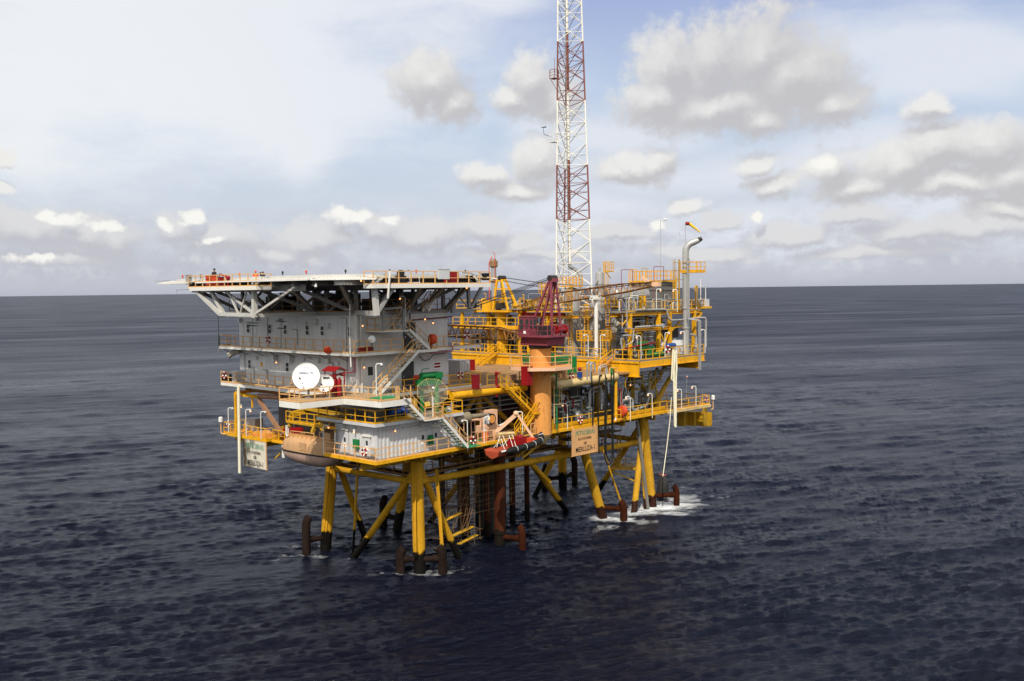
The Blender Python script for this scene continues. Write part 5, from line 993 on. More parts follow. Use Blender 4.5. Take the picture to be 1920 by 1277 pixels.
for x in (-.75,.75): m.beam((x,1.0,21.35),(x*.5,-1.6,26.9),.18,.2); m.beam((x,-2.2,21.35),(x*.5,-1.8,26.9),.18,.18); m.beam((x,-.7,21.35),(x*.45,-1.75,26.9),.12,.14); m.beam((x*.8,-.2,23.9),(x*.8,-2.2,23.9),.12,.12)
m.beam((-.6,-.1,23.9),(.6,-.1,23.9),.14,.14); m.beam((-.4,-2,25.2),(.4,-2,25.2),.14,.14); m.box(-.45,-2.1,26.7,.45,-1.5,27.1); m.build('mast', MAROON, RC); LB().tube((-.5,-1.7,27.1),(.5,-1.7,27.1),.3,n=14).build('sheave', DARKST, RC)
LB().tube((.0,-2.1,21.9),(1.3,-2.1,21.9),.34,n=20).tube((-.05,-2.1,21.9),(0,-2.1,21.9),.46,n=20).tube((1.3,-2.1,21.9),(1.35,-2.1,21.9),.46,n=20).build('winch_drum', RED, RC); LB().tube((-.5,.1,21.8),(.5,.1,21.8),.32,n=16).build('winch_drum', RED, RC); LB().box(-.8,-.9,21.36,.9,-.2,22.3).build('engine', DARKST, RC)
m = LB(); m.rail([(-.8,1.35,21.35),(-1.78,1.35,21.35),(-1.78,-2.45,21.35),(1.55,-2.45,21.35),(1.55,1.35,21.35)],1.05,1.3,.03,(.5,),0); m.build('railing', MAROON, RC)
m = MB(); A0, A1, A2 = cr(0,2.4,21.1), cr(0,6,21.35), cr(0,27,21.9); sd3 = (ct,st,0); boom4(m,A0,A1,.8,.5,1.1,1.3,.075,.04,4,sd3); boom4(m,A1,A2,1.1,1.3,.9,1.0,.075,.04,22,sd3); m.build('boom', BROWN, RC)
m = MB()
for x in (-.35,.35): m.tube(cr(x,-1.7,27.2),cr(x*.4,9.2,24.5),.03,n=5); m.tube(cr(x,-1.7,27.0),cr(x*.4,9.2,24.2),.03,n=5); m.tube(cr(x*.4,9.6,24.4),cr(x,27,22.6),.025,n=5)
m.build('pendant_cable', DARKST, RC); MB().tube(cr(-.25,9.4,24.35),cr(.25,9.4,24.35),.34,n=14).build('cable_block', RUBBER, RC)
# ---------------------------------------------------------------- things standing on the brown main deck
def ctr(label, px, py, sx, sy, h, mat, cat='container', name='container', rot=0):
    p = fz(px,py,16.5); t = thing(name, label, cat, (p.x,p.y,16.5)); MB().box(p.x-sx/2,p.y-sy/2,16.5,p.x+sx/2,p.y+sy/2,16.5+h).build('shell', mat, t); m = MB()
    for k in range(int(sx/.5)): x = p.x-sx/2+.2+k*.5; m.box(x,p.y-sy/2-.04,16.6,x+.12,p.y-sy/2-.001,16.5+h-.1)
    for k in range(int(sy/.5)): y = p.y-sy/2+.2+k*.5; m.box(p.x-sx/2-.04,y,16.6,p.x-sx/2-.001,y+.12,16.5+h-.1)
    m.build('ribs', mat, t); MB().box(p.x-sx/2-.03,p.y-sy/2-.03,16.5+h,p.x+sx/2+.03,p.y+sy/2+.03,16.5+h+.06).build('lid', mat, t); return t
ctr('weathered pale grey container behind the grey block corner on the brown deck',857,700,1.6,2.6,1.5,GREY2); ctr('small bright red locker right of the pale grey container',878,694,1.0,1.3,1.2,RED,'locker','locker'); ctr('tall dark red locker left of the orange pedestal on the brown deck',988,722,.8,.8,1.8,RED,'locker','locker')
ctr('dark red cabinet at the end of the white-edged front walkway',892,729,.55,.55,1.3,paint('dark_red',(.2,.01,.015),.45),'cabinet','cabinet'); ctr('small pale pink box on the brown deck near the top of the yellow stairs',960,714,.7,.7,.6,PEACH,'box','box'); ctr('wooden brown crate on the brown deck right of the orange pedestal',1053,707,.9,.9,.9,TARP,'crate','crate')
t = thing('tarpaulin_cover', 'green ribbed container cover on the brown deck behind the orange pedestal, left part hidden', 'container', (28,5,16.5)); MB().box(25.6,4.6,16.5,29.0,6.4,18.9).build('shell', GREEN, t); m = MB()
for k in range(9): m.box(25.7+k*.38,4.54,16.6,25.86+k*.38,4.6,18.8)
m.build('ribs', GREEN, t)
t = thing('tarpaulin_cover', 'green ribbed container right of the orange pedestal ring on the brown deck', 'container', (31,4.5,16.5)); MB().box(29.4,3.6,16.5,31.6,5.2,18.5).build('shell', GREEN, t); m = MB()
for k in range(5): m.box(29.5+k*.42,3.54,16.6,29.68+k*.42,3.6,18.4)
m.build('ribs', GREEN, t)
# flexible goosenecks and hydrant
t = thing('fire_hydrant', 'red two-outlet fire hydrant on the brown deck edge left of the yellow stairs', 'hydrant', (17,2.2,16.2)); hp = fy(931,745,2.1); MB().tube((hp.x,2.1,15.4),(hp.x,2.1,17.7),.12,n=10).ball((hp.x,2.1,17.75),.18).build('body', RED, t); MB().tube((hp.x,2.1,17.6),(hp.x-.4,1.9,17.8),.08).tube((hp.x,2.1,17.6),(hp.x+.4,1.9,17.8),.08).tube((hp.x,2.1,16.4),(hp.x+.3,1.9,16.4),.1).build('outlet', RED, t)
for k,(px,py) in enumerate(((1101,712),(1107,714))): p = fz(px,py,16.5); one(MB().pipe([(p.x,p.y,16.5),(p.x,p.y,18.3),(p.x+.5,p.y-.2,18.35),(p.x+.5,p.y-.2,17.4)],.09,8,.35),'gooseneck_vent',ALU,('left one of two pale gooseneck vents by the main deck rail','right one of two pale gooseneck vents by the main deck rail')[k],'vent')
t = thing('hose_station', 'red and blue hose station between the life ring and the gooseneck vents', 'fire equipment', (28.6,1.3,16.5)); p = fz(1087,710,16.5); MB().box(p.x-.2,p.y-.2,16.6,p.x+.2,p.y+.2,17.2).build('cabinet', BLUE, t); MB().ball((p.x,p.y,17.5),.22).build('monitor', RED, t)
# ---------------------------------------------------------------- left lower platform, pole, name boards
LP = thing('side_platform', 'small yellow-railed platform overhanging the sea under the left end of the grey block', 'platform', (3,23,11.3))
MB().prism([(1.5,27.2),(1.5,19.2),(4.6,19.2),(5.4,20.5),(5.4,27.2)],11.2,11.32).build('floor', ORTAN, LP); m = MB(); m.beam((1.5,27.2,11.2),(1.5,19.2,11.2),.1,.24); m.beam((1.5,19.2,11.2),(4.7,19.2,11.2),.1,.24); m.build('edge_beam', YEL, LP)
m = MB(); m.rail([(5.3,27.15,11.32),(1.55,27.15,11.32),(1.55,19.25,11.32),(3.4,19.25,11.32)],1.1,1.35); m.rail([(3.6,19.3,11.32),(4.6,19.3,11.32),(5.3,20.5,11.32)],1.1,1); m.build('railing', YEL, LP)
MB().prism([(2.2,26),(2.2,19.9),(5.2,19.9),(5.2,26)],10.5,11.19).tube((5,19.6,10.8),(1.6,17.7,9.6),.09).build('girder', YDK, LP); MB().box(2.6,20.5,11.33,4.6,23.5,11.6).build('hatch', ORTAN, LP)
m = MB(); m.beam((1.6,24.7,11.3),(1.6,24.7,15.7),.3,.3); m.beam((1.6,24.7,15.6),(2.6,21.5,15.3),.28,.3); m.beam((1.6,24.7,15.7),(5,24.7,15.7),.28,.3); m.beam((2.2,22.6,15.5),(2.2,22.6,14.2),.14,.14); m.build('gantry', YEL, LP)
MB().box(4.2,25.4,11.3,5.2,26.9,12.6).tube((4.9,19.9,11.3),(4.9,19.9,15.4),.14).tube((5.2,19.6,11.3),(5.2,19.6,15.2),.14).build('pipe', PIPEG, LP)
one(MB().beam((2.0,21.0,15.15),(2.0,16.9,11.9),.34,.34).tube((2.1,21.2,15.5),(2.1,17.2,15.65),.25,n=12), 'raking_brace', paint('dull_brown_steel',(.30,.16,.09),.55,rust=.15), 'brown raking brace under the left end of the grey block beside the lifeboat', 'brace')
one(MB().tube((1.15,23.6,7.5),(1.15,23.4,16.5),.16,n=12), 'drain_pole', paint('cream_pole',(.72,.68,.52),.5,var=.12), 'long cream pole hanging past the left name board towards the sea', 'pole')
SGN = paint('sign_board_tan', (.62,.34,.14), .6, var=.12, rust=.12)
def weathered():
    M = paint('stained_white_board', (.60,.55,.44), .65, var=.2); nt = M.node_tree; b = nt.nodes['Principled BSDF']; L = nt.links.new; src = b.inputs['Base Color'].links[0].from_socket
    g = nd(nt,'ShaderNodeNewGeometry'); mp = nd(nt,'ShaderNodeMapping'); mp.inputs['Scale'].default_value = (1,1.1,.45); L(g.outputs['Position'],mp.inputs[0]); n = nd(nt,'ShaderNodeTexNoise'); n.inputs['Scale'].default_value = 1.5; n.inputs['Detail'].default_value = 8; n.inputs['Roughness'].default_value = .65; L(mp.outputs[0],n.inputs[0])
    s = nd(nt,'ShaderNodeSeparateXYZ'); L(g.outputs['Position'],s.inputs[0]); a = nd(nt,'ShaderNodeMath',operation='MULTIPLY_ADD'); a.inputs[1].default_value = .085; a.inputs[2].default_value = -1.78; L(s.outputs[1],a.inputs[0]); c = nd(nt,'ShaderNodeMath',operation='ADD'); L(a.outputs[0],c.inputs[0]); L(n.outputs[0],c.inputs[1])
    r = nd(nt,'ShaderNodeMapRange'); r.inputs[1].default_value = .47; r.inputs[2].default_value = .66; L(c.outputs[0],r.inputs[0]); mx = nd(nt,'ShaderNodeMixRGB'); mx.inputs[2].default_value = (.045,.035,.02,1); L(r.outputs[0],mx.inputs[0]); L(src,mx.inputs[1]); L(mx.outputs[0],b.inputs['Base Color']); return M
t = thing('name_board', 'black-stained pale name board hanging under the left side platform beside the cream pole', 'sign', (1.2,21,9.7))
MB().box(1.2,18.75,8.35,1.26,22.95,11.1).build('board', weathered(), t); MB().box(1.19,18.68,8.3,1.28,18.75,11.15).build('frame', SGN, t)
X_ = 1.19
text('lettering','PETROBRAS',.72,(X_,20.7,10.5),(0,-1,0),TXTG,t,.006,sx=.83); text('lettering','PLATAFORMA',.40,(X_,20.7,9.86),(0,-1,0),TXTK,t,.008,sx=.8); text('lettering','DE',.42,(X_,20.75,9.38),(0,-1,0),TXTK,t,.006); text('lettering','MERLUZA-1',.72,(X_,20.7,8.78),(0,-1,0),TXTK,t,.009,sx=.8)
t = thing('name_board', 'clean orange-tan name board hanging from the front edge of the lower deck', 'sign', (28,-.3,9.9))
MB().box(25.85,-.34,8.5,30.3,-.28,11.25).build('board', SGN, t); m = MB(); m.box(25.78,-.36,8.42,30.37,-.26,8.5); m.beam((26.2,-.3,11.2),(26.2,0,11.5),.08,.08); m.beam((29.8,-.3,11.2),(29.8,0,11.5),.08,.08); m.build('frame', SGN, t)
Y_ = -.35
text('lettering','PETROBRAS',.72,(28.1,Y_,10.72),(1,0,0),TXTG,t,.006,sx=.86); text('lettering','PLATAFORMA',.38,(28.0,Y_,10.12),(1,0,0),TXTK,t,.004,sx=.95); text('lettering','DE',.38,(28.05,Y_,9.6),(1,0,0),TXTK,t,.008); text('lettering','MERLUZA-1',.76,(28.1,Y_,9.0),(1,0,0),TXTK,t,.009,sx=.84)
# ---------------------------------------------------------------- lifeboat and its davit
LB_ = thing('lifeboat', 'tan enclosed lifeboat with faded pink hull hanging on the left side beside the corrugated cabin', 'lifeboat', (1.6,11,11))
def loft(sections, close=True):
    m = MB(); n = len(sections[0]); m.v = [tuple(p) for s_ in sections for p in s_]
    for i in range(len(sections)-1):
        for k in range(n if close else n-1): k2 = (k+1)%n; m.f.append((i*n+k,i*n+k2,(i+1)*n+k2,(i+1)*n+k))
    m.f.append(tuple(range(n))[::-1]); m.f.append(tuple((len(sections)-1)*n+k for k in range(n))); return m
Y0, Y1 = 7.0, 15.7; XC = 1.65
def wid(t): return 1.42*max(.02,(1-abs(2*t-1)**4.2))**.5
up_, lo_s = [], []
for i in range(29):
    t = i/28; y = Y0+(Y1-Y0)*t; w = wid(t); e = abs(2*t-1)
    hz = 1.5*max(.05,1-e**4.5)**.5; dz = 1.3*max(.05,1-e**3.0)**.6
    up_.append([(XC+w*math.cos(a)*(1 if abs(math.cos(a))<.7 else .99), y, 11.0+hz*abs(math.sin(a))**.62) for a in [math.pi*k/14 for k in range(15)]])
    lo_s.append([(XC+w*math.copysign(abs(math.cos(a))**.8,math.cos(a)), y, 10.95-dz*math.sin(a)**.9) for a in [math.pi*k/14 for k in range(15)]])
loft(up_).build('canopy', HULLT, LB_); loft(lo_s).build('hull', HULLB, LB_)
m = MB(); ring = [(XC+wid(i/40)*1.01*s_, Y0+(Y1-Y0)*i/40, 10.97) for s_ in (1,) for i in range(41)]+[(XC-wid(i/40)*1.01, Y0+(Y1-Y0)*i/40, 10.97) for i in range(40,-1,-1)]; m.sweep(ring,.07,6); m.build('fender_belt', RUBBER, LB_)
MB().box(XC-.5,8.0,12.4,XC+.5,9.7,13.05).build('wheelhouse', HULLT, LB_); MB().box(XC-.52,8.9,12.6,XC-.505,9.5,12.95).box(XC-.3,9.7,12.65,XC+.3,9.715,12.95).build('wheelhouse_window', GLASS, LB_)
m = MB(); m.pipe([(XC-.7,10.2,12.4),(XC-.7,10.2,12.85),(XC-.7,14.0,12.75),(XC-.7,14.0,12.3)],.035); 
for y in np.arange(10.4,14.4,.7): m.box(XC-1.0,y,12.25,XC-.4,y+.08,12.55)
m.build('grab_rail', TAN, LB_); MB().box(XC-.3,12.2,12.5,XC+.4,13,12.68).build('hatch', HULLT, LB_)
MB().box(XC-1.44,10.6,11.25,XC-1.36,11.6,11.95).box(XC-1.46,11.5,11.5,XC-1.43,11.56,11.7).build('side_door', HULLT, LB_)
DV = thing('lifeboat_davit', 'yellow lifeboat davit gantry with railed gangway above the tan lifeboat', 'davit', (2,10,13.6))
MB().box(.6,6.2,13.55,1.7,14.2,13.7).build('gangway', YDK, DV); MB().rail([(.62,14.2,13.7),(.62,6.2,13.7)],1.0,1.2,.034).build('railing', YEL, DV); m = MB()
for y in (13.9,6.6): m.beam((1.0,y,14.3),(5,y,14.9),.45,.5); m.beam((1.0,y,14.4),(.8,y,13.2),.3,.3); m.beam((4.8,y,15),(3,y,11.6),.3,.3)
m.beam((2.6,11.8,13.5),(3.6,11.2,11.3),.55,.3); m.beam((2.4,14.2,14.9),(2.4,6.4,14.6),.3,.4); m.build('davit_arm', YDK, DV)
for y in (14.2,6.5): h = MB().beam((.75,y,13.3),(.7,y,12.4),.16,.3).ball((.7,y,12.3),.14).build('hook_block', WHITE, DV); MB().tube((.7,y,12.3),(1.4,y-.3 if y>10 else y+1.6,11.9),.03,n=5).build('fall_wire', DARKST, h)
t = thing('winch', 'red winch drum on the deck just left of the tan lifeboat bow', 'winch', (3.2,17.2,11.4)); MB().tube((2.6,16.9,12.0),(3.8,16.9,12.0),.55,n=18).build('drum', RED, t); MB().box(2.4,16.3,11.4,2.55,17.5,12.5).box(3.85,16.3,11.4,4,17.5,12.5).build('side_frame', RED, t)
t = thing('boat_platform', 'tiny yellow railed platform holding the red winch beside the lifeboat bow', 'platform', (3,17,11.3)); MB().box(1.6,16,11.15,5.2,18.3,11.3).build('floor', YEL, t); MB().rail([(3.2,18.2,11.3),(1.7,18.2,11.3),(1.7,16.1,11.3)],1.1,1).build('railing', YEL, t); MB().box(1.3,15.7,9.9,1.6,16.1,11.1).build('fender_plate', WHITE, t)
# ---------------------------------------------------------------- rescue boat and its crane
FB = thing('rescue_boat', 'orange rescue boat with a black inflatable collar hanging outside the lower deck', 'boat', (15.6,-1.9,11))
xs = [12.2+6.9*i/16 for i in range(17)]
def bw(x): t = (x-12.2)/6.9; return .98*(1-max(0,(t-.55)/.45)**2.4)**.75 if t < 1 else .02
zr = lambda x: 10.95+.05*(x-12.2)+.035*max(0,x-16)**1.6
sec = [[(x,-1.9+bw(x),zr(x)+.1),(x,-1.9+bw(x)*.75,zr(x)-.42),(x,-1.9,zr(x)-.72+.13*max(0,x-16.2)**1.3),(x,-1.9-bw(x)*.75,zr(x)-.42),(x,-1.9-bw(x),zr(x)+.1),(x,-1.9-bw(x)*.7,zr(x)-.02),(x,-1.9+bw(x)*.7,zr(x)-.02)] for x in xs]
ORB = paint('boat_orange', (.36,.065,.03), .5, var=.15); loft(sec).build('hull', ORB, FB)
col = [(x,-1.9-bw(x)-.1,zr(x)-.06) for x in xs[2:]]+[(19.12,-1.9,zr(19.1)+.2)]+[(x,-1.9+bw(x)+.1,zr(x)-.02) for x in xs[::-1][:-2]]
MB().sweep(col,[.12]+[.31]*(len(col)-2)+[.12],12).build('collar', RUBBER, FB); m = MB()
for i in range(3,len(col)-1,3): p = Vector(col[i]); q = Vector(col[i-1]); d = (p-q).normalized(); m.lathe(p-d*.03,d,[(0,.312),(.001,.321),(.035,.321),(.036,.312)],12)
m.build('collar_straps', DISHW, FB)
MB().box(15.6,-2.3,11.15,16.6,-1.5,11.9).ball((16.1,-1.9,11.85),.25).build('console', RED, FB); MB().box(14.6,-2.2,11.1,15.0,-1.6,11.8).build('engine_cover', RED, FB); MB().box(17.4,-2.2,11.2,18,-1.6,11.6).build('seat', ORANGE, FB)
m = MB()
for x in (13.2,14.4): m.tube((x,-2.6,11.1),(x+.3,-1.9,12.0),.03,n=5).tube((x,-1.2,11.1),(x+.3,-1.9,12.0),.03,n=5)
m.each('roll_bar', WHITE, FB); MB().box(12.5,-2.92,10.95,13.3,-2.86,11.08).build('registration_mark', DISHW, FB)
DC = thing('boat_crane', 'peach knuckle-boom crane bent over the orange rescue boat', 'crane', (15.2,.7,11.45))
MB().tube((15.2,.7,11.45),(15.2,.5,12.3),.24,n=14).build('post', PEACH, DC); MB().beam((15.2,.6,12.1),(16.9,-.7,13.85),.28,.34).build('lower_arm', PEACH, DC); MB().beam((16.85,-.75,14.05),(18.35,-1.9,11.15),.2,.24).ball((16.85,-.72,13.95),.26).build('upper_arm', PEACH, DC); MB().tube((15.5,.3,12.8),(16.6,-.5,13.4),.09,n=8).build('hydraulic_ram', STEEL, DC)
t = thing('spreader_bar', 'padded cream spreader bar with lifting slings over the rescue boat', 'lifting gear', (14.8,-1.2,12.2)); MB().tube((14.1,-.9,12.25),(16.0,-1.2,12.15),.16,n=12).build('bar', CREAM, t); m = MB()
for a, b in (((14.3,-1,12.2),(13.2,-1.6,11.2)),((14.6,-1,12.2),(14.2,-2,11.2)),((15.4,-1.1,12.1),(14.9,-2,11.2)),((15.6,-1.1,12.1),(16.0,-2,11.3)),((15.8,-1.2,12.1),(15.0,-2.4,11.1))): m.tube(a,b,.03,n=5)
m.build('sling', ROPE, t)
t = thing('cable_winch', 'peach winch with a big round spool on the lower deck behind the rescue boat', 'winch', (15.8,2.2,11.45)); MB().box(15.2,2,11.5,17.2,3.2,12.6).box(15.6,2.1,12.6,17.2,3,14.1).build('housing', PEACH, t); MB().tube((15.9,1.6,13.3),(15.9,2.1,13.3),.55,n=20).build('spool', RUBBER, t); MB().tube((15.9,1.55,13.3),(15.9,1.6,13.3),.4,n=20).build('spool_face', ORTAN, t)
t = thing('control_stand', 'peach open frame with a roof plate standing left of the spool winch', 'frame', (13.4,1.5,11.45)); m = MB()
for x in (12.6,14.1):
    for y in (1.2,2.2): m.beam((x,y,11.45),(x,y,13.5),.08,.08)
m.box(12.55,1.15,13.45,14.15,2.25,13.55); m.beam((12.6,1.2,12.4),(14.1,1.2,12.4),.07,.07); m.build('frame', PEACH, t); MB().box(14.4,1.0,13.0,14.9,1.2,13.9).build('cabinet', GREY2, t)
t = thing('barrel', 'bright orange drum standing under the peach open frame', 'drum', (14.1,.9,11.45)); MB().lathe((14.1,.8,11.45),(0,0,1),[(0,.3),(.3,.3),(.32,.32),(.36,.3),(.9,.3),(.92,.32),(1.0,.3)],16).build('shell', paint('bright_orange',(.72,.14,.02),.45), t); MB().lathe((14.1,.8,12.46),(0,0,1),[(0,.28),(.03,.28)],16).build('lid', WHITE, t)
MB().box(11.7,1.2,11.46,15,1.6,11.5).box(15.6,3.4,12.2,20,4,12.25).build('green_strip', GRDECK, LD); MB().box(11.2,3.2,11.46,12.3,4.6,13.1).build('locker', paint('maroon_locker',(.16,.012,.02),.45), LD)
# ---------------------------------------------------------------- satellite dishes
def dish(label, c, ax, rad, depth, mat, foot, feed=True, back=True):
    c = Vector(c); ax = Vector(ax).normalized(); t = thing('satellite_dish', label, 'satellite dish', foot); n = 8
    m = MB(); m.lathe(c-ax*.03,ax,[(-.02,.05)]+[(depth*(k/n)**2-.03,rad*k/n) for k in range(1,n+1)]+[(depth,rad*1.01)]+[(depth*(k/n)**2+.0,rad*k/n) for k in range(n,0,-1)]+[(0.0,.02)],48); d = m.build('reflector', mat, t,50)
    MB().torus(c+ax*depth,ax,rad,.025,48,6).build('rim', mat, d)
    x = Vector((0,0,1)).cross(ax).normalized(); y = ax.cross(x)
    m = MB(); f = c+ax*.95*rad-y*.28*rad-x*.3*rad
    for a in (-2.4,-.7,-1.6): m.tube(c+(x*math.cos(a)+y*math.sin(a))*rad*.95+ax*depth, f, .022, n=5)
    m.build('feed_arm', TAN, t); MB().tube(f-ax*.12,f+ax*.12,.09,n=10).build('feed_horn', DARKST, t)
    F_ = Vector(foot); MB().tube(F_,c-ax*.35,.10,n=10).tube(c-ax*.4,c-ax*.05,.22,n=12).tube(F_,F_+Vector((0,0,.06)),.4,n=12).build('mount', STEELG, t)
    return t, c, ax, x, y
def dtext(d, s, size, u, v, mat, rad, depth, sx=1.0, bold=.004):
    t, c, ax, x, y = d; o = text('lettering', s, size, c+x*u+y*v, x, mat, t, bold, ydir=y, sx=sx); off = ROOT[t.name]
    for ve in o.data.vertices: p = ve.co+off-c; r2 = (p.dot(x)**2+p.dot(y)**2)/rad**2; h = p.dot(ax); ve.co += ax*(depth*r2+.03+ (.004 if h > 0 else 0) - h)
d = dish('largest white satellite dish with faint lettering on the dish platform', (-2.55,6.15,18.62), (-.70,-.66,.26), 1.17, .24, DISHW, (-2.2,6.4,16.74))
dtext(d,'EMBRATEL',.25,0,.33,TXTL,1.17,.24,1.12); dtext(d,'COMUNICACOES VIA SATELITE',.085,.05,-.58,TXTL,1.17,.24); t_,c_,a_,x_,y_ = d; m = MB()
m.torus(c_+y_*.80+a_*(.24*.47+.03),a_,.2,.012,20,4); 
for s_ in (-1,1): m.tube(c_+y_*.84+x_*.07*s_+a_*(.24*.5+.03),c_+y_*.76+x_*.09*s_+a_*(.24*.43+.03),.022,n=5)
m.build('emblem', TXTL, t_)
d = dish('smaller grey satellite dish with black lettering beside the red fire cylinders', (-1.3,5.1,17.98), (-.72,-.62,.30), .74, .16, DISHG, (-.9,5.2,16.74)); dtext(d,'SIRSA',.19,.05,.50,TXTK,.74,.16,1.25,.012)
t = thing('mesh_dish', 'pale wire mesh satellite dish on a pole by the mid stair landing', 'satellite dish', (6.35,-.35,14.62))
c = Vector((6.15,-.45,16.75)); ax = Vector((-.45,-.66,.60)).normalized(); x = Vector((0,0,1)).cross(ax).normalized(); y = ax.cross(x); rad = 1.45; dep = .42
def dp(r,a): return c+(x*math.cos(a)+y*math.sin(a))*r*rad+ax*dep*r*r
m = MB()
for k in range(8): a = k*math.pi/4+.3; m.sweep([dp(i/6,a) for i in range(7)],.016,5)
for r in (1.0,): m.sweep([dp(r,k*math.pi/4+.3) for k in range(9)],.018,5)
m.build('ribs', CREAM, t); m = MB()
for i in range(3,15): m.sweep([dp(i/15,k*math.pi/4+.3) for k in range(9)],.0055,3,False)
for k in range(40): a = k*math.pi/20+.3; b = math.pi/8; q = math.cos(b)/math.cos(((a-.3)%(2*b))-b); m.sweep([dp(.25*q,a),dp(.6*q,a),dp(q,a)],.005,3,False)
m.build('mesh', paint('mesh_wire',(.45,.43,.36),.5), t); MB().tube((6.35,-.35,14.62),(6.3,-.35,16.6),.08,n=10).tube(c,c+ax*1.0,.03,n=6).tube(c+ax*.85,c+ax*1.15,.1,n=10).build('pole', WHITE, t); MB().box(5.1,-.7,15.75,5.7,-.62,16.15).build('warning_plate', YSOCK, t)
# ---------------------------------------------------------------- fire-fighting cylinders
t = thing('cylinder_rack', 'red roofed rack of red gas cylinders beside the satellite dishes', 'fire equipment', (.4,6.8,16.72))
for k in range(6): b = MB().lathe((.0+.30*(k%2),4.95+.29*k,16.85),(0,0,1),[(0,.15),(.02,.185),(1.3,.185),(1.42,.12),(1.5,.05),(1.62,.05)],14).build('cylinder', RED, t); MB().tube((.0+.30*(k%2),4.95+.29*k,18.4),(.0+.30*(k%2),4.95+.29*k,18.6),.06,n=8).build('valve_head', STEEL, b)
m = MB()
for x in (-.2,.75):
    for y in (5.15,6.7): m.beam((x,y,16.72),(x,y,19.0),.08,.08)
m.beam((-.2,5.05,18.55),(-.2,6.8,18.55),.1,.16); m.beam((.75,5.05,18.55),(.75,6.8,18.55),.1,.16); m.build('frame', RED, t); m = MB(); m.extr([(-.45,5.0,18.95),(.28,5.0,19.3),(1.0,5.0,18.95),(1.0,5.0,19.0),(.28,5.0,19.36),(-.45,5.0,19.0)],(0,1.85,0)); m.build('roof', RED, t)
m = MB()
for k in range(3): m.pipe([(.5,5.6+k*.2,18.6),(1.0,5.6+k*.2,18.7),(2.4,5.6+k*.2,18.7),(2.4,5.6+k*.2,20.3)],.03)
m.build('pipe', paint('pinkish_red_pipe',(.40,.04,.06),.45), t)
def cover_reel(label, p, r): 
    p = Vector(p); t = thing('hose_reel', label, 'hose reel', p); m = MB(); m.lathe(p+Vector((-.3,-.1,r)),(1,-.2,0),[(0,r*.6),(.08,r*.95),(.2,r),(.45,r),(.55,r*.95),(.62,r*.6)],18); m.build('cover', ORANGE, t); MB().box(p.x-.15,p.y-.1,p.z-.45,p.x+.15,p.y+.1,p.z+.1).build('pedestal', RED, t)
cover_reel('orange covered hose reel on the front walkway left of the green pump', (8.0,3.75,17.15), .5); cover_reel('orange covered hose reel on the first-floor landing at the foot of the upper stairs', (9.75,3.5,20.95), .48)
cover_reel('dark red covered reel bulging from the lower deck rail right of the black hoses', (34.65,-.25,11.75), .62)
t = thing('green_hoist', 'bright green pump hoist frame standing on the cabin roof behind the mesh dish', 'hoist', (8.9,2.2,14.64)); MB().box(7.2,2.3,17.25,9.9,3.0,17.8).box(9.1,2.2,14.65,9.4,2.5,17.3).box(7.9,2.9,14.65,8.15,3.15,17.3).box(9.2,2.2,17.8,10,3.1,18.35).build('frame', GREEN, t); MB().tube((7.6,2.6,18.1),(9.2,2.6,18.1),.32,n=16).build('motor', GREEN, t); MB().pipe([(7.7,2.6,18.4),(7.7,2.6,18.75),(8.6,2.6,18.75)],.04).build('handle', DGREEN, t)
t = thing('valve_skid', 'small green and grey valve set on the right end of the cabin roof', 'valve', (9.3,1.2,14.64)); valve((8.9,.9,14.7),.22,t,GREEN); valve((9.7,1.2,14.7),.2,t,GREY2); MB().pipe([(8.3,1,14.9),(10,1.1,14.9),(10,1.1,15.6)],.07).build('pipe', PIPEG, t)
for k, (px,py,w) in enumerate(((680,650,.5),(694,650,.6))): p = fy(px,py,4.7); one(MB().box(p.x-w/2,4.6,20.52,p.x+w/2,5,20.98).box(p.x-w/2-.03,4.58,20.98,p.x+w/2+.03,5.02,21.04), 'fire_box', RED, ('left red fire box on the first-floor walkway near the block corner','right red fire box on the first-floor walkway below the white searchlight')[k], 'box')
t = thing('searchlight', 'round white searchlight on the first-floor walkway rail near the block corner', 'searchlight', (3.5,4.3,20.5)); p = fy(697,636,4.25); MB().tube((p.x,4.25,20.5),(p.x,4.25,p.z-.3),.05,n=8).build('stand', DARKST, t); MB().lathe(p+Vector((.15,.15,-.03)),(-.66,-.7,.1),[(-.1,.12),(.0,.28),(.25,.33),(.28,.3)],20).build('lamp_housing', DISHW, t)
# ---------------------------------------------------------------- lamps
def lamp(name, label, foot, top, arm=(.45,0,0), lit=True, pole=True, mat=WHITE):
    t = thing(name, label, 'lamp', foot, 'deck lamps on bent poles' if pole else 'bulkhead lamps'); F_, T_ = Vector(foot), Vector(top); A = Vector(arm)
    if pole: MB().pipe([F_,T_,T_+A],.045,6,.2).build('pole', mat, t)
    else: MB().tube(F_,T_+A*.2,.05,n=6).build('bracket', STEELG, t)
    e = T_+A if pole else T_; MB().lathe(e+Vector((0,0,.06)),(A.x*.5,A.y*.5,-1),[(0,.07),(.10,.115),(.2,.12)],10).build('lamp_housing', GREY2, t)
    MB().ball(e+Vector((A.x*.1,A.y*.1,-.20)),.075,6).build('bulb', LIT if lit else GLASS, t)
def onL(px0,py0,px1,py1,x): a = fx(px0,py0,x); b = fx(px1,py1,x); return (a.x,a.y,a.z),(a.x,a.y,b.z)
def onF(px0,py0,px1,py1,y): a = fy(px0,py0,y); b = fy(px1,py1,y); return (a.x,a.y,a.z),(a.x,a.y,b.z)
PL = (.3,-.32,0); PR = (-.3,.32,0)
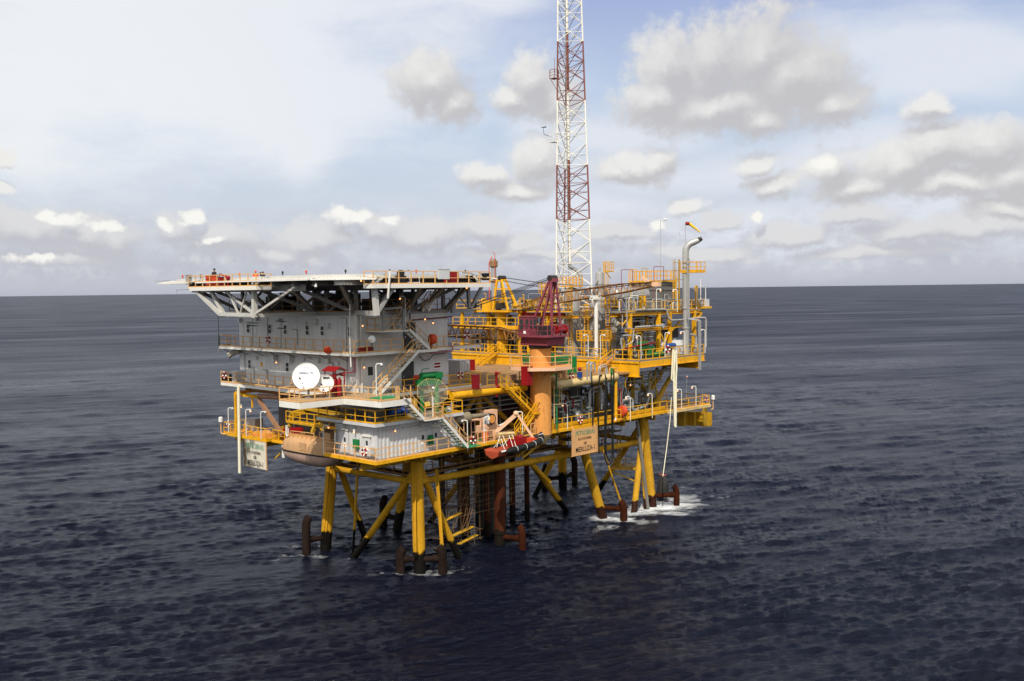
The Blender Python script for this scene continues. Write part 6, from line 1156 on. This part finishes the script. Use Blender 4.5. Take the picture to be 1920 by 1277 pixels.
for lab, q, arm, lit in (
 ('leftmost deck lamp on the left side platform, unlit',onL(429,812,429,765,1.45),PL,False),('glowing deck lamp at the middle of the left side platform rail',onL(462,818,462,768,1.45),PL,True),('deck lamp nearest the lifeboat on the left side platform rail',onL(490,823,490,772,1.45),PL,False),
 ('deck lamp at the outer left corner of the corrugated cabin deck',onL(607,852,607,798,-.05),PL,True),('white deck lamp on the main walkway corner in front of the stairs',onF(706,742,706,682,-.9),PL,False),
 ('deck lamp just right of the lower stairs foot on the lower deck',onF(877,846,876,788,-.05),PR,False),('glowing deck lamp left of the knuckle crane on the lower deck',onF(908,832,905,782,-.05),PL,True),('tall deck lamp just left of the orange pedestal',onF(980,818,980,772,-.05),PR,True),
 ('first deck lamp right of the orange pedestal on the lower rail',onF(1064,805,1063,757,-.05),PR,True),('deck lamp right of the dark red reel on the lower rail',onF(1182,790,1180,744,-.05),PR,True),('deck lamp under the right half of the overhanging process deck',onF(1223,784,1223,738,-.05),PR,True),
 ('deck lamp behind the white hanging hoses on the lower right platform',onF(1278,772,1277,730,-.05),PR,True),('outermost deck lamp on the lower right platform, near rail',onF(1305,762,1306,724,-.05),PR,True),
 ('deck lamp left of the green engine on the process deck rail',onF(1202,674,1202,630,-1.05),PR,True),('deck lamp left of the white hoses on the process deck rail',onF(1247,670,1247,624,-1.05),PL,False),('deck lamp right of the white hoses on the process deck rail',onF(1284,665,1283,622,-1.05),PR,True),('lone deck lamp at the far right corner of the process deck',onF(1322,662,1321,618,-1.05),PR,False),
 ('deck lamp beside the cooler box left edge on the top deck',onF(1231,585,1231,542,.6),PL,True),('deck lamp between cooler box and vent stack on the top deck',onF(1270,585,1270,543,.6),PR,True),('deck lamp above the small pale tank at the right end',onF(1306,580,1306,541,.5),PR,False),
 ('deck lamp on the process deck left rail beneath the low yellow platforms',onL(1103,670,1103,628,36.95),PR,False),('deck lamp just right of the white vertical pole on the process deck rail',onL(1126,673,1127,628,36.95),PL,False),
 ('tall lamp on the framed landing of the front stairs, glowing',onF(761,616,760,556,3.2),PR,True)):
    lamp('deck_lamp', lab, q[0], q[1], arm, lit)
f_ = fz(1291,745,11.35); lamp('deck_lamp','far-side deck lamp on the lower right platform behind its near rail',(f_.x,6.3,11.3),(f_.x,6.3,14.3),(.05,0,.0),True)
for lab, p in (('glowing bulkhead lamp on the lower left wall between the small windows',fx(518,676,2.2)),('glowing bulkhead lamp near the front wall corner under the helideck bracket',fy(680,607,5.3)),('left of two glowing lamps on the upper front wall',fy(797,595,5.2)),('right of two glowing lamps on the upper front wall',fy(812,602,5.2)),('glowing bulkhead lamp on the lower front wall above the square window',fy(683,685,5.4)),('glowing lamp under the helideck net near its front corner',fy(677,522,-.2)),
    ('glowing lamp on the left wall of the corrugated cabin over its door',fx(664,806,.45)),('glowing lamp high on the right wall of the corrugated cabin',fy(741,804,.45)),('glowing lamp under the dish platform above the davit',fx(579,760,1.0)),('glowing lamp under the yellow gantry of the left platform',fx(452,760,2.2)),('glowing lamp under the right end of the helideck walkway',fy(875,536,-1.2)),('unlit lamp box under the helideck left corner',fy(592,535,0.5)),
    ('glowing red-white lamp at the yellow corner column of the lower deck',fy(1154,785,-.2)),('glowing lamp in the dark bay under the process deck',fy(1182,719,1.2)),('glowing lamp at the top frame beside the cooler box foot',fy(1208,576,.6)),('glowing lamp on the yellow utility module left of the crane house',fx(881,560,37.3))):
    lamp('bulkhead_lamp', lab, p+Vector((.12,.12,.15)), p, (-.2,-.2,0), 'unlit' not in lab, False)
t = thing('floodlight', 'orange-rimmed floodlight leaning out from the first-floor walkway rail', 'floodlight', fx(615,655,1.1)); p = fx(615,653,1.0); MB().lathe(p,(-.5,-.5,-.5),[(0,.12),(.15,.32),(.35,.36),(.38,.3)],16).build('housing', ORANGE, t); MB().ball(p+Vector((-.12,-.12,-.12)),.10,6).build('bulb', LIT, t)
for lab, px, py, s_ in (('white beacon lantern on a bent pipe at the left tip of the side platform',414,790,'L'),('white beacon lantern on a bent pipe at the right tip of the lower platform',1337,748,'R')):
    p = fx(px,py,1.2) if s_ == 'L' else fy(px,py,.0); t = thing('beacon', lab, 'beacon', p); MB().lathe(p+Vector((0,0,-.1)),(0,0,1),[(0,.2),(.05,.24),(.5,.22),(.58,.12)],14).build('lens', DISHG, t); MB().pipe([p-Vector((0,0,.1)),p-Vector((0,0,1.3)),p+(Vector((.2,-.8,-1.3)) if s_=='L' else Vector((-.6,0,-1.3)))],.06).build('bracket', TAN, t)
# ---------------------------------------------------------------- life rings
def ring_bm(t):
    for k in range(4): MB().torus((0,0,0),(0,1,0),.30,.085,8,8,k*math.pi/2+.22,(k+1)*math.pi/2-.22+.02).build('ring_band', ORANGE if 0 else RED, t)
    m = MB()
    for k in range(4): m.torus((0,0,0),(0,1,0),.30,.088,3,8,k*math.pi/2-.22,k*math.pi/2+.22)
    m.build('white_band', DISHW, t)
ring0 = None
RL = [('red and white life ring on the first-floor walkway rail under the small windows','L',fx(503,637,1.12)),('red life ring at the left tip of the main walkway rail','L',fx(421,704,1.2)),('red and white life ring on the cabin deck rail near the corner','L',fx(683,848,-.1)),('red life ring at the outer left corner of the side platform','L',fx(428,795,5.2)),
 ('red and white life ring on the lower deck rail just right of the stairs','F',fy(887,826,-.1)),('red and white life ring at the right end of the front walkway rail','F',fy(863,703,3.4)),('red and white life ring on the brown deck rail right of the orange pedestal','F',fy(1071,704,.5)),('red life ring on the lower deck rail above the clean name board','F',fy(1088,788,-.1)),('red life ring on the far rail of the lower right platform','F',fy(1325,749,1.5)),('dark red life ring on the first-floor walkway at the right end of the block','F',fy(875,628,4.1)),('large red hose coil ring on the process deck rail left of the white hoses','F',fy(1252,655,-1.1)),
 ('red life ring on the shaded catwalk under the hanging name board','F',fy(1131,828,6)),('red life ring on the shaded catwalk left of the near leg','F',fy(847,850,3.4))]
for lab, face, p in RL:
    rot = 0 if face == 'F' else -math.pi/2
    if ring0 is None:
        ring0 = thing('life_ring', lab, 'life ring', (0,0,0), 'life rings on the rails'); ring_bm(ring0); ring0.location = p; ring0.rotation_euler.z = rot
    else: copy_thing(ring0, p, rot, lab, scale=1.25 if 'coil' in lab else None)
# ---------------------------------------------------------------- hoses and ropes
def hang(name, label, runs, r, mat, cat): 
    t = thing(name, label, cat, runs[0][0])
    for pts in runs: MB().pipe(pts, r, 7, .35).build('strand', mat, t)
def F2(px,py,y): p = fy(px,py,y); return (p.x,p.y,p.z)
hang('hanging_hose','bundle of thick white hoses hanging in loops from the process deck rail',[[F2(1262,656,-1.3),F2(1259,712,-1.3),F2(1263,714,-1.35),F2(1264,660,-1.3)],[F2(1266,658,-1.45),F2(1263,700,-1.45),F2(1265,800,-1.4),F2(1267,801,-1.4),F2(1268,690,-1.35),F2(1267,660,-1.3)],[F2(1263,655,-1.2),F2(1265,720,-1.3),F2(1266,780,-1.35)],[F2(1268,656,-1.2),F2(1269,690,-1.25),F2(1266,730,-1.3)]],.10,ROPE,'hose')
one(MB().sweep([F2(1259,745,-.9),F2(1256,790,-1.0),F2(1250,840,-1.2),F2(1243,893,-1.5)],.05,6), 'mooring_rope', ROPE, 'single pale rope slanting from the right platform down to the dark fender in the sea', 'rope')
p = fz(1243,930,0); t = thing('fender', 'dark pointed fender with a red hook standing in the sea beside the right leg', 'fender', (p.x,p.y,0)); MB().lathe((p.x,p.y,-1.5),(0,0,1),[(0,.7),(2.2,.75),(3.2,.66),(3.9,.4),(4.15,.1)],16).build('body', DARKST, t); q = Vector(F2(1243,893,-1.5)); MB().tube(q,Vector((p.x,p.y,2.6)),.07,n=6).tube(Vector((p.x,p.y,2.75))-Rr*.4,Vector((p.x,p.y,2.6))+Rr*.4,.08,n=6).build('hook', paint('salmon_red_hook',(.45,.10,.06),.5), t)
HY = -.45
for lab, pts in (('leftmost black hose draped over the cream edge tube',[F2(1109,698,.3),F2(1109,700,HY),F2(1112,760,HY),F2(1111,797,HY)]),('black hose hanging straight down from the bent gooseneck frame',[F2(1131,706,.2),F2(1124,702,HY),F2(1121,760,HY),F2(1123,850,HY)]),('long black hose looping below the deck edge beside the name board',[F2(1134,702,.2),F2(1136,706,HY),F2(1134,780,HY),F2(1134,860,HY),F2(1141,874,HY),F2(1150,862,HY),F2(1149,780,HY),F2(1151,692,HY)]),('inner black hose looping just inside the longest one',[F2(1138,706,.1),F2(1137,712,HY-.15),F2(1136,850,HY-.15),F2(1143,867,HY-.15),F2(1148,850,HY-.15),F2(1146,700,HY-.1)])):
    one(MB().pipe(pts,.075,7,.5),'black_hose',RUBBER,lab,'hose')
one(MB().pipe([(31.3,.3,16.4),(31.3,.3,17.6),(32.5,.1,17.7),(32.5,.1,16.2)],.08,8,.55).pipe([(31.55,.3,16.4),(31.55,.3,17.4),(32.3,.1,17.5),(32.3,.1,16.2)],.06,8,.5),'gooseneck_pipe',STEEL,'bent steel gooseneck pipes carrying the black hoses','pipe')
one(MB().pipe([F2(1143,704,.1),F2(1143,690,.1),F2(1157,690,.1),F2(1157,712,.1)],.05,7,.2),'hose_hanger',TAN,'tan bent pipe frame at the end of the cream edge tube','pipe')
one(MB().tube(F2(1147,690,-.1),F2(1147,722,-.1),.13,n=8),'pipe_marker',GREEN,'green sleeve pipe standing at the end of the cream edge tube','pipe')
one(MB().tube((23.3,-.45,11.6),(23.3,-.45,18),.09,n=8),'riser_pipe',DGREEN,'dark green vertical pipe beside the ladder on the orange pedestal','pipe')
# ---------------------------------------------------------------- helideck equipment and people
def boxy(name, label, cat, p, s_, mat, trim=None, lab2='lid'):
    t = thing(name, label, cat, p); x,y,z = p; a,b,c = s_; MB().box(x-a/2,y-b/2,z,x+a/2,y+b/2,z+c).build('body', mat, t); MB().box(x-a/2-.03,y-b/2-.03,z+c,x+a/2+.03,y+b/2+.03,z+c+.06).build(lab2, trim or mat, t); return t
def hx(px,x=-4.3): return fx(px,525,x).y
boxy('hose_box','orange fire hose box on the left helideck walkway','box',(-4.3,hx(396),26.56),(.7,.85,1.05),ORANGE); boxy('foam_drum','dark red drum behind the rail of the left helideck walkway','drum',(-4.2,hx(412),26.56),(.5,.6,.9),RED)
t = thing('foam_monitor','red foam monitor on the left helideck walkway beside the steps','fire equipment',(-4.1,hx(424),26.56)); yy = hx(424); MB().tube((-4.1,yy,26.56),(-4.1,yy,27.3),.12).build('base', RED, t); MB().tube((-4.1,yy-.2,27.4),(-4.3,yy+.9,27.75),.1).ball((-4.1,yy,27.4),.22).build('barrel', RED, t)
for lab, px, z in (('grey panel box on the left end of the helideck walkway rail',362,0),): boxy('panel_box',lab,'box',(-4.75,hx(362),26.9),(.1,1.0,.85),STEELG)
def hxf(px,y=-1.2): return fy(px,520,y).x
boxy('panel_box','grey panel box on the rail of the right helideck walkway','box',(hxf(832,-1.65),-1.65,27.0),(1.35,.1,.85),GREY2); boxy('foam_cabinet','red cabinet on the right helideck walkway','cabinet',(hxf(846,-.9),-.9,26.56),(1.3,.6,1.1),RED); boxy('winch_box','black box at the right end of the helideck walkway','box',(hxf(911,-.8),-.8,26.9),(.7,.5,.6),RUBBER)
t = thing('foam_monitor','dark foam monitor machinery on the right helideck walkway','fire equipment',(hxf(755),-1.0,26.56)); xx = hxf(755); MB().box(xx-.4,-1.2,26.56,xx+.4,-.7,27.3).lathe((xx,-.95,27.3),(0,0,1),[(0,.3),(.3,.35),(.5,.15)],12).build('pump', DARKST, t); MB().tube((xx,-.95,27.6),(xx+.9,-1.0,27.8),.08).build('barrel', STEEL, t); MB().box(xx+.8,-1.2,26.6,xx+1.9,-.7,26.75).beam((xx+.8,-1.2,26.6),(xx+.8,-1.2,27.3),.06,.06).beam((xx+1.9,-1.2,26.6),(xx+1.9,-1.2,27.3),.06,.06).build('stand', WHITE, t)
t = thing('foam_tank','dark wedge-shaped foam hopper near the right end of the helideck walkway','fire equipment',(hxf(895),-.9,26.56)); xx = hxf(895); m = MB(); m.extr([(xx-.9,-.7,27.3),(xx,-.7,26.7),(xx,-.7,27.35)],(0,-.4,0)); m.build('hopper', RUBBER, t); MB().tube((xx-1.6,-.9,27.6),(xx-.4,-.9,27.55),.06).build('pipe', STEELG, t)
for x, y, w, d, h in ((4.5,20,2.2,3,1.5),(5,13,1.8,2.4,1.4),(7,8,2.5,1.6,1.2),(10,18,2.6,4,1.7),(11,9.5,2.2,3,1.8)): u = MB().box(x-w/2,y-d/2,24.1,x+w/2,y+d/2,24.1+h).build('roof_unit', DARKST, AB); MB().tube((x,y,24.1+h),(x,y,24.5+h),.35,n=12).build('fan_cowl', STEELG, u)
MB().prism([(3,26.4),(12,26.4),(12,28.6),(3,28.6)],26.42,26.55).build('side_walkway', GRATE, HD)
def person(label, p, face, mat, arms=0.0, helmet=None):
    t = thing('person', label, 'person', p); P = Vector(p); ca, sa = math.cos(face), math.sin(face)
    def W3(x,y,z): return P+Vector((x*ca-y*sa, x*sa+y*ca, z))          # y = forward
    J_ = [(0,0,.95,.15),(0,.0,1.15,.145),(0,0,1.36,.155),(0,.01,1.48,.07),(0,.02,1.56,.075),(0,.03,1.66,.10),(0,.02,1.74,.075),
          (-.2,0,1.40,.075),(-.27,-.03,1.14,.055),(-.24,.12+arms,.95+arms,.042),(-.23,.17+arms,.88+arms,.045),(.2,0,1.40,.075),(.27,-.03,1.14,.055),(.24,.12+arms,.95+arms,.042),(.23,.17+arms,.88+arms,.045),
          (-.1,0,.86,.11),(-.11,.02,.48,.075),(-.12,-.02,.09,.05),(-.12,.12,.04,.045),(.1,0,.86,.11),(.11,.02,.48,.075),(.12,-.02,.09,.05),(.12,.12,.04,.045)]
    E_ = [(0,1),(1,2),(2,3),(3,4),(4,5),(5,6),(2,7),(7,8),(8,9),(9,10),(2,11),(11,12),(12,13),(13,14),(0,15),(15,16),(16,17),(17,18),(0,19),(19,20),(20,21),(21,22)]
    def skin(name, sel, m_, k, grow=0.0):
        idx = sorted(sel); mp_ = {a:i for i,a in enumerate(idx)}; me = bpy.data.meshes.new(name); me.from_pydata([W3(*J_[a][:3])-P for a in idx],[(mp_[a],mp_[b]) for a,b in E_ if a in mp_ and b in mp_],[]); o = bpy.data.objects.new(name,me); COL.objects.link(o)
        o.modifiers.new('s','SKIN'); 
        for i,a in enumerate(idx): v = me.skin_vertices[0].data[i]; rr = J_[a][3]+grow; v.radius = (rr,rr); v.use_root = (i == 0)
        s2 = o.modifiers.new('u','SUBSURF'); s2.levels = s2.render_levels = 2
        me2 = bpy.data.meshes.new_from_object(o.evaluated_get(bpy.context.evaluated_depsgraph_get())); bpy.data.objects.remove(o); me2.name = name; me2.materials.clear(); me2.materials.append(m_); me2.polygons.foreach_set('use_smooth',[True]*len(me2.polygons)); o = bpy.data.objects.new(name,me2); COL.objects.link(o); o.parent = t; ROOT[o.name] = P
        return o
    b = skin('body', range(23), SKIN, 0); skin('coverall', [i for i in range(23) if i not in (4,5,6,10,14,18,22)], mat, 0, .016)
    MB().lathe(W3(0,.02,1.70),(0,0,1),[(-.02,.125),(.0,.118),(.07,.10),(.11,.05)],14).build('helmet', helmet or mat, t)
    m = MB(); m.ball(W3(-.035,.118,1.665),.012,4); m.ball(W3(.035,.118,1.665),.012,4); m.build('eyes', RUBBER, t); MB().ball(W3(0,.13,1.64),.018,4).build('nose', SKIN, t)
    return t
AZC = math.atan2(-.682,-.731)-math.pi/2
person('person in dark clothes standing behind the orange hose box on the left helideck walkway',(-4.0,hx(402,-4.0),26.55),AZC+2.6,PERSD,.1,DARKST)
p = fy(479,507,27.6); person('person in a bright orange coverall on the far side of the helideck',(p.x,27.6,26.6),AZC+.4,PERSO,.05,ORANGE)
p = fy(493,509,27.5); person('person in dark clothes right of the orange-clad one on the far side of the helideck',(p.x,27.5,26.5),AZC-.3,PERSD,.08,DARKST)
# ---------------------------------------------------------------- aerials on the left wall
one(MB().tube(fx(409,582,1.1),fx(410,672,1.1),.045,n=6).tube(fx(409,600,1.1),fx(409,604,1.1),.08,n=6),'whip_antenna',STEELG,'long thin whip antenna hanging free at the left edge of the living block','antenna')
def yagi(label, px, py0, py1, arms): 
    t = thing('yagi_antenna', label, 'antenna', fx(px,py1,1.3)); MB().tube(fx(px,py0,1.3),fx(px,py1,1.3),.04,n=6).build('mast', STEELG, t); m = MB()
    for py, L_ in arms: c = fx(px,py,1.3); m.tube(c+Vector((.15,-L_,0)),c+Vector((-.15,L_,.1)),.03,n=5); [m.tube(c+Vector((-.35,s_*L_*.8,0)),c+Vector((.35,s_*L_*.8,0)),.018,n=4) for s_ in (-1,0,1)]
    m.build('elements', DARKST, t)
yagi('yagi antenna mast on the first-floor rail above the leftmost small window',474,595,648,((606,1.0),(611,.7))); yagi('yagi antenna mast on the first-floor rail beside the third small window',527,600,655,((603,.6),(616,.3)))
one(MB().pipe([fx(656,571,1.0),fx(656,640,1.0),fx(658,688,1.0)],.06,6).tube(fx(645,580,1.0),fx(656,580,1.0),.03),'aerial_pole',WHITE,'white aerial pole standing at the block corner beside the corner pipe','antenna')
one(MB().pipe([fx(354,542,-5),fx(331,544,-5.2),fx(332,551,-5.2)],.035,5,.1),'outrigger_rod',STEELG,'thin rod with a drop wire reaching out left of the helideck walkway','rod'); one(MB().tube(fx(318,526,-3.6),fx(290,527,-3.6),.03,n=5),'helideck_aerial',STEELG,'thin horizontal aerial at the extreme left tip of the helideck','antenna')
t = thing('air_intake', 'dark drum winch behind the life ring at the left end of the main walkway', 'winch', fx(435,708,2.0)); p = fx(430,708,2.0); MB().tube(p+Vector((0,.9,-.1)),p+Vector((0,-.9,-.1)),.5,n=16).build('drum', RUBBER, t); MB().box(p.x-.3,p.y-1.9,16.72,p.x+.5,p.y-1.0,17.9).build('control_box', GREY2, t)
boxy('equipment_locker','low yellow locker on the main walkway behind the big dish','locker',(1.7,9.2,16.73),(.6,1.8,.7),YEL)
